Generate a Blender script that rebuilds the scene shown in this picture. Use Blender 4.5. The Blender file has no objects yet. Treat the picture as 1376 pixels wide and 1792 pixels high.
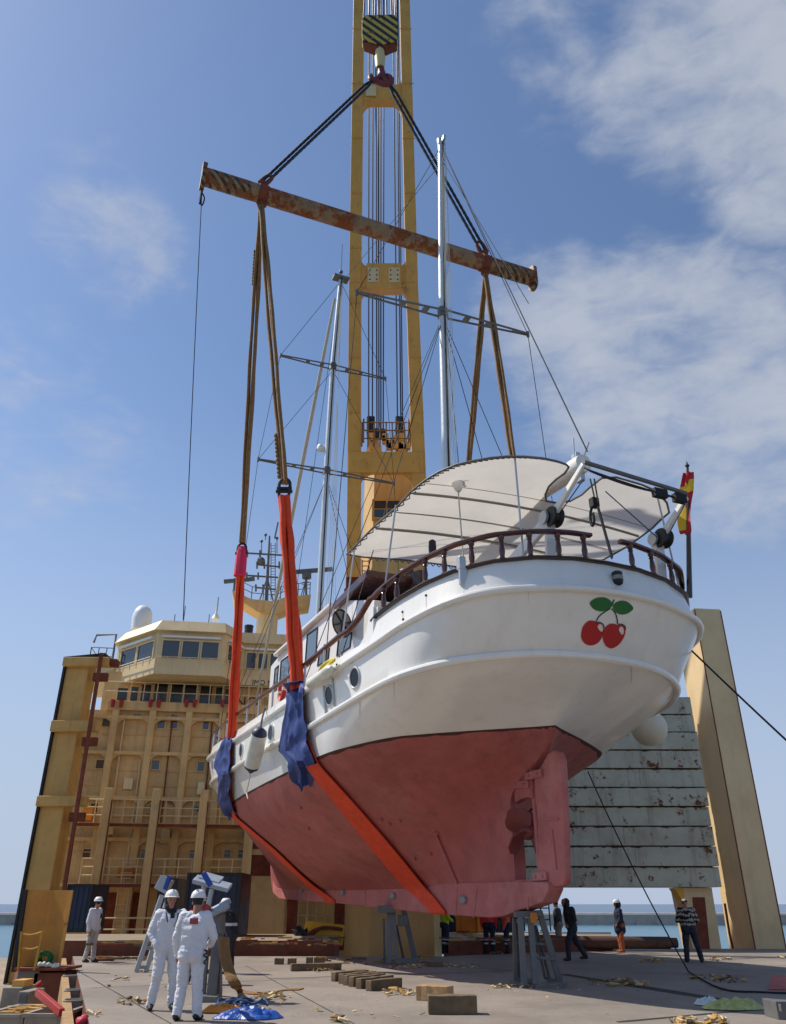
import bpy, math, random
from mathutils import Vector, Matrix, noise
from mathutils.bvhtree import BVHTree
random.seed(11)
SC = bpy.context.scene
COL = SC.collection
R = math.radians
V = Vector

# ---------------------------------------------------------------- camera
CAM_Z = 1.58
PITCH = math.atan(686 / 1380.)
cam_d = bpy.data.cameras.new("camera")
cam = bpy.data.objects.new("camera", cam_d)
COL.objects.link(cam)
cam.location = (0, 0, CAM_Z)
cam.rotation_euler = (R(90) + PITCH, 0, 0)
cam_d.sensor_fit = 'VERTICAL'
cam_d.sensor_height = 24
cam_d.lens = 1380 / 1792 * 24
cam_d.clip_start = 0.1
cam_d.clip_end = 80000
SC.camera = cam
SC.render.resolution_x = 786
SC.render.resolution_y = 1024

# ---------------------------------------------------------------- sky, sun, exposure
SUN_EL, SUN_ROT = R(51), R(-72)
TO_SUN = V((math.sin(SUN_ROT) * math.cos(SUN_EL), math.cos(SUN_ROT) * math.cos(SUN_EL), math.sin(SUN_EL)))
SC.view_settings.view_transform = 'Standard'
SC.view_settings.look = 'None'
SC.view_settings.exposure = 0.16
SC.view_settings.gamma = 1
sun_d = bpy.data.lights.new("sun", 'SUN')
sun_d.energy = 4.4
sun_d.angle = R(0.5)
sun_d.color = (1.0, 0.94, 0.85)
sun = bpy.data.objects.new("sun", sun_d)
COL.objects.link(sun)
sun.location = (-40, 40, 60)
sun.rotation_euler = TO_SUN.to_track_quat('Z', 'Y').to_euler()

def pix_ray(px, py):
    u, v = (px - 688) / 1380., (896 - py) / 1380.
    c, s = math.cos(PITCH), math.sin(PITCH)
    return V((u, c - v * s, s + v * c))
EYE = V((0, 0, CAM_Z))

world = bpy.data.worlds.new("World")
SC.world = world
world.use_nodes = True
def make_world():
    nt = world.node_tree
    N, L = nt.nodes, nt.links
    N.clear()
    out = N.new('ShaderNodeOutputWorld')
    bg = N.new('ShaderNodeBackground')
    sky = N.new('ShaderNodeTexSky')
    sky.sky_type = 'NISHITA'
    sky.sun_disc = False
    sky.sun_elevation = SUN_EL
    sky.sun_rotation = SUN_ROT
    sky.air_density = 1.0
    sky.dust_density = 0.4
    sky.ozone_density = 2.2
    bg.inputs[1].default_value = SKY_STRENGTH
    tc = N.new('ShaderNodeTexCoord')
    # a little more blue high up, pale haze towards the horizon
    sx = N.new('ShaderNodeSeparateXYZ'); L.new(tc.outputs['Generated'], sx.inputs[0])
    hz = N.new('ShaderNodeMapRange'); hz.interpolation_type = 'SMOOTHSTEP'; L.new(sx.outputs[2], hz.inputs[0])
    hz.inputs[1].default_value = -.02; hz.inputs[2].default_value = .62; hz.inputs[3].default_value = .95; hz.inputs[4].default_value = 0
    tn = N.new('ShaderNodeMix'); tn.data_type = 'RGBA'; tn.blend_type = 'MULTIPLY'; tn.inputs[0].default_value = 1; L.new(sky.outputs[0], tn.inputs[6]); tn.inputs[7].default_value = (.95, .985, 1.04, 1)
    hm = N.new('ShaderNodeMix'); hm.data_type = 'RGBA'; L.new(hz.outputs[0], hm.inputs[0]); L.new(tn.outputs[2], hm.inputs[6]); hm.inputs[7].default_value = (.40 / SKY_STRENGTH, .475 / SKY_STRENGTH, .62 / SKY_STRENGTH, 1)
    L.new(hm.outputs[2], bg.inputs[0])
    # thin cirrus and soft cumulus, placed by direction on the sky dome
    def mth(op, a, b=None, c=None):
        n = N.new('ShaderNodeMath'); n.operation = op
        for i, x in enumerate((a, b, c)):
            if x is None: continue
            if isinstance(x, (int, float)): n.inputs[i].default_value = x
            else: L.new(x, n.inputs[i])
        return n.outputs[0]
    def blob(px, py, r0, r1, amp):
        d = pix_ray(px, py).normalized()
        dp = N.new('ShaderNodeVectorMath'); dp.operation = 'DOT_PRODUCT'
        L.new(tc.outputs['Generated'], dp.inputs[0]); dp.inputs[1].default_value = d
        mr = N.new('ShaderNodeMapRange'); mr.interpolation_type = 'SMOOTHSTEP'
        L.new(dp.outputs['Value'], mr.inputs['Value'])
        mr.inputs['From Min'].default_value = math.cos(R(r1)); mr.inputs['From Max'].default_value = math.cos(R(r0))
        mr.inputs['To Min'].default_value = 0; mr.inputs['To Max'].default_value = amp
        return mr.outputs[0]
    tot = None
    for b in CLOUDS:
        o = blob(*b)
        tot = o if tot is None else mth('MAXIMUM', tot, o)
    def nz(scale, detail, rough, loc, stretch, rot=(0, 0, 0), dist=0.0):
        mp = N.new('ShaderNodeMapping'); mp.inputs['Location'].default_value = loc; mp.inputs['Scale'].default_value = stretch; mp.inputs['Rotation'].default_value = rot
        L.new(tc.outputs['Generated'], mp.inputs[0])
        n = N.new('ShaderNodeTexNoise'); n.inputs['Scale'].default_value = scale; n.inputs['Detail'].default_value = detail; n.inputs['Roughness'].default_value = rough
        n.inputs['Distortion'].default_value = dist
        L.new(mp.outputs[0], n.inputs[0]); return n.outputs[0]
    n1 = nz(7.5, 7, 0.55, (0.3, 0.1, 0.7), (1, 1, 1.4), (0, 0.5, 0), 0.25)
    n2 = nz(24, 5, 0.55, (0, 0.6, 0.2), (0.6, 1, 1.8), (0, 0.6, 0.2), 0.8)
    n3 = nz(60, 5, 0.7, (0.4, 0.6, 0.2), (0.5, 1, 2.2), (0.2, 0.7, 0.3), 0.6)
    n = mth('ADD', mth('MULTIPLY', n1, 0.68), mth('ADD', mth('MULTIPLY', n2, 0.26), mth('MULTIPLY', n3, 0.06)))
    # mask raises the density of the noise
    dens = mth('ADD', n, mth('MULTIPLY', tot, 0.42))
    mr = N.new('ShaderNodeMapRange'); mr.interpolation_type = 'SMOOTHSTEP'
    L.new(dens, mr.inputs['Value'])
    mr.inputs['From Min'].default_value = 0.66; mr.inputs['From Max'].default_value = 1.06
    mr.inputs['To Max'].default_value = 0.80
    fac = mth('MULTIPLY', mr.outputs[0], mth('MINIMUM', mth('ADD', mth('MULTIPLY', tot, 1.6), 0.10), 1.0))
    bg2 = N.new('ShaderNodeBackground'); bg2.inputs[0].default_value = (0.60, 0.64, 0.72, 1); bg2.inputs[1].default_value = 0.80
    mx = N.new('ShaderNodeMixShader')
    L.new(fac, mx.inputs[0]); L.new(bg.outputs[0], mx.inputs[1]); L.new(bg2.outputs[0], mx.inputs[2])
    L.new(mx.outputs[0], out.inputs[0])
SKY_STRENGTH = 0.120
CLOUDS = [(1300, 60, 4, 14, 1.0), (1376, 230, 3, 9, 1.0), (1060, -10, 3, 11, .8), (860, -60, 1, 8, .5),
          (1150, 660, 5, 13, 1.0), (1300, 700, 4, 13, 1.0), (980, 590, 2, 9, .9), (1000, 700, 2, 7, .6), (930, 520, 1, 6, .75),
          (215, 445, 0, 7, .68), (130, 398, 0, 5, .66), (165, 245, 0, 4, .45), (40, 720, 0, 13, .62), (130, 800, 0, 9, .5)]
make_world()

# ---------------------------------------------------------------- helpers
def H(h):
    c = [int(h[i:i + 2], 16) / 255. for i in (0, 2, 4)]
    return tuple(x / 12.92 if x < .04045 else ((x + .055) / 1.055) ** 2.4 for x in c)

MATS = {}
def M(name, col=None, rough=.6, metal=0., var=.14, vs=1.5, rust=0., rs=1.6, rcol='5a2c18', streak=0., bump=0., bs=30., spec=.5, coat=0., dirt=None, ds=.5, da=.5, trans=0., patch=None, ps=.6, pa=.5, scol='3f2a1c'):
    if name in MATS: return MATS[name]
    m = bpy.data.materials.new(name); m.use_nodes = True
    nt = m.node_tree; N, L = nt.nodes, nt.links
    b = N['Principled BSDF']
    if isinstance(col, str): col = H(col)
    b.inputs['Roughness'].default_value = rough
    b.inputs['Metallic'].default_value = metal
    b.inputs['Specular IOR Level'].default_value = spec
    b.inputs['Coat Weight'].default_value = coat
    b.inputs['Coat Roughness'].default_value = .08
    tc = N.new('ShaderNodeTexCoord')
    def nz(scale, detail=6, rough=.6, sc=(1, 1, 1), loc=(0, 0, 0)):
        mp = N.new('ShaderNodeMapping'); mp.inputs['Scale'].default_value = sc; mp.inputs['Location'].default_value = loc
        L.new(tc.outputs['Object'], mp.inputs[0])
        n = N.new('ShaderNodeTexNoise'); n.inputs['Scale'].default_value = scale; n.inputs['Detail'].default_value = detail; n.inputs['Roughness'].default_value = rough
        L.new(mp.outputs[0], n.inputs[0]); return n.outputs[0]
    def mr(x, a, b_, c=0., d=1.):
        n = N.new('ShaderNodeMapRange'); L.new(x, n.inputs[0])
        n.inputs[1].default_value = a; n.inputs[2].default_value = b_; n.inputs[3].default_value = c; n.inputs[4].default_value = d
        return n.outputs[0]
    def mix(f, a, c, blend='MIX'):
        n = N.new('ShaderNodeMix'); n.data_type = 'RGBA'; n.blend_type = blend
        if isinstance(f, float): n.inputs[0].default_value = f
        else: L.new(f, n.inputs[0])
        for i, x in ((6, a), (7, c)):
            if isinstance(x, tuple): n.inputs[i].default_value = (*x[:3], 1)
            else: L.new(x, n.inputs[i])
        return n.outputs[2]
    cur = tuple(col)
    if var:
        f = mr(nz(vs, 8, .65), .3, .7)
        cur = mix(f, tuple(min(1, c * (1 - var)) for c in col), tuple(min(1, c * (1 + var)) for c in col))
    if dirt:
        f = mr(nz(ds, 7, .68, loc=(3, 1, 7)), .46, .72, 0, da)
        cur = mix(f, cur, H(dirt))
    if patch:
        f = mr(nz(ps, 9, .74, loc=(5, 3, 8)), .50, .66, 0, pa)
        cur = mix(f, cur, H(patch))
    if streak:
        f = mr(nz(3.2, 5, .7, (1, 1, .07), (1, 2, 3)), .52, .78, 0, streak)
        cur = mix(f, cur, H(scol))
    if rust:
        f = mr(nz(rs, 10, .72, loc=(7, 5, 2)), .66 - .22 * rust, .72 - .22 * rust)
        rc = mix(mr(nz(9, 5), .35, .65), H(rcol), tuple(c * 1.9 for c in H(rcol)))
        cur = mix(f, cur, rc)
        rr = mr(f, 0, 1, rough, .9); L.new(rr, b.inputs['Roughness'])
    elif rough > .12:
        L.new(mr(nz(vs * 2.3, 5, .6, loc=(9, 9, 1)), .3, .7, rough * .85, min(1, rough * 1.15)), b.inputs['Roughness'])
    if isinstance(cur, tuple): b.inputs['Base Color'].default_value = (*cur, 1)
    else: L.new(cur, b.inputs['Base Color'])
    if bump:
        bn = N.new('ShaderNodeBump'); bn.inputs['Strength'].default_value = 1; bn.inputs['Distance'].default_value = bump
        L.new(nz(bs, 4, .6), bn.inputs['Height']); L.new(bn.outputs[0], b.inputs['Normal'])
    if trans:
        out = N['Material Output']; tr = N.new('ShaderNodeBsdfTranslucent'); ms = N.new('ShaderNodeMixShader'); ms.inputs[0].default_value = trans
        if isinstance(cur, tuple): tr.inputs[0].default_value = (*cur, 1)
        else: L.new(cur, tr.inputs[0])
        L.new(b.outputs[0], ms.inputs[1]); L.new(tr.outputs[0], ms.inputs[2]); L.new(ms.outputs[0], out.inputs[0])
    MATS[name] = m
    return m

def smooth_path(pts, n=4):
    """Catmull-Rom through the points"""
    P = [V(p) for p in pts]; out = []
    for i in range(len(P) - 1):
        a, b, c, d = P[max(i - 1, 0)], P[i], P[i + 1], P[min(i + 2, len(P) - 1)]
        for k in range(n):
            t = k / n
            out.append(.5 * ((2 * b) + (c - a) * t + (2 * a - 5 * b + 4 * c - d) * t * t + (3 * b - a - 3 * c + d) * t ** 3))
    out.append(P[-1]); return out

class MB:
    def __init__(s): s.v = []; s.f = []; s.m = []
    def add(s, vs, fs, m=0):
        o = len(s.v); s.v += [V(x) for x in vs]
        for f in fs: s.f.append([i + o for i in f]); s.m.append(m)
        return s
    def box(s, c, sz, rot=None, m=0):
        x, y, z = sz[0] / 2, sz[1] / 2, sz[2] / 2
        vs = [V((a, b, d)) for a in (-x, x) for b in (-y, y) for d in (-z, z)]
        if rot is not None:
            if isinstance(rot, (int, float)): rot = Matrix.Rotation(rot, 3, 'Z')
            vs = [rot @ p for p in vs]
        c = V(c)
        return s.add([p + c for p in vs], [(0, 1, 3, 2), (4, 6, 7, 5), (0, 4, 5, 1), (2, 3, 7, 6), (0, 2, 6, 4), (1, 5, 7, 3)], m)
    def beam(s, p, q, w, h, up=(0, 0, 1), m=0, w2=None, h2=None):
        """box from p to q: w across, h along up"""
        p, q = V(p), V(q); d = (q - p).normalized(); up = V(up)
        if abs(d.dot(up)) > .98: up = V((1, 0, 0)) if abs(d.x) < .9 else V((0, 1, 0))
        x = d.cross(up).normalized(); y = x.cross(d).normalized()
        w2 = w if w2 is None else w2; h2 = h if h2 is None else h2
        vs = []
        for c, a, b in ((p, w, h), (q, w2, h2)):
            vs += [c - x * a / 2 - y * b / 2, c + x * a / 2 - y * b / 2, c + x * a / 2 + y * b / 2, c - x * a / 2 + y * b / 2]
        return s.add(vs, [(0, 3, 2, 1), (4, 5, 6, 7), (0, 1, 5, 4), (1, 2, 6, 5), (2, 3, 7, 6), (3, 0, 4, 7)], m)
    def tube(s, pts, r, n=8, m=0, caps=True, flat=1.0, upv=None, closed=False):
        P = [V(p) for p in pts]; k = len(P)
        rr = r if isinstance(r, (list, tuple)) else [r] * k
        vs = []; x = None
        for i in range(k):
            if closed: t = P[(i + 1) % k] - P[i - 1]
            else: t = (P[min(i + 1, k - 1)] - P[max(i - 1, 0)])
            t = t.normalized() if t.length > 1e-9 else V((0, 0, 1))
            if upv is not None: x = t.cross(V(upv)); x = x.normalized() if x.length > 1e-6 else V((1, 0, 0))
            elif x is None:
                a = V((0, 0, 1)) if abs(t.z) < .9 else V((1, 0, 0)); x = t.cross(a).normalized()
            else:
                x = x - t * x.dot(t); x = x.normalized() if x.length > 1e-6 else t.cross(V((0, 0, 1))).normalized()
            y = t.cross(x)
            for j in range(n):
                a = 2 * math.pi * j / n
                vs.append(P[i] + x * math.cos(a) * rr[i] + y * math.sin(a) * rr[i] * flat)
        fs = []
        for i in range(k if closed else k - 1):
            o, o2 = i * n, ((i + 1) % k) * n
            for j in range(n): fs.append((o + j, o + (j + 1) % n, o2 + (j + 1) % n, o2 + j))
        if caps and not closed: fs += [tuple(range(n - 1, -1, -1)), tuple(range((k - 1) * n, k * n))]
        return s.add(vs, fs, m)
    def lathe(s, prof, n=12, mat=None, m=0):
        """profile of (radius, height), along local z"""
        mat = mat or Matrix()
        vs = [mat @ V((r * math.cos(2 * math.pi * j / n), r * math.sin(2 * math.pi * j / n), z)) for r, z in prof for j in range(n)]
        fs = []
        for i in range(len(prof) - 1):
            for j in range(n): fs.append((i * n + j, i * n + (j + 1) % n, (i + 1) * n + (j + 1) % n, (i + 1) * n + j))
        fs += [tuple(range(n - 1, -1, -1)), tuple(range((len(prof) - 1) * n, len(prof) * n))]
        return s.add(vs, fs, m)
    def prism(s, poly, mat, h, m=0):
        """2-D polygon in the plane of mat, extruded from 0 to h along its z"""
        k = len(poly)
        vs = [mat @ V((x, y, 0)) for x, y in poly] + [mat @ V((x, y, h)) for x, y in poly]
        return s.add(vs, [tuple(range(k - 1, -1, -1)), tuple(range(k, 2 * k))] + [(i, (i + 1) % k, k + (i + 1) % k, k + i) for i in range(k)], m)
    def ball(s, c, r, n=10, m=0, mat=None):
        r = (r, r, r) if isinstance(r, (int, float)) else r
        c = V(c); vs = []; k = n
        for i in range(1, k):
            t = math.pi * i / k
            for j in range(2 * n):
                a = math.pi * j / n
                p = V((r[0] * math.sin(t) * math.cos(a), r[1] * math.sin(t) * math.sin(a), r[2] * math.cos(t)))
                vs.append(c + (mat @ p if mat else p))
        w = 2 * n; fs = []
        for i in range(k - 2):
            for j in range(w): fs.append((i * w + j, (i + 1) * w + j, (i + 1) * w + (j + 1) % w, i * w + (j + 1) % w))
        t_ = V((0, 0, r[2])); vs += [c + (mat @ t_ if mat else t_), c - (mat @ t_ if mat else t_)]
        for j in range(w): fs.append((len(vs) - 2, j, (j + 1) % w)); fs.append((len(vs) - 1, (k - 2) * w + (j + 1) % w, (k - 2) * w + j))
        return s.add(vs, fs, m)
    def grid(s, rows, m=0, thick=0.):
        """rows of points; optional thickness along the normal"""
        a, b = len(rows), len(rows[0])
        vs = [V(p) for r in rows for p in r]
        fs = [(i * b + j, i * b + j + 1, (i + 1) * b + j + 1, (i + 1) * b + j) for i in range(a - 1) for j in range(b - 1)]
        if not thick: return s.add(vs, fs, m)
        nn = []
        for i in range(a):
            for j in range(b):
                u = vs[i * b + min(j + 1, b - 1)] - vs[i * b + max(j - 1, 0)]; w = vs[min(i + 1, a - 1) * b + j] - vs[max(i - 1, 0) * b + j]
                q = u.cross(w); nn.append(q.normalized() if q.length > 1e-9 else V((0, 0, 1)))
        k = a * b
        v2 = vs + [p - q * thick for p, q in zip(vs, nn)]
        f2 = fs + [tuple(k + i for i in reversed(f)) for f in fs]
        ring = [j for j in range(b)] + [i * b + b - 1 for i in range(1, a)] + [(a - 1) * b + j for j in range(b - 2, -1, -1)] + [i * b for i in range(a - 2, 0, -1)]
        for i in range(len(ring)):
            p, q = ring[i], ring[(i + 1) % len(ring)]
            f2.append((q, p, k + p, k + q))
        return s.add(v2, f2, m)
    def build(s, name, mats, parent=None, smooth=True, angle=35, bevel=0, origin=None):
        me = bpy.data.meshes.new(name)
        if parent is not None: T = wm(parent)
        else:
            if origin is None:
                xs = [p.x for p in s.v]; ys = [p.y for p in s.v]; zs = [p.z for p in s.v]
                origin = ((min(xs) + max(xs)) / 2, (min(ys) + max(ys)) / 2, min(zs))
            T = Matrix.Translation(V(origin))
        Ti = T.inverted()
        me.from_pydata([Ti @ p for p in s.v], [], s.f)
        mats = mats if isinstance(mats, (list, tuple)) else [mats]
        for q in mats: me.materials.append(MATS[q] if isinstance(q, str) else q)
        me.polygons.foreach_set('material_index', s.m)
        if smooth:
            me.polygons.foreach_set('use_smooth', [True] * len(me.polygons))
            me.update()
            me.set_sharp_from_angle(angle=R(angle))
        me.validate(); me.update()
        o = bpy.data.objects.new(name, me); COL.objects.link(o)
        if parent is not None: o.parent = parent
        else: o.matrix_basis = T
        if bevel:
            bv = o.modifiers.new('bevel', 'BEVEL'); bv.width = bevel; bv.segments = 2; bv.limit_method = 'ANGLE'; bv.angle_limit = R(40)
        return o

def wm(o):
    m = o.matrix_basis.copy()
    while o.parent is not None:
        o = o.parent; m = o.matrix_basis @ m
    return m
def thing(name, label, cat, loc=(0, 0, 0), rz=0., group=None):
    o = bpy.data.objects.new(name, None); COL.objects.link(o)
    o.empty_display_size = .3
    o.matrix_basis = Matrix.Translation(V(loc)) @ Matrix.Rotation(rz, 4, 'Z')
    return tag(o, label, cat, group)
def tag(o, label, cat, group=None):
    o['label'] = label; o['category'] = cat
    if group: o['group'] = group
    return o
def struct(o): o['kind'] = 'structure'; return o
def stuff(o, label=None, cat=None):
    o['kind'] = 'stuff'
    if label: o['label'] = label; o['category'] = cat
    return o
def copy_thing(o, mat, label):
    c = o.copy(); COL.objects.link(c); c.matrix_basis = mat; c['label'] = label
    for ch in list(o.children):
        k = ch.copy(); COL.objects.link(k); k.parent = c
        for g in ch.children:
            j = g.copy(); COL.objects.link(j); j.parent = k
    return c

def atz(px, py, z=0.):
    r = pix_ray(px, py); return EYE + r * ((z - CAM_Z) / r.z)
def aty(px, py, y):
    r = pix_ray(px, py); return EYE + r * (y / r.y)
def sag(p, q, drop, n=12):
    p, q = V(p), V(q)
    return [p.lerp(q, i / n) - V((0, 0, 4 * drop * (i / n) * (1 - i / n))) for i in range(n + 1)]
def text_mesh(body, size, mat4, m, name, parent, extrude=.004):
    cu = bpy.data.curves.new(name, 'FONT'); cu.body = body; cu.size = size; cu.extrude = extrude
    t = bpy.data.objects.new(name, cu); COL.objects.link(t)
    dg = bpy.context.evaluated_depsgraph_get()
    me = bpy.data.meshes.new_from_object(t.evaluated_get(dg))
    bpy.data.objects.remove(t); bpy.data.curves.remove(cu)
    mb = MB(); mb.add([mat4 @ v.co for v in me.vertices], [tuple(p.vertices) for p in me.polygons])
    return mb.build(name, [m], parent, smooth=False)

# ---------------------------------------------------------------- materials
M('ship_paint', 'd9b478', .6, var=.12, vs=.6, streak=.42, scol='6d4726', dirt='93703f', ds=.5, da=.45, rust=.04, rs=2.5, bump=.01, bs=1.2)
M('ship_cream', 'dcc698', .5, var=.08, vs=.6, streak=.3, scol='7a5a38', bump=.008, bs=1.0)
M('crane_paint', 'd8a04a', .5, var=.12, vs=.7, streak=.4, scol='5d3a1c', rust=.14, rs=2.2, bump=.006, bs=2)
M('house_paint', 'cda663', .55, var=.10, vs=.7, streak=.35, scol='5d3a1c', rust=.1, rs=2)
M('crane_cream', 'd6bd84', .55, var=.08, vs=.5, streak=.15, bump=.006, bs=1.5)
M('tower_paint', 'e2c594', .5, var=.08, vs=.5, streak=.22, scol='8a6a42', dirt='b08c58', ds=.35, da=.4)
M('tower_ochre', 'd0a055', .55, var=.12, vs=.6, streak=.4, scol='6d4726', dirt='94703c', ds=.35, da=.5)
M('tower_orange', 'c58a36', .55, var=.12, vs=.6, streak=.3, dirt='7f5426', ds=.6, da=.5)
M('rust_red', '7a3a24', .8, var=.35, vs=3, rust=.5, rs=3)
M('red_paint', 'a02a22', .5, var=.15)
M('dark_steel', '2a2a2c', .55, metal=.3, var=.2)
M('glass_dark', '14181b', .22, var=0, spec=.8)
M('port_glass', '0b0d0f', .15, var=0, spec=.25)
M('pipe_brown', '54392b', .8, var=.3, vs=2, rust=.3, rs=2)
M('glass_sky', '2b3a44', .05, var=0, spec=.9)
M('wire', '14161c', .5, var=0)
M('wire_blue', '232a48', .5, var=0)
M('stainless', 'b9bdc0', .35, metal=.5, var=.05)
M('mast_alu', 'cfd2d0', .35, metal=.35, var=.06, vs=2)
M('batten_grey', '97938b', .5, metal=.2, var=.1)
M('rail_brown', '8a6432', .6, var=.25, rust=.25, rs=4)
M('scum', '4d2823', .8, var=.35, vs=3)
M('weep', 'cfc7b8', .5, var=.25, vs=6)
M('boot_dark', '7c3833', .6, var=.2, vs=2)
M('gel_white', 'ece9e2', .24, var=.03, vs=.35, coat=.3, bump=.006, bs=1.1, streak=.16, scol='9a8d76', dirt='cfc6b4', ds=.8, da=.25)
M('white_paint', 'e6e5e0', .4, var=.04)
M('white_dome', 'dfe3e6', .4, var=.03)
M('varnish', '4a1d16', .3, var=.25, vs=4, coat=.4)
M('varnish_dark', '2a1614', .35, var=.2, vs=4, coat=.3)
M('canvas', 'f1ede5', .9, var=.05, vs=1.2, bump=.01, bs=3, trans=.34)
M('canvas_gray', '9d9b98', .9, var=.05, trans=.15)
M('rope_dark', '1b1a1c', .8, var=.2, vs=20)
M('rope_white', 'bdb8a8', .8, var=.2, vs=20)
M('rope_blue', '27466e', .8, var=.2, vs=20)
M('sling_orange', 'dd4419', .75, var=.14, vs=3, bump=.006, bs=25)
M('sling_pink', 'd82a55', .75, var=.1)
M('sling_brown', '846138', .85, var=.22, vs=5, bump=.008, bs=30, streak=.2)
M('cloth_blue', '1b3474', .6, var=.2, vs=4, bump=.008, bs=9)
M('black_rubber', '161617', .5, var=.1)
M('fender_white', 'dcdbcf', .45, var=.05, dirt='9a968a', ds=2, da=.5)
M('ball_cream', 'd9d1ba', .5, var=.04)
M('boot_red', 'a8544d', .6, var=.14, vs=.9, dirt='7c3833', ds=.7, da=.6, patch='b56a63', ps=.45, pa=.55, bump=.008, bs=4, streak=.35, scol='5d2a25')
M('boot_pink', 'b4655f', .65, var=.16, vs=1.1, patch='c58a82', ps=.8, pa=.5, dirt='87463f', ds=1.2, da=.5, bump=.006, bs=5)
M('zinc', '8d8c86', .6, metal=.4, var=.2, vs=8)
M('cherry', 'b3151b', .35, var=.03)
M('leaf', '12692f', .4, var=.03)
M('stem', '1d2a1c', .4, var=0)
M('concrete', 'd0c8ba', .85, var=.12, vs=.3)
M('concrete_dark', 'a9a196', .85, var=.15, vs=.3)
M('timber', '6d5b44', .85, var=.3, vs=4, bump=.01, bs=14, dirt='35291d', ds=3, da=.6)
M('timber_light', 'a3825a', .85, var=.25, vs=5, bump=.008, bs=14)
M('chip', 'b58c4c', .9, var=.35, vs=6)
M('chip_pale', 'cdb98e', .9, var=.3, vs=6)
M('steel_grey', '6c6b69', .5, metal=.15, var=.15, vs=2, dirt='43474d', ds=1.5, da=.5)
M('alu', 'a9adae', .4, metal=.6, var=.12, vs=2)
M('navy', '1b2741', .5, var=.12, vs=.6, streak=.1)
M('rust_panel', 'b7b5a0', .75, var=.12, vs=.8, rust=.42, rs=2.2, streak=.5, scol='5a3822', dirt='8d8468', ds=.6, da=.6)
M('yellow_mach', 'e0a81c', .5, var=.1)
M('bin_grey', '948c80', .7, var=.15, vs=2, dirt='4f4740', ds=1.5, da=.6)
M('bucket_red', '9b2420', .5, var=.1)
M('rust_dark', '43261a', .9, var=.4, vs=6)
# ---------------------------------------------------------------- sea, breakwater, decks
def make_water():
    m = bpy.data.materials.new('sea_water'); m.use_nodes = True
    nt = m.node_tree; N, L = nt.nodes, nt.links; b = N['Principled BSDF']
    b.inputs['Roughness'].default_value = .22
    b.inputs['Specular IOR Level'].default_value = .35
    tc = N.new('ShaderNodeTexCoord')
    sep = N.new('ShaderNodeSeparateXYZ'); L.new(tc.outputs['Object'], sep.inputs[0])
    mr = N.new('ShaderNodeMapRange'); L.new(sep.outputs[1], mr.inputs[0]); mr.inputs[1].default_value = 440; mr.inputs[2].default_value = 520
    mx = N.new('ShaderNodeMix'); mx.data_type = 'RGBA'; L.new(mr.outputs[0], mx.inputs[0])
    mx.inputs[6].default_value = (.035, .145, .21, 1); mx.inputs[7].default_value = (.018, .065, .15, 1)
    mp = N.new('ShaderNodeMapping'); mp.inputs['Scale'].default_value = (.03, .25, 1); L.new(tc.outputs['Object'], mp.inputs[0])
    n = N.new('ShaderNodeTexNoise'); n.inputs['Scale'].default_value = 1; n.inputs['Detail'].default_value = 6; L.new(mp.outputs[0], n.inputs[0])
    m2 = N.new('ShaderNodeMix'); m2.data_type = 'RGBA'; m2.blend_type = 'MULTIPLY'; m2.inputs[0].default_value = .35
    L.new(mx.outputs[2], m2.inputs[6]); L.new(n.outputs[1], m2.inputs[7]); L.new(m2.outputs[2], b.inputs['Base Color'])
    n2 = N.new('ShaderNodeTexNoise'); n2.inputs['Scale'].default_value = .6; n2.inputs['Detail'].default_value = 5; L.new(tc.outputs['Object'], n2.inputs[0])
    bp = N.new('ShaderNodeBump'); bp.inputs['Distance'].default_value = .25; L.new(n2.outputs[0], bp.inputs['Height']); L.new(bp.outputs[0], b.inputs['Normal'])
    MATS['sea_water'] = m
make_water()
SEA_Z = -8.0
mb = MB(); ys = [-3000, -200, 0, 100, 250, 440, 520, 1000, 3000, 12000, 40000]
mb.grid([[(x, y, SEA_Z) for x in (-40000, -3000, -300, 0, 300, 3000, 40000)] for y in ys])
struct(mb.build('sea', ['sea_water'], smooth=False, origin=(0, 0, SEA_Z)))

bw = thing('breakwater', 'long pale concrete breakwater across the harbour water below the horizon', 'breakwater', (80, 462, SEA_Z))
mb = MB(); mb.box((80, 466, -6.6), (1500, 9, 6.4)); mb.build('wall_base', ['concrete_dark'], bw, smooth=False)
mb = MB(); mb.box((80, 469, -3.0), (1500, 6, .9)); mb.build('parapet', ['concrete'], bw, smooth=False)
mb = MB()
for i in range(150): mb.box((-660 + i * 10 + random.uniform(-1, 1), 461.3, -7.7), (random.uniform(6, 9.5), 2, random.uniform(.9, 1.9)))
mb.build('foot_blocks', ['concrete_dark'], bw, smooth=False)

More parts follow.
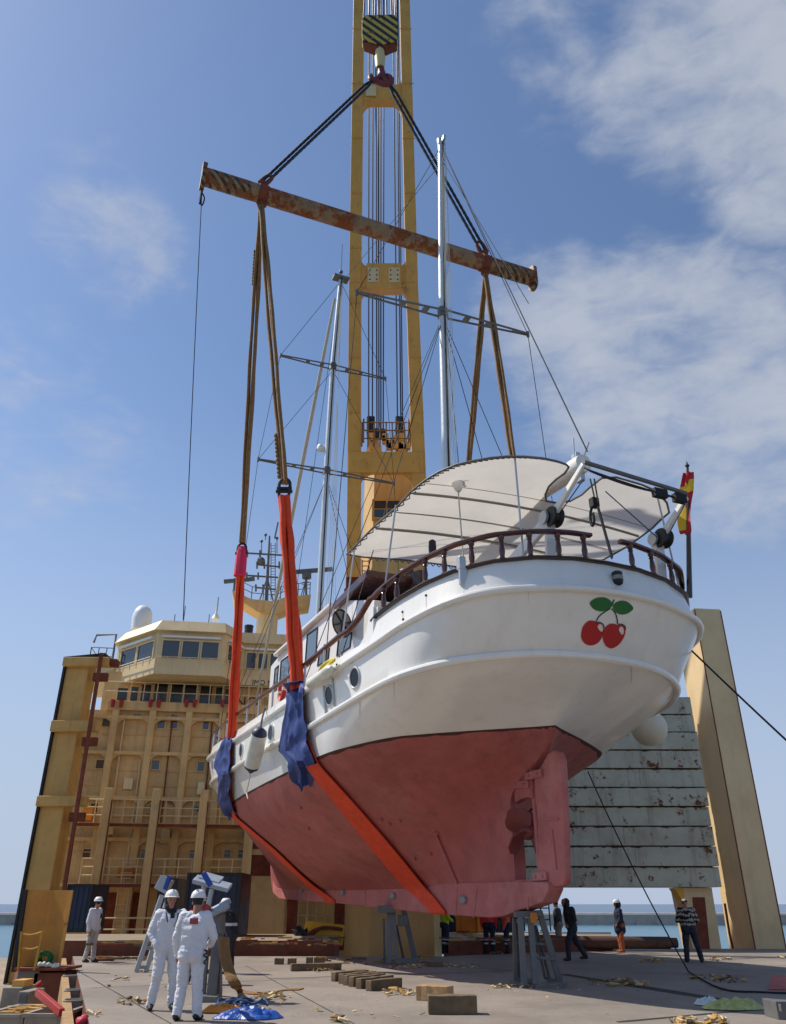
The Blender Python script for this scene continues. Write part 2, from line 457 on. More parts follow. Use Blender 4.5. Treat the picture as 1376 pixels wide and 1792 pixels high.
def make_deck_mat(name, col, scale=1.):
    m = bpy.data.materials.new(name); m.use_nodes = True
    nt = m.node_tree; N, L = nt.nodes, nt.links; b = N['Principled BSDF']; b.inputs['Roughness'].default_value = .75
    tc = N.new('ShaderNodeTexCoord')
    def nz(s, d, r, loc=(0, 0, 0), sc=(1, 1, 1), rz=0):
        mp = N.new('ShaderNodeMapping'); mp.inputs['Location'].default_value = loc; mp.inputs['Scale'].default_value = sc; mp.inputs['Rotation'].default_value = (0, 0, rz)
        L.new(tc.outputs['Object'], mp.inputs[0])
        n = N.new('ShaderNodeTexNoise'); n.inputs['Scale'].default_value = s; n.inputs['Detail'].default_value = d; n.inputs['Roughness'].default_value = r
        L.new(mp.outputs[0], n.inputs[0]); return n.outputs[0]
    def mr(x, a, c, lo=0., hi=1.):
        n = N.new('ShaderNodeMapRange'); L.new(x, n.inputs[0]); n.inputs[1].default_value = a; n.inputs[2].default_value = c; n.inputs[3].default_value = lo; n.inputs[4].default_value = hi; return n.outputs[0]
    def mix(f, a, c):
        n = N.new('ShaderNodeMix'); n.data_type = 'RGBA'; L.new(f, n.inputs[0])
        for i, x in ((6, a), (7, c)):
            if isinstance(x, tuple): n.inputs[i].default_value = (*x, 1)
            else: L.new(x, n.inputs[i])
        return n.outputs[2]
    c = H(col)
    k = mix(mr(nz(.35, 10, .7), .32, .68), tuple(x * .74 for x in c), tuple(min(1, x * 1.22) for x in c))
    k = mix(mr(nz(.55, 9, .72, (4, 2, 0), (1, .35, 1), R(70)), .54, .76, 0, .6), k, H('6a5a4a'))
    k = mix(mr(nz(1.1, 9, .75, (9, 7, 0)), .60, .74, 0, .7), k, H('7b543a'))
    k = mix(mr(nz(7, 6, .7, (1, 5, 0)), .64, .72, 0, .75), k, H('4a3a2e'))
    k = mix(mr(nz(2.3, 8, .7, (2, 8, 0)), .62, .8, 0, .5), k, H('cfc6b6'))
    L.new(k, b.inputs['Base Color'])
    bp = N.new('ShaderNodeBump'); bp.inputs['Distance'].default_value = .012; L.new(nz(9, 6, .7), bp.inputs['Height']); L.new(bp.outputs[0], b.inputs['Normal'])
    MATS[name] = m
make_deck_mat('deck_steel', '877d72')
make_deck_mat('deck_tan', '8f7f68')
M('deck_edge', '6e3d28', .8, var=.3, vs=2, rust=.4, rs=2)
M('groove', '2a2621', .9, var=.3, vs=2)

def slab(name, poly, z0, z1, top, side):
    mb = MB(); n = len(poly)
    vs = [V((x, y, z1)) for x, y in poly] + [V((x, y, z0)) for x, y in poly]
    mb.add(vs, [tuple(range(n))], 0); mb.f += [(i, n + i, n + (i + 1) % n, (i + 1) % n) for i in range(n)]; mb.m += [1] * n
    return struct(mb.build(name, [top, side], smooth=False))
# main hatch deck under the yacht (its left edge runs along the ship), the next hatch cover beyond, the low side deck at the left
E0, E1 = atz(157, 1792), atz(130, 1684)
ed = (E1 - E0).normalized()
ea, eb = E0 - ed * 26, E0 + ed * ((30.5 - E0.y) / ed.y)
slab('deck', [(ea.x, ea.y), (26, ea.y), (30, 30), (26, 35.6), (8.6, 35.6), (1.75, 30.5), (eb.x, 30.5)], -1.7, 0, 'deck_steel', 'deck_edge')
slab('side_deck', [(-24, -14), (40, -14), (40, 62), (-27, 62), (-18.6, 41.5), (-13, 28)], -2.6, -1.72, 'deck_tan', 'deck_edge')
slab('hatch_cover', [(-12.2, 30.9), (-2.0, 30.9), (-2.25, 37.6), (-15.6, 37.6)], -1.7, .45, 'deck_tan', 'deck_edge')
slab('hatch_cover', [(1.95, 31.6), (8.3, 34.0), (10, 41), (2.3, 41)], -1.7, .42, 'deck_tan', 'deck_edge')
slab('quay', [(-60, 20), (-24.4, 20), (-30, 62), (-75, 62)], SEA_Z - 1, -6.9, 'concrete', 'concrete_dark')
# joints between the deck panels
mb = MB()
def groove(a, b, w, z=.004):
    p, q = atz(*a), atz(*b); d = (q - p).normalized(); n = V((-d.y, d.x, 0)) * w / 2; k = 14
    l, r_ = [], []
    for i in range(k + 1):
        c = p.lerp(q, i / k) + V((0, 0, z)); j = random.uniform(.7, 1.3); l.append(c + n * j); r_.append(c - n * j)
    mb.grid([r_, l])
groove((470, 1713), (905, 1699), .07); groove((985, 1705), (1376, 1768), .34); groove((1080, 1789), (1376, 1762), .10)
groove((160, 1729), (560, 1712), .03); groove((560, 1677), (905, 1699), .05); groove((900, 1673), (1376, 1690), .04)
groove((1000, 1697), (1376, 1712), .025); groove((300, 1792), (120, 1690), .025); groove((620, 1792), (430, 1690), .02)
struct(mb.build('deck_joints', ['groove'], smooth=False, origin=(0, 20, 0)))

# ---------------------------------------------------------------- towers and the rusty panel stack
# right tower, two flat faces meeting in a vertical seam
rt = thing('cargo_tower', 'tall tan steel tower with a sunlit left face beside the rusty panel stack', 'tower', (14.45, 35.9, 0))
mb = MB()
YT = 35.2
def tw_x(px, py, y=YT): return aty(px, py, y).x
xlf, xse, xri = tw_x(1259, 1552, YT + 1.7), tw_x(1311, 1599), tw_x(1364, 1599, YT + .15)
z1 = aty(1258, 1064, YT).z
pl = [(xlf, YT + 1.7), (xse, YT), (xri, YT + .15), (xri + .3, YT + 2.4), (xlf + .4, YT + 2.7)]
mb = MB(); n = len(pl)
mb.add([V((x, y, -1.7)) for x, y in pl] + [V((x, y, z1)) for x, y in pl], [tuple(range(n, 2 * n))] + [(i, (i + 1) % n, n + (i + 1) % n, n + i) for i in range(n)])
mb.build('shaft', ['tower_paint'], rt, smooth=False, bevel=.03)
for (x, y) in (pl[1], pl[2]): MB().box((x, y, 6.2), (.04, .04, 15.5), R(10)).build('corner_bead', ['rust_red'], rt, smooth=False)
mb = MB(); mb.tube([(xlf - .12, 36.2, -.1), (xlf - .2, 36.1, .5), (xlf - .15, 36.2, 1.6)], .05); mb.build('pipe', ['rust_red'], rt)

# stack of hatch panels set on edge above a low pedestal
M('rust_dark', '43261a', .9, var=.4, vs=6)
st = thing('panel_stack', 'stack of rust-streaked grey white steel panels between the yacht rudder and the right tower', 'panel stack', (9, 35.6, 2.2))
pa = aty(880, 1549, 35.0); pb = aty(1262, 1553, 35.0); xa, xb = pa.x, pb.x + .06
zb, zt = pb.z, aty(1180, 1219, 35.0).z
n = 10; hh = (zt - zb) / n
for i in range(n):
    mb = MB(); z0 = zb + i * hh
    s_ = -.10 * (i % 3 == 1) - .05 * (i % 4 == 2)
    mb.box(((xa + xb) / 2, 35.9 + s_, z0 + hh / 2), (xb - xa, 1.7, hh - .035))
    for k in range(9):   # stiffener welds on some panels
        if random.random() < .35: mb.box((xa + (xb - xa) * (k + .5) / 9 + random.uniform(-.3, .3), 35.05 + s_ - .008, z0 + hh / 2), (.035, .03, hh - .12))
    pn = mb.build('panel', ['rust_panel'], st, smooth=False, bevel=.02)
    mb = MB(); L_, R_ = [], []
    for k in range(70):
        x = xa + (xb - xa) * k / 69; h_ = .012 + .05 * max(0, noise.noise(V((x * 3.1, i * 7.7, 0)))) + .07 * max(0, noise.noise(V((x * 9, i * 3.3, 4))))
        L_.append((x, 35.05 + s_ - .006, z0 + hh - .02)); R_.append((x, 35.05 + s_ - .006, z0 + hh - .02 - h_))
    mb.grid([R_, L_]); mb.build('rust_seam', ['rust_dark'], pn, smooth=False)
mb = MB(); mb.box(((xa + xb) / 2, 36.1, (zb + zt) / 2), (xb - xa - .2, 1.3, zt - zb - .1)); mb.build('core', ['rust_red'], st, smooth=False)

pd = thing('pedestal', 'brown steel pedestal under the panel stack behind the man in the striped jacket', 'pedestal', (11.7, 35.8, 0))
a, b_ = aty(1186, 1553, 35.4), aty(1262, 1655, 35.4)
mb = MB()
xs0, xs1 = aty(1190, 1555, 35.4).x, aty(1246, 1555, 35.4).x; xb0, xb1 = aty(1212, 1655, 35.4).x, aty(1262, 1655, 35.4).x
mb.add([(xb0, 35.4, -.1), (xb1, 35.4, -.1), (xs1, 35.4, zb - .005), (xs0, 35.4, zb - .005), (xb0, 36.6, -.1), (xb1, 36.6, -.1), (xs1, 36.6, zb - .005), (xs0, 36.6, zb - .005)],
       [(0, 1, 2, 3), (5, 4, 7, 6), (1, 5, 6, 2), (4, 0, 3, 7), (3, 2, 6, 7)])
mb.build('leg', ['tower_paint'], pd, smooth=False)
mb = MB(); xm = (xb0 + xb1) / 2
mb.add([(xm - .42, 35.38, -.05), (xm + .1, 35.38, -.05), (xs0 + .95, 35.38, zb - .35), (xs0 + .45, 35.38, zb - .35), (xm - .42, 35.5, -.05), (xm + .1, 35.5, -.05), (xs0 + .95, 35.5, zb - .35), (xs0 + .45, 35.5, zb - .35)], [(0, 1, 2, 3), (0, 3, 7, 4), (1, 5, 6, 2), (3, 2, 6, 7)])
mb.build('rust_plate', ['rust_red'], pd, smooth=False)
mb = MB(); yx0, yx1 = aty(1180, 1555, 35.3).x, aty(1196, 1555, 35.3).x
mb.add([(yx0, 35.3, zb - .01), (yx1, 35.3, zb - .01), (yx1, 35.3, zb - .9), (yx0 + .25, 35.3, zb - .45), (yx0, 36, zb - .01), (yx1, 36, zb - .01), (yx1, 36, zb - .9), (yx0 + .25, 36, zb - .45)], [(0, 3, 2, 1), (0, 4, 7, 3), (3, 7, 6, 2), (4, 5, 6, 7), (1, 2, 6, 5)])
mb.build('bracket', ['yellow_mach'], pd, smooth=False)

# long rusty pipe along the far edge of the deck
mb = MB(); p, q = aty(868, 1647, 33.6), aty(1172, 1650, 33.6)
mb.tube([p + V((0, 0, -.02)), q], .21, 14); mb.tube([q - V((.02, 0, 0)), q + V((.28, 0, 0))], .17, 12)
tag(mb.build('steel_pipe', ['pipe_brown']), 'long rusty pipe lying on the far edge of the deck behind the walking men', 'pipe')

# left tower: leaning-looking box post at the ship side, with brackets, struts and a thin guide rail
lt = thing('cargo_tower', 'tall ochre steel tower with dark edge and rusty guide rail at the far left', 'tower', (-17.2, 42, -1.7))
def lp(px, py, off=0.): return aty(px, py, 42 + off)
Lz0, Lz1 = -1.7, lp(140, 1152).z
xl = lp(120, 1155).x - .12; xr = lp(153, 1215).x
secs = [(1152, 1268, 155), (1282, 1392, 136), (1412, 1556, 118)]
mb = MB(); mb.box(((xl + xr) / 2 - .05, 42.6, (Lz0 + Lz1) / 2), (xr - xl - .25, 1.2, Lz1 - Lz0)); mb.build('shaft', ['tower_ochre'], lt, smooth=False, bevel=.05)
mb = MB(); mb.box((xl + .01, 42.0, (Lz0 + Lz1) / 2), (.1, .3, Lz1 - Lz0)); mb.build('edge_flange', ['dark_steel'], lt, smooth=False)
for y0, y1 in ((1153, 1168), (1263, 1282), (1394, 1412)):
    za, zc = lp(140, y1).z, lp(140, y0).z
    mb = MB(); mb.box(((xl + xr) / 2 + .48, 41.85, (za + zc) / 2), (xr - xl + 1.0, .5, zc - za)); mb.build('bracket', ['tower_ochre'], lt, smooth=False, bevel=.04)
    mb = MB(); mb.box((xr + .45, 42.3, (za + zc) / 2 - .7), (.75, .3, .42)); mb.build('rust_strut', ['rust_red'], lt, smooth=False)
mb = MB()
p, q = lp(178, 1143, -.6), lp(112, 1560, -.6)
mb.beam(p, q, .16, .16, (0, 1, 0)); mb.build('guide_rail', ['rust_red'], lt, smooth=False)
mb = MB(); mb.box((xr + .75, 42.1, Lz1 - .25), (1.2, .6, .35)); mb.build('head_beam', ['rust_red'], lt, smooth=False, bevel=.03)
mb = MB(); mb.add([(xl - .05, 41.7, Lz1), (xr + .7, 41.7, Lz1 + .22), (xr + .7, 43, Lz1 + .22), (xl - .05, 43, Lz1), (xl - .05, 41.7, Lz1 - .12), (xr + .7, 41.7, Lz1 + .12), (xr + .7, 43, Lz1 + .12), (xl - .05, 43, Lz1 - .12)], [(0, 1, 2, 3), (7, 6, 5, 4), (0, 4, 5, 1), (1, 5, 6, 2), (3, 7, 4, 0)])
mb.build('cap_plate', ['dark_steel'], lt, smooth=False)

# ---------------------------------------------------------------- accommodation block of the ship
FA = R(9)
FU, FN = V((math.cos(FA), math.sin(FA), 0)), V((math.sin(FA), -math.cos(FA), 0))
F0 = aty(150, 1400, 47.0); F0.z = 0
def fpt(px, py, off=0.):
    r = pix_ray(px, py); o = F0 + FN * off
    return EYE + r * ((o - EYE).dot(FN) / r.dot(FN))
def fuz(px, py, off=0.):
    p = fpt(px, py, off); return (p - F0).dot(FU), p.z
def FW(u, z, off=0.): return F0 + FU * u + FN * off + V((0, 0, z))
def fbox(mb, u0, u1, z0, z1, o0, o1, m=0):
    mb.box(F0 + FU * (u0 + u1) / 2 + FN * (o0 + o1) / 2 + V((0, 0, (z0 + z1) / 2)), (abs(u1 - u0), abs(o1 - o0), abs(z1 - z0)), FA, m)

ab = thing('ship_superstructure', 'ochre ship accommodation block with ribbed front and overhanging bridge behind the yacht bow', 'ship superstructure', FW(8, -1.7), FA)
U0 = fuz(96, 1500)[0]; U1 = fuz(618, 1500)[0]
ZT = fuz(200, 1243)[1]
mb = MB(); fbox(mb, U0, U1, -1.7, ZT, -9, 0); mb.build('wall', ['ship_paint'], ab, smooth=False)
ribs = [fuz(x, 1300)[0] for x in (197, 262.5, 327, 386)]
du = ribs[1] - ribs[0]
ribs = [ribs[0] - du] + ribs + [ribs[3] + du, ribs[3] + 2 * du]
mbv = MB()
beams = [fuz(262, y)[1] for y in (1258, 1320, 1398, 1470, 1549)]
for u in ribs: fbox(mbv, u - .19, u + .19, -1.7, ZT - .02, -.02, .42)
mbv.build('ribs', ['ship_paint'], ab, smooth=False, bevel=.03)
for z in beams:
    mbv = MB()
    for i in range(len(ribs) - 1):
        a_, c_ = ribs[i] + .19, ribs[i + 1] - .19
        fbox(mbv, a_, c_, z - .09, z + .09, -.02, .36)
        for s_, x in ((1, a_), (-1, c_)):   # haunches that round the upper corners of each bay
            mat = Matrix.Translation(FW(x, z - .09, .002)) @ Matrix(((FU.x, 0, FN.x, 0), (FU.y, 0, FN.y, 0), (0, 1, 0, 0), (0, 0, 0, 1)))
            k = [(0, 0)] + [(s_ * (.5 - .5 * math.sin(t)), -.42 + .42 * math.cos(t)) for t in [i_ * math.pi / 12 for i_ in range(7)]]
            mbv.prism([(0, 0), (s_ * .5, 0)] + [(s_ * (.5 - .5 * math.sin(t)), -.42 + .42 * math.cos(t)) for t in [i_ * math.pi / 12 for i_ in range(1, 7)]], mat, .3)
    mbv.build('beam', ['ship_paint'], ab, smooth=False)
# weld ledges
mbv = MB()
for y in (1287, 1350, 1376, 1430, 1492): 
    z = fuz(262, y)[1]; fbox(mbv, U0, U1, z - .02, z + .02, -.02, .05)
mbv.build('weld_lines', ['ship_paint'], ab, smooth=False)
# windows
def fwin(px0, py0, px1, py1, off=0., glass='glass_sky', fr='ship_paint', name='window', g=.06):
    u0, z1 = fuz(px0, py0, off); u1, z0 = fuz(px1, py1, off)
    m1 = MB()
    fbox(m1, u0 - g, u1 + g, z1, z1 + g, off - .02, off + .09); fbox(m1, u0 - g, u1 + g, z0 - g, z0, off - .02, off + .09)
    fbox(m1, u0 - g, u0, z0, z1, off - .02, off + .09); fbox(m1, u1, u1 + g, z0, z1, off - .02, off + .09)
    w = m1.build(name, [fr], ab, smooth=False)
    m2 = MB(); fbox(m2, u0, u1, z0, z1, off - .02, off + .025); m2.build('pane', [glass], w, smooth=False)
    return w
for x0, y0, x1, y1 in ((181, 1256, 192, 1272), (277, 1261, 288, 1275), (299, 1261, 310, 1275), (356, 1263, 365, 1277), (170, 1330, 181, 1345), (267, 1331, 278, 1347), (347, 1334, 357, 1350),
                       (160, 1406, 171, 1421), (262, 1408, 271, 1421), (340, 1409, 351, 1421), (147, 1486, 158, 1501), (249, 1487, 260, 1502), (333, 1488, 344, 1502), (393, 1488, 403, 1501), (418, 1488, 427, 1501)):
    fwin(x0, y0, x1, y1, glass='glass_dark' if x0 in (333, 393, 249, 418) else 'glass_sky')
# bulwark of the bridge-front deck, with red fire buckets
zb0, zb1 = ZT - .01, fuz(262, 1229)[1]
mb = MB(); fbox(mb, U0 + 1.5, U1, zb0, zb1, -.1, .25); mb.build('bulwark', ['ship_paint'], ab, smooth=False, bevel=.03)
for x in (205, 271, 334, 397):
    u, z = fuz(x, 1231, .4)
    m1 = MB()
    for s_ in (-.24, .24): m1.lathe([(.10, -.22), (.15, .2)], 10, Matrix.Translation(FW(u + s_, z, .42)))
    m1.build('fire_buckets', ['bucket_red'], ab)
# front deckhouse under the bridge with a row of tall windows
zc1 = fuz(262, 1178)[1]
mb = MB(); fbox(mb, fuz(180, 1215, -.9)[0], U1, ZT, zc1 + .25, -9, -.9); mb.build('bridge_front', ['ship_cream' if 0 else 'ship_paint'], ab, smooth=False)
for x0, x1, yt in ((208, 222, 1204), (228, 241, 1202), (247, 261, 1198), (272, 290, 1197), (299, 317, 1198), (325, 343, 1199), (352, 369, 1201), (379, 389, 1203), (396, 408, 1206)):
    fwin(x0, yt, x1, yt + 38, -.9, 'glass_dark', g=.09)
# rails
def rail_run(mb, p, q, h=1.05, nb=3, posts=8, r=.028):
    p, q = V(p), V(q)
    for k in range(1, nb + 1): mb.tube([p + V((0, 0, h * k / nb)), q + V((0, 0, h * k / nb))], r, 5)
    for k in range(posts + 1):
        c = p.lerp(q, k / posts); mb.tube([c, c + V((0, 0, h))], r * 1.15, 5)
mb = MB(); rail_run(mb, FW(fuz(155, 1229)[0], zb1, .1), FW(U1 - 2, zb1, .1), 1.15, 2, 18); mb.build('bulwark_rail', ['ship_cream'], ab)
# bridge: polygonal wheelhouse that overhangs the front
def bprism(pts, z0, z1, name, mat, in0=0., parent=None):
    """plan points (u, off) extruded; in0 moves the top edge in"""
    n = len(pts); cu = sum(p[0] for p in pts) / n; co = sum(p[1] for p in pts) / n
    vs = [FW(u, z0, o) for u, o in pts] + [FW(u + (cu - u) * in0, z1, o + (co - o) * in0) for u, o in pts]
    m_ = MB().add(vs, [tuple(range(n - 1, -1, -1)), tuple(range(n, 2 * n))] + [(i, (i + 1) % n, n + (i + 1) % n, n + i) for i in range(n)])
    return m_.build(name, [mat], ab if parent is None else parent, smooth=False)
OB = 1.7
uA = fuz(272, 1150, OB)[0]; uB = fuz(392, 1150, OB)[0]; uL = fuz(204, 1150, -1.6)[0]; uC = fuz(425, 1150, -.2)[0]; uE = fuz(517, 1150, -.2)[0]
plan = [(uL, -9), (uL, -1.6), (uA, OB), (uB, OB), (uC, -.2), (uE, -.2), (uE, -9)]
zq0 = fuz(330, 1181, OB)[1]; zq1 = fuz(330, 1154, OB)[1]; zq2 = fuz(330, 1121, OB)[1]; zq3 = fuz(330, 1106, OB)[1]; zq4 = fuz(330, 1086, OB)[1]
bprism(plan, zq0, zq1, 'bridge_apron', 'ship_cream')
bprism([(u, o - .12) if o > -8 else (u, o) for u, o in plan], zq1, zq3, 'bridge_wall', 'ship_cream')
bprism([(u - (.2 if i < 3 else -.2 if i > 5 else 0), o + .25 if o > -8 else o) for i, (u, o) in enumerate(plan)], zq3, zq4, 'bridge_roof', 'ship_cream', .10)
# soffit bracket wall that slopes back under the apron
bprism([(uL + .3, -9), (uL + .3, -1.55), (uA, -.5), (uB, -.5), (uC, -.8), (uE, -.8), (uE, -9)], zc1 + .2, zq0, 'soffit_wall', 'ship_paint', -.0)
def bwin(i, t0, t1, za, zc, n=1):
    (ua, oa), (ub, ob) = plan[i], plan[i + 1]
    A, B = FW(ua, 0, oa - .12), FW(ub, 0, ob - .12); d = B - A; nn = V((d.y, -d.x, 0)).normalized()
    if nn.dot(FN) < 0: nn = -nn
    ang = math.atan2(d.y, d.x)
    for k in range(n):
        s0 = t0 + (t1 - t0) * k / n + .006; s1 = t0 + (t1 - t0) * (k + 1) / n - .006
        c = A + d * (s0 + s1) / 2; w = d.length * (s1 - s0); h = zc - za; zm = (za + zc) / 2
        m1 = MB()
        for sx in (-1, 1): m1.box(c + nn * .03 + d.normalized() * sx * (w / 2 - .035) + V((0, 0, zm)), (.07, .12, h), ang)
        m1.box(c + nn * .03 + V((0, 0, zc - .05)), (w - .14, .12, .1), ang); m1.box(c + nn * .03 + V((0, 0, za + .05)), (w - .14, .12, .1), ang)
        wdw = m1.build('bridge_window', ['ship_cream'], ab, smooth=False)
        m2 = MB(); m2.box(c + nn * .0 + V((0, 0, zm)), (w - .14, .06, h - .2), ang); m2.build('pane', ['glass_sky'], wdw, smooth=False)
    m3 = MB(); m3.box((A + B) / 2 + nn * .1 + V((0, 0, zc + .12)), (d.length * (t1 - t0), .3, .12), ang); m3.build('sun_visor', ['white_paint'], ab, smooth=False)
    m4 = MB(); rail_run(m4, A + d * .02 + nn * .3 + V((0, 0, za - .35)), A + d * .98 + nn * .3 + V((0, 0, za - .35)), .45, 1, 6, .025); m4.build('window_rail', ['ship_cream'], ab)
zwa, zwc = fuz(330, 1155, OB)[1], fuz(330, 1119, OB)[1]
bwin(1, .12, .96, zwa, zwc, 2); bwin(2, .06, .93, zwa, zwc, 3); bwin(3, .1, .9, zwa, zwc, 1); bwin(4, .05, .95, zwa, zwc, 4)
# bridge wing towards the left with a rail
uw0 = fuz(152, 1160, -1.6)[0]
mb = MB(); fbox(mb, uw0, uL, zq0 + .2, zq1 + .35, -6, -1.6); mb.build('bridge_wing', ['ship_cream'], ab, smooth=False, bevel=.05)
mb = MB(); zw = zq1 + .35; rail_run(mb, FW(uw0 + .1, zw, -1.7), FW(uL - .2, zw, -1.7), 1.1, 2, 3); rail_run(mb, FW(uw0 + .1, zw, -1.7), FW(uw0 + .1, zw, -5.5), 1.1, 2, 2); mb.build('wing_rail', ['steel_grey'], ab)
mb = MB(); mb.tube([FW(uL - .3, zw, -2), FW(uL - .3, zw + 2.1, -2), FW(uL - 1.5, zw + 2.0, -2), FW(uL - 1.6, zw + 1.5, -2)], .07, 6); mb.build('wing_davit', ['steel_grey'], ab)
# satellite dome and roof aerials
ud, zd = fuz(248, 1090, -2)
mb = MB(); mb.lathe([(.6, -.5), (.64, .2), (.62, .55), (.5, .88), (.3, 1.1), (.08, 1.18), (0, 1.18)], 20, Matrix.Translation(FW(ud, zd, -2))); mb.build('satellite_dome', ['white_dome'], ab)
mb = MB(); u_, z_ = fuz(377, 1088, -1); mb.tube([FW(u_, z_ - .6, -1), FW(u_, z_ + .2, -1)], .04, 6); mb.lathe([(.1, 0), (.28, .18), (.24, .26), (.06, .6), (.03, 1.2)], 12, Matrix.Translation(FW(u_, z_, -1))); mb.build('mushroom_aerial', ['white_dome'], ab)
mb = MB()
for x, yt, yb in ((321, 1060, 1090), (305, 1075, 1088), (365, 1075, 1092), (380, 1045, 1070)):
    u_, z0 = fuz(x, yb, -1.5); _, z1_ = fuz(x, yt, -1.5); mb.tube([FW(u_, z0 - .3, -1.5), FW(u_, z1_, -1.5)], .03, 5)
mb.build('whip_aerials', ['steel_grey'], ab)
# signal mast with wide platform, radar scanners and yards
um, zm0 = fuz(466, 1112, -4); _, zm1 = fuz(466, 1066, -4)
def mw(px, py): return fpt(px, py, -4)
mb = MB(); mb.tube([FW(um, zm0 - 1.5, -4), FW(um, zm1, -4)], [.75, .72], 16); mb.build('mast_column', ['ship_cream'], ab)
mb = MB()
poly = [mw(407, 1040), mw(410, 1058), mw(428, 1063), mw(455, 1080), mw(482, 1080), mw(500, 1073), mw(541, 1066), mw(543, 1048), mw(500, 1052), mw(480, 1060), mw(440, 1056)]
vs = [p + FN * .9 for p in poly] + [p - FN * .9 for p in poly]; n = len(poly)
mb.add(vs, [tuple(range(n)), tuple(range(2 * n - 1, n - 1, -1))] + [((i + 1) % n, i, n + i, n + (i + 1) % n) for i in range(n)]); mb.build('mast_platform', ['ship_paint'], ab, smooth=False)
mb = MB()
top = mw(472, 938); bot = mw(466, 1058)
mb.tube([bot, top], [.14, .06], 8)
for x in (452, 480): mb.tube([mw(x, 1058), mw(468, 1010)], .05, 6)
for y, x0, x1 in ((970, 433, 500), (990, 450, 489), (1009, 432, 492), (1030, 448, 486)):
    mb.beam(mw(x0, y - 2), mw(x1, y + 2), .10, .10)
    for x in (x0, x1, (x0 * 2 + x1) / 3): mb.tube([mw(x, y - 7), mw(x, y + 5)], .07, 6)
for k in range(18): mb.beam(mw(474, 955 + k * 5), mw(482, 955 + k * 5), .03, .03)
for x in (474.5, 482): mb.tube([mw(x, 950), mw(x, 1050)], .03, 5)
for x, y0, y1 in ((458, 947, 968), (465, 936, 945), (485, 942, 968)): mb.tube([mw(x, y0), mw(x, y1)], .035, 5); mb.ball(mw(x, y0), .12, 5)
mb.beam(mw(481, 942), mw(487, 914), .14, .08)
mb.ball(mw(457, 982), .3, 7)
mb.build('signal_mast', ['steel_grey'], ab)
mb = MB()
mb.beam(mw(517, 1001), mw(582, 996), .26, .26); mb.tube([mw(537, 1003), mw(537, 1012)], .34, 10); mb.tube([mw(536, 1012), mw(536, 1050)], .09, 6)
for x in (525, 530): mb.tube([mw(x, 1050), mw(535, 1016)], .04, 5)
mb.tube([mw(529 + 8 * math.cos(a) + 7, 1021 + 3 * math.sin(a)) for a in [i * .63 for i in range(11)]], .03, 5)
mb.build('radar_scanner', ['steel_grey'], ab)
mb = MB(); mb.beam(mw(392, 1018), mw(446, 1013), .24, .24); mb.tube([mw(412, 1015), mw(412, 1042)], .1, 6); mb.build('radar_scanner', ['steel_grey'], ab)
mb = MB()
pts = [mw(x, y) + FN * .8 for x, y in ((409, 1040), (440, 1055), (480, 1059), (500, 1051), (541, 1047))]
for h in (.45, .9): mb.tube([p + V((0, 0, h)) for p in pts], .03, 5)
for p in pts + [pts[i].lerp(pts[i + 1], .5) for i in range(4)]: mb.tube([p, p + V((0, 0, .9))], .035, 5)
mb.build('platform_rail', ['steel_grey'], ab)
mb = MB(); u_, z_ = fuz(435, 1108, -1.2); mb.lathe([(.28, -.4), (.28, .35), (.3, .36), (.3, .5)], 10, Matrix.Translation(FW(u_, z_, -1.2))); mb.build('roof_vent', ['dark_steel'], ab)
# painted lettering
def ftext(body, px, py, hpx, off, m, name):
    u, z = fuz(px, py, off); h = (fuz(px, py - hpx, off)[1] - z)
    mat = Matrix.Translation(FW(u, z, off)) @ Matrix(((FU.x, 0, FN.x, 0), (FU.y, 0, FN.y, 0), (0, 1, 0, 0), (0, 0, 0, 1)))
    return text_mesh(body, h * 1.38, mat, m, name, ab)
ftext('IMO NEE', 441, 1198, 9, -.185, 'dark_steel', 'lettering')
M('letter_red', '6a2418', .6, var=.15)
ftext('NO', 411, 1236, 18, -.885, 'letter_red', 'lettering')
# lashing posts, walkways and rails standing before the wall
OF = 2.2
posts = [fuz(x, 1480, OF)[0] for x in (177.6, 264, 349.6)]
posts += [posts[-1] + (posts[2] - posts[1])]
ptop = fuz(278, 1381, OF)[1]
for u in posts:
    m1 = MB(); fbox(m1, u - .22, u + .22, -1.7, ptop, OF - .25, OF + .2)
    m1.build('lashing_post', ['ship_paint'], ab, smooth=False, bevel=.03)
m1 = MB()
for u in posts: fbox(m1, u + .2, u + .26, -1.0, ptop - .6, OF + .12, OF + .235)
m1.build('rust_strips', ['rust_red'], ab, smooth=False)
for y in (1440, 1546):
    z = fuz(262, y, OF)[1]
    m1 = MB(); fbox(m1, fuz(128, y, OF)[0], U1 - 3, z - .14, z, .45, OF - .27); m1.build('walkway', ['ship_paint'], ab, smooth=False)
    m1 = MB(); fbox(m1, fuz(128, y, OF)[0], U1 - 3, z - .18, z - .02, OF - .265, OF - .255); m1.build('walkway_lip', ['rust_red'], ab, smooth=False)
    m1 = MB(); rail_run(m1, FW(fuz(135, y, OF)[0], z, OF - .4), FW(U1 - 3.2, z, OF - .4), 1.2, 3, 16, .03); m1.build('walkway_rail', ['ship_cream'], ab)
M('orange_box', 'c77b1e', .6, var=.25)
for x0, y0, x1, y1 in ((145, 1413, 160, 1436), (206, 1518, 232, 1536)):
    u0, z1_ = fuz(x0, y0, 1.2); u1, z0 = fuz(x1, y1, 1.2); m1 = MB(); fbox(m1, u0, u1, z0, z1_, .6, 1.2); m1.build('locker', ['orange_box'], ab, smooth=False, bevel=.05)
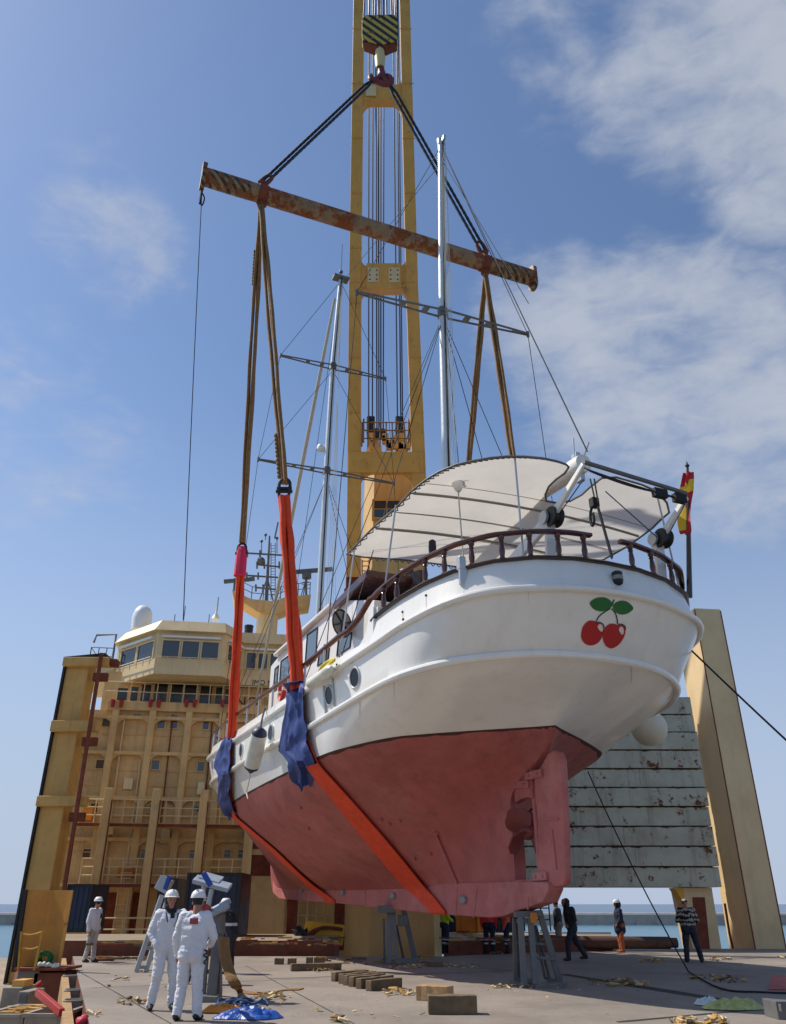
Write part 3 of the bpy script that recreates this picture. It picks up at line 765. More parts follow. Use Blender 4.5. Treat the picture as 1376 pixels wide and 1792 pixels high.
# pipes, lamps and boxes fixed to the wall
for x, y0, y1 in ((219, 1250, 1560), (303, 1250, 1440), (246, 1330, 1560), (372, 1262, 1400)):
    m1 = MB(); m1.tube([fpt(x, y0, .14), fpt(x + (y0 - y1) * .147 * (688 - x) / 500, y1, .14)], .045, 6)
    m1.build('pipe', ['ship_cream' if x < 250 else 'rust_red'], ab)
for x, y in ((240, 1252), (305, 1254), (175, 1394), (300, 1398), (232, 1468), (360, 1470)):
    p = fpt(x, y, .2); m1 = MB(); m1.box(p, (.35, .25, .12), FA); m1.tube([p, p - V((0, 0, .22))], [.16, .10], 8); m1.build('deck_lamp', ['steel_grey'], ab)
for x, y, w_, h_ in ((225, 1372, .5, .6), (352, 1380, .4, .7), (190, 1452, .6, .5), (290, 1462, .5, .8)):
    p = fpt(x, y, .15); m1 = MB(); m1.box(p, (w_, .3, h_), FA); m1.build('junction_box', ['ship_cream'], ab, smooth=False, bevel=.02)
# ladder and lower doors
u, z = fuz(207, 1630, OF - .5); m1 = MB(); zt_ = fuz(207, 1548, OF)[1]
for s_ in (-.28, .28): m1.beam(FW(u + s_, -.3, OF - .5), FW(u + s_, zt_, OF - .5), .06, .06)
for k in range(16): m1.beam(FW(u - .28, -.2 + k * .25, OF - .5), FW(u + .28, -.2 + k * .25, OF - .5), .04, .04)
m1.build('ladder', ['ship_cream'], ab, smooth=False)
for x0, x1 in ((181, 195), (235, 247)):
    u0, z1_ = fuz(x0, 1562); u1, z0 = fuz(x1, 1640); m1 = MB(); fbox(m1, u0, u1, z0, z1_, -.02, .07); m1.build('door', ['rust_red'], ab, smooth=False, bevel=.02)
m1 = MB(); rail_run(m1, FW(fuz(110, 1640, 3.2)[0], -.55, 3.2), FW(fuz(262, 1640, 3.2)[0], -.55, 3.2), 1.5, 3, 3, .04); m1.build('lower_rail', ['ship_cream'], ab)
m1 = MB(); fbox(m1, U0, fuz(262, 1640, 3.2)[0], -.95, -.6, 2.6, 3.3); m1.build('lower_ledge', ['ship_cream'], ab, smooth=False)

# deckhouse with grilles at the right end of the block
dh = thing('vent_house', 'plain tan deckhouse with two dark grilles under the yacht forefoot', 'deckhouse', FW(fuz(465, 1600, 6)[0], -1.7, 5), FA)
O2 = 6.
ua, ub_ = fuz(430, 1600, O2)[0], fuz(499, 1600, O2)[0]; zt_ = fuz(460, 1430, O2)[1]
m1 = MB(); fbox(m1, ua, ub_, -1.7, zt_, 3.4, O2); m1.build('wall', ['ship_paint'], dh, smooth=False, bevel=.04)
m1 = MB(); fbox(m1, ua - .1, ua + .09, -1.7, zt_ + .05, O2 - .1, O2 + .09); m1.build('corner_post', ['yellow_mach' if 0 else 'crane_cream'], dh, smooth=False)
for y0, y1 in ((1463, 1486), (1496, 1533)):
    u0, z1_ = fuz(440, y0, O2); u1, z0 = fuz(480, y1, O2)
    m1 = MB(); fbox(m1, u0, u1, z0, z1_, O2 - .1, O2 + .012); g = m1.build('grille', ['rust_red'], dh, smooth=False)
    m1 = MB()
    for k in range(7): fbox(m1, u0 + (u1 - u0) * k / 6 - .03, u0 + (u1 - u0) * k / 6 + .03, z0, z1_, O2 + .012, O2 + .05)
    m1.build('bars', ['rust_red'], g, smooth=False)

# navy freight containers standing before the block
def container(px0, px1, py0, py1, y, label, depth=2.4):
    p0, p1 = aty(px0, py1, y), aty(px1, py0, y)
    cx = (p0.x + p1.x) / 2; w = p1.x - p0.x; z0, z1_ = p0.z, p1.z
    t = thing('freight_container', label, 'container', (cx, y + depth / 2, z0), 0, 'navy containers before the accommodation block')
    m1 = MB(); m1.box((cx, y + depth / 2, (z0 + z1_) / 2), (w, depth, z1_ - z0)); m1.build('body', ['navy'], t, smooth=False, bevel=.02)
    m1 = MB()
    for sx in (p0.x + .05, p1.x - .05): m1.box((sx, y - .02, (z0 + z1_) / 2), (.12, .1, z1_ - z0))
    for sz in (z0 + .06, z1_ - .06): m1.box((cx, y - .015, sz), (w - .2, .08, .12))
    m1.build('frame', ['dark_steel'], t, smooth=False)
    m1 = MB(); k = max(3, int(w / .28))
    for i in range(k): m1.box((p0.x + .12 + (w - .24) * (i + .5) / k, y - .008, (z0 + z1_) / 2), ((w - .24) / k * .5, .04, z1_ - z0 - .26))
    m1.build('corrugation', ['navy'], t, smooth=False)
container(316, 424, 1527, 1655, 34.6, 'large navy container behind the leaning support stand')
container(266, 312, 1537, 1655, 36.2, 'narrow navy container end left of the leaning ladder-like stand')
container(106, 164, 1547, 1632, 41.5, 'dark navy container half hidden by the orange panel at the left')
# ---------------------------------------------------------------- ship crane
cr = thing('ship_crane', 'tall ochre ship crane with twin-legged jib and striped hook rising behind the yacht', 'crane', (-.3, 44, -1.7))
def cy(px, py, y): return aty(px, py, y)
YF = 42.0
# pedestal: front face and a sunlit left face
xa_, xb_ = cy(645, 1600, YF).x, cy(760, 1600, YF).x; xl_ = cy(603, 1600, YF + 1.9).x
zp1 = 17.4
pl = [(xl_, YF + 2.6), (xa_, YF), (xb_, YF), (xb_ + .5, YF + 3.2), (xl_ + .6, YF + 4.4)]
def pris(pts, z0, z1_, name, mat, parent, bevel=.05, sx=1., dx=0.):
    n = len(pts); cx = sum(p[0] for p in pts) / n; cyy = sum(p[1] for p in pts) / n
    vs = [V((x, y, z0)) for x, y in pts] + [V((cx + (x - cx) * sx + dx, cyy + (y - cyy) * sx, z1_)) for x, y in pts]
    return MB().add(vs, [tuple(range(n - 1, -1, -1)), tuple(range(n, 2 * n))] + [(i, (i + 1) % n, n + (i + 1) % n, n + i) for i in range(n)]).build(name, [mat], parent, smooth=False, bevel=bevel)
pris(pl, -1.7, zp1, 'pedestal', 'crane_cream', cr)
# machinery house
h0, h1 = zp1 + .05, cy(680, 805, YF).z
hx0, hx1 = cy(652, 900, YF).x, cy(742, 900, YF).x; hxl = cy(633, 940, YF + 1.6).x
hp = [(hxl, YF + 1.8), (hx0, YF - .05), (hx1, YF - .05), (hx1 + .3, YF + 3.4), (hxl + .5, YF + 4.2)]
pris(hp, h0, h1, 'machinery_house', 'house_paint', cr, .05, .93)
mb = MB(); p0, p1 = cy(654, 907, YF), cy(700, 877, YF)
mb.box(((p0.x + p1.x) / 2, YF + .06, (p0.z + p1.z) / 2), (p1.x - p0.x + .2, .3, p1.z - p0.z + .2)); cw = mb.build('cab_window', ['crane_paint'], cr, smooth=False)
mb = MB()
for i in range(2):
    for j in range(2):
        mb.box((p0.x + (p1.x - p0.x) * (i + .5) / 2, YF - .09, p0.z + (p1.z - p0.z) * (j + .5) / 2), ((p1.x - p0.x) / 2 - .08, .06, (p1.z - p0.z) / 2 - .08))
mb.build('pane', ['glass_sky'], cw, smooth=False)
mb = MB()
for x in (634, 646): mb.tube([cy(x, 1055, YF - .3), cy(x, 980, YF - .3)], .035, 5)
for k in range(9): mb.beam(cy(634, 982 + k * 8.5, YF - .3), cy(646, 982 + k * 8.5, YF - .3), .04, .04)
mb.build('ladder', ['rust_red'], cr)
mb = MB(); mb.box(cy(618, 1020, YF + .4), (.8, .8, 1.9)); mb.box(cy(618, 1048, YF + .4), (1.0, 1.0, 1.0)); mb.build('jib_hinge', ['rust_red'], cr, smooth=False, bevel=.08)
# jib: two box legs from the hinge up to the head far above, leaning out over the yacht
KB = V((0, 42.2, 0)); 
def jib_pt(px, py):
    """point of the jib plane (through the hinge line, leaning towards the hook)"""
    a = V((0, 42.0, 19.0)); nrm = V((0, 41., 16.)).normalized()  # plane holding the x axis and the jib axis
    r = pix_ray(px, py); return EYE + r * ((a - EYE).dot(nrm) / r.dot(nrm))
JN = V((0, 41., 16.)).normalized()
legs = (((619.5, 1010), (622, 500), (628.5, 0), (632, -170), 22, 17), ((735, 880), (721, 500), (708, 0), (703, -170), 24, 17))
for a, b, c, d, w0, w1 in legs:
    P = [jib_pt(*a), jib_pt(*b), jib_pt(*c), jib_pt(*d)]
    mb = MB()
    for i in range(3):
        wa = (.80, .70, .62, .58)
        mb.beam(P[i], P[i + 1], wa[i], .95, JN, w2=wa[i + 1], h2=.95)
    mb.build('jib_leg', ['crane_paint'], cr, smooth=False, bevel=.03)
# weld seams and a rung ladder on the jib
for a, b, c, d, w0, w1 in legs:
    for k in range(9):
        y = 60 + k * 95; x = a[0] + (c[0] - a[0]) * (a[1] - y) / (a[1] - c[1])
        if y > a[1] - 20: continue
        p, q = jib_pt(x - w0 * .47, y), jib_pt(x + w0 * .47, y); f_ = JN * (-.49 if JN.y > 0 else .49)
        MB().beam(p + f_, q + f_, .03, .05, JN).build('weld_seam', ['crane_paint'], cr, smooth=False)
def jbeam(x0, x1, ym, hpx, name, dep=.9, mat='crane_paint'):
    a, b = jib_pt(x0, ym), jib_pt(x1, ym); h = (jib_pt(x0, ym - hpx / 2) - jib_pt(x0, ym + hpx / 2)).length
    return MB().beam(a, b, dep, h, (jib_pt(x0, ym - 10) - a).normalized()).build(name, [mat], cr, smooth=False, bevel=.03)
jbeam(630, 708, 168, 27, 'cross_beam', .8)
jbeam(617, 727, 489, 36, 'cross_beam', .8)
jbeam(611, 741, 811, 36, 'cross_beam', 1.1)
# head sheaves out of the frame above
mb = MB(); mb.beam(jib_pt(632, -165), jib_pt(703, -165), 1.2, 1.6, (0, 0, 1)); mb.build('jib_head', ['crane_paint'], cr, smooth=False)
# rounded gussets in the corners
def gusset(cx, cyp, sx, sy, r):
    m1 = MB(); pts = [(0, 0)] + [(r - r * math.sin(t), r - r * math.cos(t)) for t in [i * math.pi / 16 for i in range(9)]]
    P = [jib_pt(cx + sx * x, cyp + sy * y) for x, y in pts]
    n = len(P); vs = [p - JN * .35 for p in P] + [p + JN * .35 for p in P]
    m1.add(vs, [tuple(range(n)), tuple(range(2 * n - 1, n - 1, -1))] + [(i, (i + 1) % n, n + (i + 1) % n, n + i) for i in range(n)])
    return m1
for g in ((634, 181, 1, 1, 20), (702, 181, -1, 1, 20), (633, 155, 1, -1, 12), (703, 155, -1, -1, 12), (632, 507, 1, 1, 22), (712, 507, -1, 1, 22), (632, 471, 1, -1, 16), (711, 471, -1, -1, 16), (629, 829, 1, 1, 28), (724, 829, -1, 1, 28)):
    gusset(*g).build('gusset', ['crane_paint'], cr, smooth=False)
# centre block on the middle beam with two riveted plates
jbeam(642, 703, 489, 44, 'block_housing', 1.15)
for x in (654, 690):
    a, b = jib_pt(x - 9.5, 488), jib_pt(x + 9.5, 488); f = -JN * .6
    if f.y > 0: f = -f
    pl_ = MB().beam(a + f, b + f, .06, (jib_pt(x, 476) - jib_pt(x, 501)).length, (jib_pt(x, 470) - jib_pt(x, 480)).normalized()).build('cover_plate', ['ship_cream'], cr, smooth=False)
    m1 = MB()
    for sx in (-6, 6):
        for sy in (-8, 0, 8): m1.ball(jib_pt(x + sx, 488 + sy) + f * 1.06, .05, 5)
    m1.build('bolts', ['rust_red'], pl_)
a, b = jib_pt(641, 167), jib_pt(659, 167); f = V((0, -.45, -.2)); MB().beam(a + f, b + f, .06, .62, (jib_pt(641, 150) - a).normalized()).build('cover_plate', ['ship_cream'], cr, smooth=False)
# working platform with rail on the lowest beam
mb = MB()
p0, p1 = jib_pt(613, 791), jib_pt(739, 791)
for h in (.55, 1.1, 1.65): mb.tube([p0 + V((.7, -.6, h)), p1 + V((-.7, -.6, h))], .04, 5)
for k in range(9): c = (p0 + V((.7, -.6, 0))).lerp(p1 + V((-.7, -.6, 0)), k / 8); mb.tube([c, c + V((0, 0, 1.65))], .045, 5)
for sgn, c in ((1, p0 + V((.8, -.7, .2))), (-1, p1 + V((-.8, -.7, .2)))):
    mb.tube(smooth_path([c, c + V((0, -.35, .5)), c + V((0, -.35, 1.3)), c + V((0, 0, 1.6))], 4), .05, 6)
mb.build('platform_rail', ['rail_brown'], cr)
# winch sheaves at the house top
tp = V((0, YF + 1.4, h1))
mb = MB()
for x0, x1, z in ((640, 668, 2.0), (690, 716, 2.1)):
    a, b = cy(x0, 760, YF + 1.4), cy(x1, 760, YF + 1.4)
    mb.add([(a.x, YF + .6, h1 - .1), (b.x, YF + .6, h1 - .1), (b.x - .25, YF + .9, h1 + z + .9), (a.x + .25, YF + .9, h1 + z + .9), (a.x, YF + 2.4, h1 - .1), (b.x, YF + 2.4, h1 - .1), (b.x - .25, YF + 2, h1 + z + .9), (a.x + .25, YF + 2, h1 + z + .9)],
           [(0, 1, 2, 3), (5, 4, 7, 6), (1, 5, 6, 2), (4, 0, 3, 7), (3, 2, 6, 7)])
mb.build('a_frame', ['crane_cream'], cr, smooth=False)
for k in range(14):
    a = cy(random.uniform(645, 716), random.uniform(765, 788), YF + .5); MB().box(a, (random.uniform(.15, .5), .3, random.uniform(.2, .7)), 0).build('winch_gear', ['crane_paint'], cr, smooth=False)
mb = MB()
for x in (646, 652, 660, 666, 671, 696, 702): mb.tube([cy(x, 730 if x < 658 or x > 690 else 752, YF + .8), cy(x, 768, YF + .8)], .16, 8)
mb.build('rope_sockets', ['dark_steel'], cr)
# luffing and hoisting wires
head = jib_pt(668, -165)
for xb0, yb0, xt in ((645.5, 740, 645), (652, 740, 652.5), (660, 765, 657), (663.5, 765, 661.5), (667, 765, 666), (671, 765, 672), (696, 740, 686), (702, 745, 692.5), (705, 740, 695)):
    a = cy(xb0, yb0, YF + .8); b = jib_pt(xt, -160) + V((0, .8, 0))
    MB().tube([a, b], .048, 5).build('luffing_wire', ['wire_blue'], cr)
# ---------------------------------------------------------------- hook block
HY = 25.95
hb = thing('hook_block', 'black and yellow striped hook block hanging from the crane wires', 'hook block', aty(665, 150, HY))
def stripes(name='hazard_stripes', ca='c9a536', cb='1d1b18', wear=.6):
    m = bpy.data.materials.new(name); m.use_nodes = True; nt = m.node_tree; N, L = nt.nodes, nt.links; b = N['Principled BSDF']
    b.inputs['Roughness'].default_value = .55
    tc = N.new('ShaderNodeTexCoord'); mp = N.new('ShaderNodeMapping'); mp.inputs['Rotation'].default_value = (0, R(42), 0); L.new(tc.outputs['Object'], mp.inputs[0])
    sp = N.new('ShaderNodeSeparateXYZ'); L.new(mp.outputs[0], sp.inputs[0])
    a = N.new('ShaderNodeMath'); a.operation = 'MULTIPLY'; L.new(sp.outputs[0], a.inputs[0]); a.inputs[1].default_value = 1 / STRIPE
    f = N.new('ShaderNodeMath'); f.operation = 'FRACT'; L.new(a.outputs[0], f.inputs[0])
    g = N.new('ShaderNodeMath'); g.operation = 'GREATER_THAN'; L.new(f.outputs[0], g.inputs[0]); g.inputs[1].default_value = .5
    n = N.new('ShaderNodeTexNoise'); n.inputs['Scale'].default_value = 3.5; n.inputs['Detail'].default_value = 8; L.new(tc.outputs['Object'], n.inputs[0])
    r = N.new('ShaderNodeMapRange'); r.inputs[1].default_value = wear; r.inputs[2].default_value = wear + .06; L.new(n.outputs[0], r.inputs[0])
    x = N.new('ShaderNodeMix'); x.data_type = 'RGBA'; L.new(g.outputs[0], x.inputs[0]); x.inputs[6].default_value = (*H(ca), 1); x.inputs[7].default_value = (*H(cb), 1)
    y = N.new('ShaderNodeMix'); y.data_type = 'RGBA'; L.new(r.outputs[0], y.inputs[0]); L.new(x.outputs[2], y.inputs[6]); y.inputs[7].default_value = (*H('7a4a26'), 1)
    L.new(y.outputs[2], b.inputs['Base Color']); return m
STRIPE = .40
MATS['hazard_stripes'] = stripes()
STRIPE = .27
MATS['hazard_worn'] = stripes('hazard_worn', '94784f', '382a20', .5)
def hx(px, py, o=0.): p = aty(px, py, HY); return p + V((0, o, 0))
ol = [(634, 44), (640, 36), (690, 35), (696, 42), (696, 78), (693, 82), (666, 88), (638, 80), (634, 74)]
for o0, o1, nm, mt in ((-.30, -.24, 'cheek_plate', 'hazard_stripes'), (.24, .30, 'cheek_plate', 'hazard_stripes')):
    n = len(ol); vs = [hx(x, y, o0) for x, y in ol] + [hx(x, y, o1) for x, y in ol]
    MB().add(vs, [tuple(range(n)), tuple(range(2 * n - 1, n - 1, -1))] + [((i + 1) % n, i, n + i, n + (i + 1) % n) for i in range(n)]).build(nm, [mt], hb, smooth=False, bevel=.02)
mb = MB()
ol2 = [(637, 44), (642, 38), (688, 37), (693, 43), (694, 82), (676, 90), (657, 90), (637, 82)]
n = len(ol2); vs = [hx(x, y, -.235) for x, y in ol2] + [hx(x, y, .235) for x, y in ol2]
mb.add(vs, [tuple(range(n)), tuple(range(2 * n - 1, n - 1, -1))] + [((i + 1) % n, i, n + i, n + (i + 1) % n) for i in range(n)]); mb.build('sheave_housing', ['rust_red'], hb, smooth=False)
mb = MB(); mb.tube([hx(665, 84), hx(665, 100), hx(665.5, 101), hx(665.5, 119)], [.24, .24, .29, .22], 12); mb.build('swivel', ['crane_cream'], hb)
mb = MB()
q = [(665, 116), (667, 124), (667, 132), (660, 139), (652, 141), (649, 135), (650, 130)]; mb.tube(smooth_path([hx(*p) for p in q], 5), [.15] * 5 + [.16] * 20 + [.14, .12, .1, .09, .08, .06], 10)
q = [(665, 116), (669, 126), (672, 138), (680, 147), (684, 143), (682, 135), (676, 130)]; mb.tube(smooth_path([hx(*p) for p in q], 5), [.15] * 5 + [.16] * 20 + [.14, .12, .1, .09, .08, .06], 10)
mb.tube(smooth_path([hx(652, 139), hx(661, 143), hx(672, 147), hx(680, 146)], 4), .15, 8)
M('hook_red', '6e2420', .55, var=.3, vs=3); mb.build('ram_horn_hook', ['hook_red'], hb)
for x in (637, 645, 657, 664, 672, 677, 686, 693):
    MB().tube([hx(x, 42, random.choice((-.3, .3))), jib_pt(x * .7 + 200, -158)], .045, 5).build('hoist_wire', ['wire_blue'], hb)

# ---------------------------------------------------------------- spreader beam
BH = 28.5
bL, bA, bB, bR = atz(357, 309, BH), atz(460, 341, BH), atz(848, 461, BH), atz(932, 487, BH)
bdir = (bR - bL).normalized()
def bpt(px, py):   # nearest point of the beam axis to the pixel ray
    r = pix_ray(px, py); n = r.cross(bdir); m_ = r.cross(n)
    return bL + bdir * ((EYE - bL).dot(m_) / bdir.dot(m_))
bA, bB, bR = bpt(460, 341), bpt(848, 461), bpt(932, 486)
sb = thing('spreader_beam', 'long rusty tubular spreader beam with striped ends slung under the crane hook', 'spreader beam', (bL + bR) / 2)
L_ = (bR - bL).length
def spread_mat():
    m = M('beam_rust', '92765a', .85, var=.25, vs=1.6, rust=.86, rs=1.2, rcol='6e3b1e', streak=.4, bump=.01, bs=6); return m
spread_mat()
mb = MB(); mb.tube([bL.lerp(bR, i / 24) for i in range(25)], .385, 20); mb.build('tube', ['beam_rust'], sb)
for a, b in ((bL + bdir * .25, bL + bdir * 1.9), (bR - bdir * 1.9, bR - bdir * .25)):
    MB().tube([a, b], .393, 20).build('striped_sleeve', ['hazard_worn'], sb)
for e, s_ in ((bL, -1), (bR, 1)):
    mb = MB(); mb.box(e + bdir * s_ * .02, (.16, .62, .9), math.atan2(bdir.y, bdir.x))
    for s2 in (-1, 1): mb.tube([e + bdir * (s_ * .02 - .09) + V((0, 0, s2 * .42)), e + bdir * (s_ * .02 + .09) + V((0, 0, s2 * .42))], .3, 14)
    mb.build('end_plate', ['hazard_worn'], sb, smooth=False)
for c in (bA, bB):
    mb = MB(); mb.box(c, (.24, .1, 1.25), math.atan2(bdir.y, bdir.x))
    for s2 in (-1, 1): mb.tube([c + V((0, -.08, s2 * .55)), c + V((0, .08, s2 * .55))], .2, 12)
    mb.tube([c - bdir * .2, c + bdir * .2], .42, 20)
    mb.build('lug', ['rust_red'], sb, smooth=False)
# wire rope pairs from the hook to the beam lugs, with shackles
hk0, hk1 = hx(652, 140), hx(681, 146)
for hk, c, lab in ((hk0, bA, 'from the hook down to the left lug of the rusty beam'), (hk1, bB, 'from the hook down to the right lug, behind the taller mast')):
    t = thing('wire_sling', 'dark wire rope ' + lab, 'wire sling', hk, 0, 'wire slings from hook to beam')
    top = c + V((0, 0, .75)); d = (top - hk).normalized(); sd = d.cross(V((0, 1, 0))).normalized() * .11
    for s_ in (-1, 1):
        P = [hk + (top - hk) * (i / 60) + sd * s_ * min(1, i / 4) for i in range(61)]
        mb = MB(); mb.tube(P, [.062 + .014 * (i % 2) for i in range(61)], 7); mb.build('rope_leg', ['wire'], t)
    mb = MB(); mb.tube(smooth_path([top + sd * 1.6 + d * .1, top + d * .0 - sd * 0 + V((0, 0, .05)), top - sd * 1.6 + d * .1, top - sd * 1.2 - d * .5, top + sd * 1.2 - d * .5, top + sd * 1.6 + d * .1], 4), .07, 8); mb.build('shackle', ['rust_red'], t)
# tag line at the beam's left end
tl = bL + V((0, 0, -.65)); e = atz(321, 1083, 15.5)
tlb = aty(321, 1085, tl.y + 3)
tag(MB().tube(sag(tl, tlb, .25), .018, 5).build('tag_line', ['rope_dark']), 'thin dark tag line hanging from the left end of the rusty beam', 'rope')
mb = MB()
mb.tube([tl, tl - V((0, 0, .9))], .05, 6); mb.tube(smooth_path([tl - V((0, 0, .25)), tl + V((.16, 0, -.6)), tl + V((.1, 0, -1.0)), tl - V((0, 0, .8))], 4), .03, 5)
tag(mb.build('rope_knot', ['rope_dark']), 'dark knotted rope loop under the left end of the rusty beam', 'rope')
# ---------------------------------------------------------------- the motor sailer hanging in the slings
YA = R(22.5)
YO = V((3.7, 18.2, 0))
YM = Matrix.Translation(YO) @ Matrix.Rotation(R(90) + YA, 4, 'Z')   # local x forward, y port, z up
YI = YM.inverted()
def yw(s, b, z): return YM @ V((s, b, z))
def yray(px, py): return YI @ EYE, (YI.to_3x3() @ pix_ray(px, py)).normalized()
def yb(px, py, b):
    o, d = yray(px, py); return o + d * ((b - o.y) / d.y)
def ys_(px, py, s):
    o, d = yray(px, py); return o + d * ((s - o.x) / d.x)
def yz(px, py, z):
    o, d = yray(px, py); return o + d * ((z - o.z) / d.z)
yt = thing('motor_sailer', 'white two-masted motor sailer with red bottom and cherries on its stern, hanging in orange slings', 'yacht', YO, R(90) + YA)
assert (yt.matrix_basis - YM).median_scale is not None if False else True
TOP = [(-2.47, 0, 8.21), (-2.43, .8, 8.20), (-2.25, 1.65, 8.16), (-1.85, 2.48, 8.09), (-1.2, 3.06, 8.02), (-.4, 3.38, 7.97), (.4, 3.58, 7.91), (1.1, 3.68, 7.86), (1.85, 3.75, 7.80), (2.02, 3.80, 7.36), (3.4, 4.06, 7.26), (5.8, 4.22, 7.12), (8, 4.33, 7.10), (10.2, 4.40, 7.14), (14.2, 4.44, 7.25), (17, 4.40, 7.40), (19.6, 4.23, 7.60), (22.5, 3.75, 7.95), (25.2, 2.85, 8.35), (27.4, 1.55, 8.72), (28.8, .10, 8.98)]
US = [(-2.75, 0, 7.45), (-2.65, .95, 7.45), (-2.42, 1.75, 7.42), (-1.93, 2.66, 7.38), (-1.1, 3.27, 7.30), (.2, 3.64, 7.2), (1.3, 3.86, 7.06), (3.0, 4.08, 6.95), (5.6, 4.29, 6.84), (10, 4.44, 6.80), (13.6, 4.50, 6.86), (17, 4.46, 7.0), (19.8, 4.30, 7.16), (22.5, 3.76, 7.48), (25, 2.80, 7.82), (27, 1.52, 8.14), (28.3, .10, 8.40)]
LS = [(-1.98, 0, 6.26), (-1.88, .8, 6.26), (-1.68, 1.5, 6.25), (-1.25, 2.3, 6.22), (-.55, 3.06, 6.18), (.45, 3.62, 6.10), (1.7, 3.84, 6.04), (3.4, 3.98, 5.97), (5.7, 4.1, 5.90), (9.6, 4.42, 5.85), (14, 4.42, 5.90), (18.2, 4.30, 6.05), (21.5, 3.65, 6.22), (24.5, 2.35, 6.42), (26.6, .95, 6.6), (27.4, .10, 6.72)]
WL = [(.02, 0, 5.22), (.35, .42, 5.21), (1.1, 1.45, 5.19), (1.9, 2.45, 5.17), (2.55, 3.08, 5.15), (3.9, 3.66, 5.11), (5.3, 3.92, 5.09), (8.2, 4.06, 5.03), (11, 4.12, 5.0), (15, 4.02, 5.0), (19, 3.5, 5.0), (22, 2.6, 5.02), (24.5, 1.4, 5.06), (26.1, .10, 5.1)]
L1 = [(.62, .10, 4.60), (1.0, .3, 4.59), (1.7, .95, 4.6), (2.7, 1.75, 4.56), (3.8, 2.5, 4.5), (5.6, 3.15, 4.42), (8.4, 3.62, 4.3), (13, 3.62, 4.25), (17.5, 3.05, 4.25), (21, 2.1, 4.3), (23.6, 1.0, 4.4), (25.5, .09, 4.5)]
L1b = [(1.86, .14, 3.98), (2.2, .30, 3.98), (2.7, .72, 3.97), (3.6, 1.4, 3.93), (5.2, 2.15, 3.85), (8.4, 2.95, 3.7), (13, 3.0, 3.6), (17.5, 2.4, 3.6), (21, 1.5, 3.65), (23.4, .62, 3.75), (25.0, .09, 3.85)]
L2 = [(1.95, .15, 3.25), (2.5, .19, 3.22), (3.6, .42, 3.18), (5.2, 1.0, 3.1), (8.4, 1.9, 2.95), (13, 2.05, 2.85), (17.5, 1.55, 2.85), (21, .85, 2.9), (23.2, .34, 3.0), (24.6, .09, 3.1)]
L3 = [(1.97, .15, 2.3), (2.6, .16, 2.3), (4, .22, 2.3), (6, .36, 2.28), (9, .62, 2.26), (13, .68, 2.25), (17.5, .52, 2.26), (21, .32, 2.3), (23, .2, 2.34), (24.2, .1, 2.4)]
L4 = [(1.98, .14, 1.95), (2.6, .15, 1.95), (4, .16, 1.95), (6, .17, 1.95), (9, .18, 1.97), (13, .19, 2.0), (17.5, .19, 2.05), (21, .18, 2.1), (22.8, .15, 2.12), (23.9, .1, 2.15)]
NT = 110
def resample(tab, n=NT, sm=True):
    P = smooth_path(tab, 8) if sm else [V(p) for p in tab]
    D = [0]
    for i in range(1, len(P)): D.append(D[-1] + (P[i] - P[i - 1]).length)
    out = []; j = 0
    for k in range(n + 1):
        t = k / n; t = t * .62 + t * t * .38          # denser at the stern
        d = t * D[-1]
        while j < len(D) - 2 and D[j + 1] < d: j += 1
        f = (d - D[j]) / max(1e-9, D[j + 1] - D[j]); out.append(P[j].lerp(P[j + 1], min(1, max(0, f))))
    for p in out: p.y = max(p.y, 0.0)
    return out
LV = {k: resample(v) for k, v in dict(US=US, LS=LS, WL=WL, L1=L1, L1b=L1b, L2=L2, L3=L3, L4=L4).items()}
LV['TOP'] = resample(TOP, sm=False)
def cr(a, b, c, d, t): return .5 * ((2 * b) + (c - a) * t + (2 * a - 5 * b + 4 * c - d) * t * t + (3 * b - a - 3 * c + d) * t ** 3)
def strips(levels, nsub):
    rows = []
    for i in range(len(levels) - 1):
        A, B, C_, D_ = levels[max(i - 1, 0)], levels[i], levels[i + 1], levels[min(i + 2, len(levels) - 1)]
        for k in range(nsub): rows.append([cr(A[j], B[j], C_[j], D_[j], k / nsub) for j in range(NT + 1)])
    rows.append(levels[-1]); return rows
under = strips([LV['L4'], LV['L3'], LV['L2'], LV['L1b'], LV['L1'], LV['WL']], 4)
mid = []
for k in range(5):
    t = k / 4; mid.append([LV['WL'][j].lerp(LV['LS'][j], t) + V((.10, 0, 0)) * math.sin(t * math.pi) * (1 if j < 14 else 0) for j in range(NT + 1)])
up = [[LV['LS'][j].lerp(LV['US'][j], k / 3) for j in range(NT + 1)] for k in range(4)]
top = [[LV['US'][j].lerp(LV['TOP'][j], k / 2) for j in range(NT + 1)] for k in range(3)]
def SB(p):
    """starboard counterpart of a port point; the starboard quarter is a touch fuller"""
    f = max(0, min(1, 1 - (p.x + 2.7) / 9)) * max(0, min(1, (p.z - 5.2) / 2.2)); return V((p.x, -p.y * (1 + .075 * f), p.z))
def hullpart(name, rows, mat, angle=50, close=True):
    full = [list(reversed([SB(p) for p in r[1:]])) + r for r in rows] if rows[0][0].y < 1e-6 else None
    mb = MB()
    if full: mb.grid([[YM @ p for p in r] for r in full])
    else:
        r2 = [list(reversed([SB(p) for p in r])) + r for r in rows]; mb.grid([[YM @ p for p in r] for r in r2])
    return mb.build(name, [mat], yt, angle=angle)
hull_rows_all = under + mid[1:] + up[1:] + top[1:]
HV, HF = [], []
for sgn in (1, -1):
    o = len(HV)
    for r in hull_rows_all: HV += [p if sgn > 0 else SB(p) for p in r]
    w = NT + 1
    for i in range(len(hull_rows_all) - 1):
        for j in range(NT): HF.append((o + i * w + j, o + i * w + j + 1, o + (i + 1) * w + j + 1, o + (i + 1) * w + j))
BVH = BVHTree.FromPolygons(HV, HF)
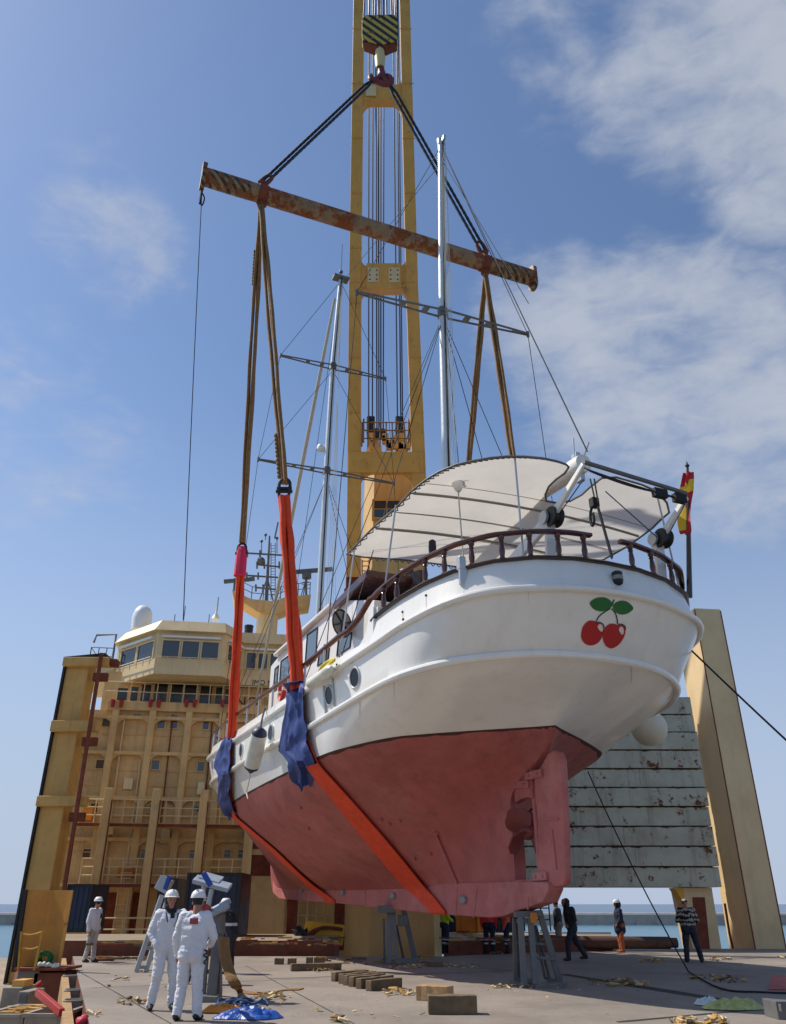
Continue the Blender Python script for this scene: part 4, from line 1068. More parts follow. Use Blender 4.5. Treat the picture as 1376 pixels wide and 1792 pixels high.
def hit(px, py, off=0.02):
    """where the line of sight meets the hull, lifted off along the outward normal (local coordinates)"""
    o, d = yray(px, py); p, n, i, t = BVH.ray_cast(o, d)
    if p is None: return None, None
    if n.dot(d) > 0: n = -n
    return p + n * off, n
for r in under:      # keep the centre closed
    pass
hullpart('bottom', under, 'boot_red')
hullpart('topsides', mid + up[1:], 'gel_white', 40)
hullpart('bulwark', top, 'gel_white', 30)
# deck inside the bulwark
mb = MB()
rows = []
for j in range(0, NT + 1):
    p = LV['TOP'][j]; z = (7.35 if p.x < 2.0 and j < 40 else p.z - .25)
    rows.append([YM @ V((p.x + .06, p.y * (1 - 2 * k / 4) * .985, z)) for k in range(5)])
mb.grid(rows); M('teak', '8d6a48', .7, var=.15, vs=3); mb.build('deck', ['teak'], yt, smooth=False)
# rubbing strakes
def strake(name, lev, r, mat='gel_white', dz=0., out=.03, flat=1.):
    L_ = LV[lev]; P = [SB(p) for p in reversed(L_[1:])] + [p.copy() for p in L_]
    Q = []
    for i, p in enumerate(P):
        t = P[min(i + 1, len(P) - 1)] - P[max(i - 1, 0)]; n = V((t.y, -t.x, 0)).normalized()
        if i < len(P) / 2 and False: n = -n
        c = V((10, 0, p.z)); 
        if n.dot(p - c) < 0: n = -n
        Q.append(YM @ (p + n * out + V((0, 0, dz))))
    return MB().tube(Q, r, 10, flat=flat).build(name, [mat], yt)
strake('rubbing_strake', 'US', .075)
strake('rubbing_strake', 'LS', .085)
# grimy scum line under the paint edge, uneven along its length
rows = [[], []]
W_, A_ = LV['WL'], LV['L1']
P_ = [(SB(p), SB(q)) for p, q in zip(reversed(W_[1:]), reversed(A_[1:]))] + list(zip(W_, A_))
C_ = V((11, 0, 6))
for i, (p, q) in enumerate(P_):
    h_ = .05 + .10 * abs(noise.noise(V((i * .23, 2, 0)))) + .06 * abs(noise.noise(V((i * .9, 5, 0))))
    o_ = (p - C_); o_.z = -.6; o_ = o_.normalized() * .008
    rows[0].append(YM @ (p + o_)); rows[1].append(YM @ (p.lerp(q, h_) + o_))
MB().grid(rows).build('scum_line', ['scum'], yt)
# bottom: keel with shoe, heel and forefoot
mb = MB()
prof = [(.55, 1.86), (.80, 1.62), (2.6, 1.32), (3.2, 1.29), (6, 1.33), (10, 1.46), (15.3, 1.63), (22.3, 1.78), (23.5, 2.05), (23.75, 2.5), (24.25, 3.6), (24.6, 4.0)]
prof2 = [(24.4, 4.1), (23.8, 3.4), (22.6, 2.2), (2.0, 2.05), (1.0, 2.02), (.55, 2.0)]
po = prof + prof2; n = len(po); hw = .20
vs = [yw(s, hw if z < 2.3 else .11, z) for s, z in po] + [yw(s, -hw if z < 2.3 else -.11, z) for s, z in po]
mb.add(vs, [tuple(range(n)), tuple(range(2 * n - 1, n - 1, -1))] + [((i + 1) % n, i, n + i, n + (i + 1) % n) for i in range(n)])
mb.build('keel', ['boot_pink'], yt, smooth=False, bevel=.025)
# keel plate joints
for px0, py0, px1, py1 in ((588, 1540, 585, 1580), (835, 1552, 829, 1606), (800, 1552, 797, 1604), (924, 1570, 924, 1592), (640, 1545, 640, 1585)):
    a, b_ = yb(px0, py0, hw + .004), yb(px1, py1, hw + .004); MB().beam(YM @ a, YM @ b_, .05, .014, YM.to_3x3() @ V((0, 1, 0))).build('keel_strap', ['boot_pink'], yt, smooth=False)
# anodes
for px, py in ((600, 1562), (688, 1568), (811, 1575), (528, 1558)):
    p = yb(px, py, hw + .02); m1 = MB(); m1.box(YM @ p, (.28, .09, .17), R(90) + YA); m1.tube([YM @ (p + V((-.2, 0, 0))), YM @ (p + V((.2, 0, 0)))], .03, 6)
    m1.build('anode', ['zinc'], yt, bevel=.02)
# bilge keel strip on the aft port quarter
P = []
for i in range(13):
    t = i / 12; q, nn = hit(762 + 40 * t, 1455 + 92 * t, .03)
    if q: P.append(YM @ q)
MB().tube(P, [.05 - .02 * abs(i / 6 - 1) for i in range(len(P))], 8).build('drain_strip', ['boot_pink'], yt)
# scuffs and dark fittings on the bottom
for px, py in ((527, 1413), (541, 1449), (668, 1434), (682, 1441), (700, 1436), (726, 1502), (754, 1493), (766, 1458)):
    q, nn = hit(px, py, .01)
    if q: MB().ball(YM @ q, .055, 5).build('hull_fitting', ['boot_red'], yt)
# rudder, stock, gudgeons
def plate(poly, b0, b1):
    n = len(poly); vs = [yw(s, b0, z) for s, z in poly] + [yw(s, b1, z) for s, z in poly]
    return MB().add(vs, [tuple(range(n)), tuple(range(2 * n - 1, n - 1, -1))] + [((i + 1) % n, i, n + i, n + (i + 1) % n) for i in range(n)])
def ypoly(pts, b): return [(yb(x, y, b).x, yb(x, y, b).z) for x, y in pts]
rp = ypoly([(937, 1357), (958, 1318), (967, 1313), (977, 1316), (982, 1332), (985, 1400), (987, 1470), (989, 1540), (984, 1551), (944, 1553), (942, 1535), (941, 1500), (940, 1440), (936, 1400), (934, 1365)], .09)
rud = plate(rp, -.09, .09).build('rudder', ['boot_pink'], yt, smooth=False, bevel=.05)
m1 = MB()
a, b_ = yb(966, 1452, .1), yb(974, 1522, .1); m1.beam(YM @ a, YM @ b_, .04, .03, YM.to_3x3() @ V((0, 1, 0)))
a, b_ = yb(956, 1435, .1), yb(978, 1433, .1); m1.beam(YM @ a, YM @ b_, .05, .03)
m1.build('stiffener', ['boot_pink'], rud, smooth=False)
for (x0, y0, x1, y1) in ((928, 1360, 957, 1353), (904, 1374, 934, 1373), (942, 1535, 966, 1533), (912, 1547, 944, 1546)):
    a, b_ = yb(x0, y0, .0), yb(x1, y1, .0); m1 = MB()
    m1.beam(YM @ V((a.x, 0, a.z)), YM @ V((b_.x, 0, b_.z)), .30, .16)
    for t in (.25, .75): c = a.lerp(b_, t); m1.ball(YM @ V((c.x, .16, c.z)), .035, 5)
    m1.build('gudgeon', ['boot_pink'], yt, smooth=False)
pa_, pb2 = yb(931, 1330, 0), yb(936, 1545, 0)
MB().tube([YM @ V((pa_.x, 0, 5.0)), YM @ V((pa_.x - .02, 0, pb2.z))], .075, 12).build('rudder_stock', ['boot_pink'], yt)
# skeg plate between hull and aperture
sk = ypoly([(900, 1372), (928, 1322), (932, 1398), (922, 1395), (910, 1399), (900, 1406)], .1)
plate(sk, -.1, .1).build('skeg', ['boot_red'], yt, smooth=False, bevel=.03)
# propeller on its shaft
pc = V((1.58, 0, 3.06))
m1 = MB(); m1.tube([YM @ V((2.3, 0, 3.12)), YM @ V((1.75, 0, 3.08)), YM @ V((1.5, 0, 3.06)), YM @ V((1.3, 0, 3.05))], [.13, .15, .17, .05], 14); m1.build('prop_hub', ['boot_dark'], yt)
for k in range(4):
    a = R(52 + 90 * k); rows = []
    for i in range(8):
        t = i / 7; r = .10 + .54 * t; w = .10 + .34 * math.sin(math.pi * min(1, t * .72 + .2)) * (1 - .75 * max(0, t - .72) / .28)
        tw = R(62 - 34 * t); row = []
        for j in range(6):
            u = (j / 5 - .5) * w * 1.5
            p = V((u * math.sin(tw), u * math.cos(tw), r)); q = Matrix.Rotation(a, 3, 'X') @ p
            row.append(YM @ (pc + q))
        rows.append(row)
    MB().grid(rows, thick=.035).build('prop_blade', ['boot_dark'], yt, angle=60)
# portholes: rim and glass, seated on the hull
for i, (px, py, hpx) in enumerate(((622, 1186, 31), (577, 1217, 29), (475, 1283, 27), (423, 1314, 24), (373, 1339, 18), (382, 1345, 18), (401, 1333, 20))):
    p, nn = hit(px, py, .0)
    if p is None: continue
    mat = YM @ Matrix.Translation(p) @ nn.to_track_quat('Z', 'Y').to_matrix().to_4x4()
    rr = .25
    m1 = MB(); m1.lathe([(rr - .025, -.05), (rr - .025, .03), (rr, .045), (rr + .03, .03), (rr + .035, -.05)], 28, mat)
    m1.f = [f for f in m1.f if len(f) == 4]; m1.m = [0] * len(m1.f)
    ph = m1.build('porthole', ['stainless'], yt)
    MB().lathe([(rr - .024, -.05), (rr - .024, .016)], 28, mat).build('pane', ['port_glass'], ph, smooth=False)
# drain pipes and chainplate straps on the topsides
for a, b_ in (((568, 1200), (573, 1255)), ((583, 1187), (587, 1236))):
    P = []
    for i in range(8):
        q, nn = hit(a[0] + (b_[0] - a[0]) * i / 7, a[1] + (b_[1] - a[1]) * i / 7, .025)
        if q: P.append(YM @ q)
    MB().tube(P, .035, 6).build('chainplate', ['stainless'], yt)
# scupper dots, stern light
m1 = MB()
for px, py in ((746, 1042), (705, 1071), (706, 1084), (590, 1163), (617, 1150)):
    q, nn = hit(px, py, .005)
    if q: m1.ball(YM @ q, .03, 5)
m1.build('scuppers', ['dark_steel'], yt)
q, nn = hit(1077.5, 1015, .07)
mt = YM @ Matrix.Translation(q)
sl = MB().lathe([(.05, -.16), (.10, -.13), (.115, -.06), (.115, .02), (.11, .05), (.115, .07), (.115, .12), (.07, .15)], 14, mt).build('stern_light', ['dark_steel'], yt)
MB().lathe([(.117, -.05), (.12, .0), (.117, .04)], 14, mt).build('lens', ['zinc'], sl)
# white whip-antenna foot on the port quarter
q, nn = hit(812, 1010, .03); m1 = MB(); m1.box(YM @ q, (.08, .2, .42), R(90) + YA); m1.box(YM @ (q + V((.02, .03, .3))), (.16, .16, .3), R(90) + YA); m1.build('bracket', ['stainless'], yt, smooth=False, bevel=.02)
# grime runs below scuppers, strake and stern light
for px, py, L_, w_ in ((746, 1046, 26, 1.2), (705, 1074, 18, 1.0), (617, 1153, 14, 1.2), (1078, 1026, 14, 2.2), (812, 1024, 16, 2), (1105, 1166, 34, 1.8), (690, 1192, 34, 1.6), (630, 1228, 30, 1.6), (925, 1034, 26, 1.3)):
    a_, b2 = [], []
    for k in range(7):
        y = py + L_ * k / 6; q1, q2 = hit(px - w_ * (1 - k / 7) * .5, y, .006)[0], hit(px + w_ * (1 - k / 7) * .5, y, .006)[0]
        if q1 is not None and q2 is not None: a_.append(YM @ q1); b2.append(YM @ q2)
    if len(a_) > 2: MB().grid([a_, b2]).build('grime_run', ['weep'], yt)
# ---- cherry emblem: flat shapes projected on the transom
def decal(name, poly, mat, off, parent):
    """closed pixel outline -> surface patch that follows the hull"""
    cx = sum(p[0] for p in poly) / len(poly); cy_ = sum(p[1] for p in poly) / len(poly)
    m1 = MB(); rings = [(1.0,), (.66,), (.33,)]; vs = []; k = len(poly)
    for (f,) in rings:
        for x, y in poly:
            q, nn = hit(cx + (x - cx) * f, cy_ + (y - cy_) * f, off); vs.append(YM @ q)
    q, nn = hit(cx, cy_, off); vs.append(YM @ q)
    fs = []
    for r in range(2):
        for i in range(k): fs.append((r * k + i, r * k + (i + 1) % k, (r + 1) * k + (i + 1) % k, (r + 1) * k + i))
    for i in range(k): fs.append((2 * k + i, 2 * k + (i + 1) % k, 3 * k))
    m1.add(vs, fs); return m1.build(name, [mat], parent)
def closed(pts, n=5):
    P = pts + pts[:3]; S = smooth_path([(x, y, 0) for x, y in [pts[-1]] + P], n); return [(p.x, p.y) for p in S[n:n * (len(pts) + 1)]]
def Z1(l): return [(900 + x / 3.584, 900 + y / 3.584) for x, y in l]
em = decal('emblem', closed(Z1([(420, 740), (432, 700), (465, 668), (500, 668), (520, 676), (548, 690), (560, 720), (552, 765), (525, 805), (480, 822), (440, 808), (420, 775)])), 'cherry', .012, yt)
decal('cherry', closed(Z1([(556, 740), (572, 705), (600, 686), (628, 686), (650, 695), (680, 692), (696, 715), (688, 765), (655, 815), (610, 840), (575, 825), (556, 785)])), 'cherry', .016, em)
decal('leaf', closed(Z1([(473, 555), (500, 530), (540, 520), (580, 525), (608, 548), (615, 570), (590, 595), (545, 608), (505, 598), (485, 580)])), 'leaf', .014, em)
decal('leaf', closed(Z1([(618, 578), (640, 550), (680, 541), (715, 553), (745, 586), (725, 612), (690, 627), (655, 625), (630, 605)])), 'leaf', .014, em)
def stroke(pts, w, mat, off):
    P = smooth_path([(x, y, 0) for x, y in pts], 5); L_ = []; R_ = []
    for i, p in enumerate(P):
        t = (P[min(i + 1, len(P) - 1)] - P[max(i - 1, 0)]).normalized(); n = V((-t.y, t.x, 0)) * w / 2
        a = hit(p.x + n.x, p.y + n.y, off)[0]; b_ = hit(p.x - n.x, p.y - n.y, off)[0]; L_.append(YM @ a); R_.append(YM @ b_)
    return MB().grid([L_, R_]).build('stem', [mat], em, smooth=False)
stroke(Z1([(600, 590), (560, 615), (530, 640), (513, 670)]), 2.0, 'stem', .018)
stroke(Z1([(608, 590), (630, 615), (642, 650), (646, 688)]), 2.0, 'stem', .018)
stroke(Z1([(612, 572), (618, 550), (626, 534)]), 2.6, 'leaf', .018)
stroke(Z1([(508, 680), (535, 676), (556, 690), (563, 712)]), 1.7, 'stem', .02)
stroke(Z1([(648, 690), (672, 688), (692, 702), (694, 725)]), 1.7, 'stem', .021)
M('pale_pink', 'e8cfc4', .4, var=0)
decal('highlight', closed(Z1([(520, 705), (530, 688), (545, 692), (554, 712), (550, 732), (536, 730)])), 'pale_pink', .022, em)
decal('highlight', closed(Z1([(653, 722), (662, 704), (675, 706), (684, 725), (680, 750), (668, 750)])), 'pale_pink', .022, em)

# ---- cap rail, balustrade
def top_curve():
    P = [p.copy() for p in LV['TOP'] if p.x < 2.0 or p.y > 5]; P = [p for p in LV['TOP']][:200]
    k = max(i for i, p in enumerate(P) if p.z > 7.7 and p.x < 2.2 and i < 60); P = P[:k + 1]
    return [SB(p) for p in reversed(P[1:])] + P
PC = top_curve()
MB().tube([YM @ (p + V((0, 0, .035))) for p in PC], .10, 8, flat=.45, upv=(0, 0, 1)).build('cap_rail', ['varnish_dark'], yt)
def at_px(px, port=None):
    """station of the poop edge seen at a photograph column"""
    best = None
    for i in range(len(PC) - 1):
        for t in (0, .25, .5, .75):
            p = PC[i].lerp(PC[i + 1], t); w = YM @ p - EYE
            d = w.y * math.cos(PITCH) + w.z * math.sin(PITCH); x = 688 + 1380 * w.x / d
            e = abs(x - px) + (0 if p.y > -3.5 else 3)
            if best is None or e < best[0]: best = (e, i + t)
    return best[1]
def on_pc(f): i = min(int(f), len(PC) - 2); return PC[i].lerp(PC[i + 1], f - i)
RH = .66
bal = None
f0, f1, f2 = at_px(1214), at_px(1090), at_px(1040)
ra = [on_pc(f0 + (f1 - f0) * i / 16) for i in range(17)]
rb = [on_pc(f2 + (len(PC) - 1.2 - f2) * i / 40) for i in range(41)]
def rail_of(P, nm='hand_rail', w=.15, h=.09):
    P = [p + V((0, 0, RH)) for p in P]; m1 = MB(); rows = []
    prof = [(-.5, -.4), (-.5, .2), (-.3, .5), (.3, .5), (.5, .2), (.5, -.4), (.3, -.5), (-.3, -.5)]
    for i, p in enumerate(P):
        t = (P[min(i + 1, len(P) - 1)] - P[max(i - 1, 0)]).normalized(); n = V((t.y, -t.x, 0)).normalized()
        rows.append([YM @ (p + n * a * w + V((0, 0, b_ * h))) for a, b_ in prof])
    k = len(prof); m1.add([q for r in rows for q in r], [(i * k + j, i * k + (j + 1) % k, (i + 1) * k + (j + 1) % k, (i + 1) * k + j) for i in range(len(P) - 1) for j in range(k)] + [tuple(range(k - 1, -1, -1)), tuple(range((len(P) - 1) * k, len(P) * k))])
    return m1.build(nm, ['varnish'], yt, angle=40)
r1 = rail_of(ra); 
# port hand rail continues down over the step and along the forward bulwark
low = [p for p in LV['TOP'] if p.x > 3.2 and p.x < 27.5]
rb_ = rb + [V((2.05, 3.78, 7.76)), V((2.45, 3.88, 7.44)), V((3.0, 3.97, 7.22))] + [V((p.x, p.y - .02, p.z - .04)) for p in low]
r2 = rail_of(smooth_path(rb_[38:44], 5)[10:] if False else rb_)
# second rail on the unseen starboard forward side
rail_of([V((p.x, -p.y + .02, p.z + .10)) for p in reversed(low)])
for px in (929, 879, 826, 780, 745, 695, 672, 979, 1027, 1107, 1146, 1179, 1203, 1212):
    b0 = on_pc(at_px(px)); b0 = b0 + V((0, 0, .05)); h = RH - .09
    m1 = MB(); m1.lathe([(.075, 0), (.08, .03), (.05, .07), (.06, .14), (.068, .2), (.05, h * .62), (.042, h * .7), (.06, h * .74), (.045, h * .8), (.07, h * .88), (.07, h)], 10, Matrix.Translation(YM @ b0))
    m1.build('baluster', ['varnish'], yt)
k = 0
for p in low:
    k += 1
    if k % 5: continue
    for sg in (1, -1):
        a = V((p.x, sg * (p.y - .02), p.z - .05)); MB().tube([YM @ a, YM @ (a + V((0, 0, RH + .12)))], .035, 7).build('stanchion', ['stainless'], yt)
# white corner post and quarter-round end of the poop bulwark
m1 = MB(); a = V((1.92, 3.70, 7.3))
mat = YM @ Matrix(((1, 0, 0, 2.0), (0, 0, 1, 3.72), (0, 1, 0, 7.30), (0, 0, 0, 1)))
k_ = [(-.35, 0)] + [(.95 * (1 - math.cos(t)) , .78 * (1 - math.sin(t))) for t in [i * math.pi / 20 for i in range(11)]]
m1.prism([(-.3, -.1), (-.3, .80), (0.02, .80), (.06, .6), (.16, .38), (.36, .2), (.7, .08), (1.2, .0), (1.2, -.1)], mat, .10); m1.build('bulwark_end', ['gel_white'], yt, smooth=False, bevel=.01)
m1 = MB(); m1.box(YM @ V((1.75, 3.6, 8.0)), (.3, .3, .2), R(90) + YA); m1.build('rail_post', ['gel_white'], yt, smooth=False, bevel=.04)

# ---- cabin and wheelhouse
CB = 2.95
def cabin(poly_px, b0, b1, name, mat, parent=None):
    po = [(yb(x, y, b0).x, yb(x, y, b0).z) for x, y in poly_px]; n = len(po)
    vs = [yw(s, b0, z) for s, z in po] + [yw(s, b1, z) for s, z in po]
    return MB().add(vs, [tuple(range(n)), tuple(range(2 * n - 1, n - 1, -1))] + [((i + 1) % n, i, n + i, n + (i + 1) % n) for i in range(n)]).build(name, [mat], parent or yt, smooth=False, bevel=.03)
c_aft = cabin([(655, 1050), (597, 1050), (583, 1062), (529, 1116), (492, 1143), (474, 1166), (466, 1290), (655, 1190)], CB, -CB, 'deckhouse', 'gel_white')
m1 = MB()
pa_, pb2 = yb(585, 1059, CB), yb(486, 1147, CB)
m1.beam(YM @ V((pa_.x, 0, pa_.z)), YM @ V((pb2.x, 0, pb2.z)), 2 * CB + .35, .13); m1.build('deckhouse_roof', ['gel_white'], yt, smooth=False, bevel=.04)
def cwin(pp, name='window', b=CB):
    P = [yb(x, y, b) for x, y in pp]; n = len(P); c = sum(P, V()) / n
    m1 = MB(); o_ = [YM @ (c + (p - c) * 1.10 + V((0, .03, 0))) for p in P]; i_ = [YM @ (p + V((0, .03, 0))) for p in P]; k_ = [YM @ (p + V((0, -.02, 0))) for p in P]; q_ = [YM @ (c + (p - c) * 1.10 + V((0, -.02, 0))) for p in P]
    m1.add(o_ + i_ + k_ + q_, [(j, (j + 1) % n, n + (j + 1) % n, n + j) for j in range(n)] + [(n + j, n + (j + 1) % n, 2 * n + (j + 1) % n, 2 * n + j) for j in range(n)] + [(3 * n + j, 3 * n + (j + 1) % n, (j + 1) % n, j) for j in range(n)])
    w = m1.build(name, ['black_rubber'], yt, smooth=False)
    MB().add([YM @ (p + V((0, .008, 0))) for p in P], [tuple(range(n))]).build('pane', ['glass_cabin'], w, smooth=False)
M('glass_cabin', '4c5c68', .04, var=0, spec=1.0)
cwin([(539, 1112), (556, 1100), (553, 1152), (535, 1166)])
cwin([(493, 1158), (508, 1147), (505, 1190), (490, 1199)])
cwin([(482, 1172), (488, 1166), (485, 1205), (479, 1209)])
cwin([(594, 1118), (616, 1104), (613, 1132), (591, 1147)])
cwin([(560, 1144), (577, 1132), (575, 1152), (557, 1165)])
# brown dinghy box with round dark canopy end behind the rail (deck bench, table)
m1 = MB(); c = yb(599, 1091, CB + .35)
mat = YM @ Matrix.Translation(c) @ Matrix.Rotation(R(-62), 4, 'Z') @ Matrix.Rotation(R(90), 4, 'X') @ Matrix.Scale(.44, 4)
m1.lathe([(.92, -.06), (.98, 0), (.9, .06), (.86, .0)], 26, mat); m1.f = [f for f in m1.f if len(f) == 4]; m1.m = [0] * len(m1.f)
whl = m1.build('round_frame', ['varnish_dark'], yt)
m1 = MB(); m1.lathe([(.86, -.03), (.86, 0)], 26, mat); m1.build('disc', ['canvas_gray'], whl, smooth=False)
m1 = MB()
for k in range(3):
    a = R(20 + 60 * k); m1.beam(mat @ V((.9 * math.cos(a), .9 * math.sin(a), .05)), mat @ V((-.9 * math.cos(a), -.9 * math.sin(a), .05)), .05, .04)
m1.build('spokes', ['varnish_dark'], whl, smooth=False)
m1 = MB(); a, b_ = yb(592, 1060, CB), yb(650, 1062, CB); m1.box(YM @ V(((a.x + b_.x) / 2, 1.3, a.z - .02)), (abs(a.x - b_.x), 3.6, .26), R(90) + YA); m1.build('roof_bench', ['varnish'], yt, smooth=False, bevel=.03)
# deck furniture seen between the balusters
m1 = MB()
for px, py in ((735, 1015), (722, 1022), (700, 1030), (712, 1010)): c = yb(px, py, 1.6); m1.box(YM @ c, (.32, .32, .5), R(90) + YA + R(20))
m1.build('deck_chairs', ['varnish_dark'], yt, smooth=False, bevel=.03)
c = yb(757, 958, 2.6); MB().lathe([(.09, -.2), (.1, 0), (.09, .16), (.05, .2)], 12, YM @ Matrix.Translation(c)).build('winch', ['dark_steel'], yt)

# ---- masts
def mpt(px, py): return yb(px, py, 0)
def mast(pts, rr, name='mast'):
    P = [mpt(*p) for p in pts]
    m1 = MB(); m1.tube([YM @ p for p in P], rr, 18); mm = m1.build(name, ['mast_alu'], yt)
    return mm, P
mz, PZ = mast([(784, 900), (775, 545), (772, 252)], [.155, .155, .125])
mn, PM_ = mast([(556, 1120), (572, 825), (583, 640), (596.5, 490)], [.165, .165, .155, .12])
# sail track on the aft face, halyards
for P, nm in ((PZ, mz), (PM_, mn)):
    m1 = MB(); m1.tube([YM @ (p + V((-.17, 0, 0))) for p in P], .035, 6); m1.build('sail_track', ['dark_steel'], nm)
m1 = MB(); t = PM_[-1]; m1.tube([YM @ t, YM @ mpt(599, 428)], .03, 6); m1.box(YM @ (t + V((0, 0, .1))), (.5, .9, .12), R(90) + YA); m1.ball(YM @ (t + V((0, 0, .6))), .12, 6); m1.box(YM @ (t + V((.2, .35, .25))), (.12, .12, .3), R(90) + YA); m1.build('masthead_gear', ['steel_grey'], mn)
m1 = MB(); t = PZ[-1]; m1.lathe([(.14, -.1), (.17, 0), (.17, .22), (.1, .3)], 14, YM @ Matrix.Translation(t)); m1.box(YM @ (t + V((-.2, 0, .05))), (.3, .1, .2), R(90) + YA); m1.build('masthead_gear', ['stainless'], mz)
# radar dome on the mainmast
c = mpt(570, 783); m1 = MB(); c2 = c + V((.12, .32, 0)); c2 = yb(563, 783, .25)
m1.lathe([(.1, -.2), (.24, -.16), (.26, .0), (.22, .09), (.05, .13)], 18, YM @ Matrix.Translation(c2)); m1.beam(YM @ (c2 - V((0, 0, .2))), YM @ V((c.x, 0, c.z - .2)), .12, .06); m1.build('radar_dome', ['white_dome'], mn)
# spreaders
def hb_(px, py, s):  # point at station s
    return ys_(px, py, s)
def spreader(pl, pr_, s, parent, nm='spreader'):
    a, b_ = ys_(*pl, s), ys_(*pr_, s); m1 = MB()
    for o in (-.14, .14): m1.tube([YM @ (a + V((o * .3, 0, 0))), YM @ ((a + b_) / 2 + V((o * 1.5, 0, 0))), YM @ (b_ + V((o * .3, 0, 0)))], .042, 7)
    for t in (.08, .25, .38, .62, .75, .92): c = a.lerp(b_, t); m1.box(YM @ c, (.3 * (1 - abs(t - .5)), .22, .06), R(90) + YA)
    m1.tube([YM @ (a - V((0, 0, .12))), YM @ (a + V((0, 0, .12)))], .06, 6); m1.tube([YM @ (b_ - V((0, 0, .12))), YM @ (b_ + V((0, 0, .12)))], .06, 6)
    c = (a + b_) / 2; m1.lathe([(.2, -.2), (.2, .2)], 12, YM @ Matrix.Translation(V((c.x, 0, c.z))))
    m1.build(nm, ['steel_grey'], parent); return a, b_
za, zb_ = spreader((625, 512), (924, 585), PZ[1].x, mz)
ma, mb_ = spreader((491, 622), (675, 663), PM_[2].x, mn)
ma2, mb2 = spreader((452, 804), (690, 846), PM_[1].x, mn)
# standing rigging: one part per wire
def wire(p, q, r=.014, m_='rope_dark', par=None): return MB().tube([YM @ V(p), YM @ V(q)], r, 5).build('stay', [m_], par or yt)
def chain(s, sg): 
    c = min(LV['TOP'], key=lambda p: abs(p.x - s) + (0 if p.z > 0 else 9)); return V((c.x, sg * (c.y - .05), c.z))
ZT_, MT_ = PZ[-1] + V((0, 0, -.1)), PM_[-1] + V((0, 0, -.1))
for sg, tip in ((1, za), (-1, zb_)):
    wire(ZT_, tip); wire(tip, chain(4.6, sg)); wire(PZ[1] - V((0, 0, .3)), chain(3.4, sg)); wire(PZ[1] - V((0, 0, .3)), chain(6.4, sg))
for sg, t1, t2 in ((1, ma, ma2), (-1, mb_, mb2)):
    wire(MT_, t1); wire(t1, t2); wire(t2, chain(18.2, sg)); wire(PM_[2] - V((0, 0, .3)), t2); wire(PM_[1] - V((0, 0, .4)), chain(16.6, sg)); wire(PM_[1] - V((0, 0, .4)), chain(20.2, sg))
wire(ZT_ + V((0, 0, -1)), MT_ + V((0, 0, -.2)))                        # triatic
wire(ZT_, yb(1028, 790, 0), .018); wire(ZT_ + V((.1, 0, -.6)), yb(905, 480, 0).lerp(yb(1028, 790, 0), .2), .012)
wire(PZ[1] + V((0, .1, -.5)), V((11, 2.6, 10.6)), .012); wire(PZ[1] + V((0, -.1, -.5)), V((9, -3, 9)), .012)
for k in range(5): wire(ZT_ + V((-.18, .05 * k - .1, -.3 * k)), V((4.75 - .1 * k, .12 * k - .25, 8.6)), .010, 'rope_white', mz)
for k in range(5): wire(MT_ + V((-.18, .05 * k - .1, -.4 * k)), V((18.3 - .12 * k, -.12 * k - .1, 8.6)), .010, 'rope_white', mn)
wire(MT_, V((26, 0, 8.4)), .014)
# furled headsail on the forestay
a, b_ = mpt(586, 522), None
fb = yb(441, 1262, 0)
fs = [a.lerp(fb, i / 20) for i in range(21)]
MB().tube([YM @ p for p in fs], [.035 + .085 * math.sin(math.pi * min(1, i / 20 + .06)) ** .5 for i in range(21)], 10).build('furled_sail', ['rope_white'], yt)
# white boom whose round end points aft over the rail
be, bf = yb(1022, 810, 0), yb(976, 832, 0)
bd_ = (bf - be).normalized(); bf = V((4.7, 0, be.z + .55)) if True else bf
m1 = MB(); m1.tube([YM @ be, YM @ be.lerp(bf, .03), YM @ be.lerp(bf, .5), YM @ bf], [.22, .24, .24, .22], 20); boom = m1.build('boom', ['gel_white'], yt)
m1 = MB()
for dx, dz in ((.02, .28), (-.05, -.3)): m1.box(YM @ (be + V((dx + .25, 0, dz))), (.2, .12, .22), R(90) + YA)
m1.tube([YM @ (be + V((.2, .1, .25))), YM @ (be + V((.15, .1, .75)))], .02, 5); m1.tube([YM @ (be + V((.1, -.1, .25))), YM @ (be + V((-.1, -.15, .55)))], .02, 5)
m1.build('boom_fittings', ['stainless'], boom, smooth=False)
# davits: post, elbow sheave, raking arm
def davit(pp, el, tip, b):
    a, e, t = yb(*pp, b), yb(*el, b), yb(*tip, b); a = V((e.x + .15, b, 7.9)); 
    m1 = MB(); m1.beam(YM @ a, YM @ e, .18, .22); m1.beam(YM @ (e + V((.2, 0, -.15))), YM @ t, .11, .22, w2=.09, h2=.12); d = m1.build('davit', ['white_paint'], yt, smooth=False, bevel=.025)
    mat = YM @ Matrix.Translation(e + V((-.16, -.02, -.02))) @ Matrix.Rotation(R(90), 4, 'X')
    MB().lathe([(.05, -.13), (.22, -.13), (.24, -.1), (.17, -.04), (.17, .04), (.24, .1), (.22, .13), (.05, .13)], 18, mat).build('sheave', ['black_rubber'], d)
    mat = YM @ Matrix.Translation(e + V((0, .16, 0))) @ Matrix.Rotation(R(90), 4, 'X')
    MB().lathe([(.16, -.03), (.16, .03)], 14, mat).build('bolt_cap', ['stainless'], d)
    return a, e, t
d1 = davit((945, 975), (962, 908), (1022, 812), 1.0)
d2 = davit((1137, 1000), (1152, 945), (1202, 870), -2.15)
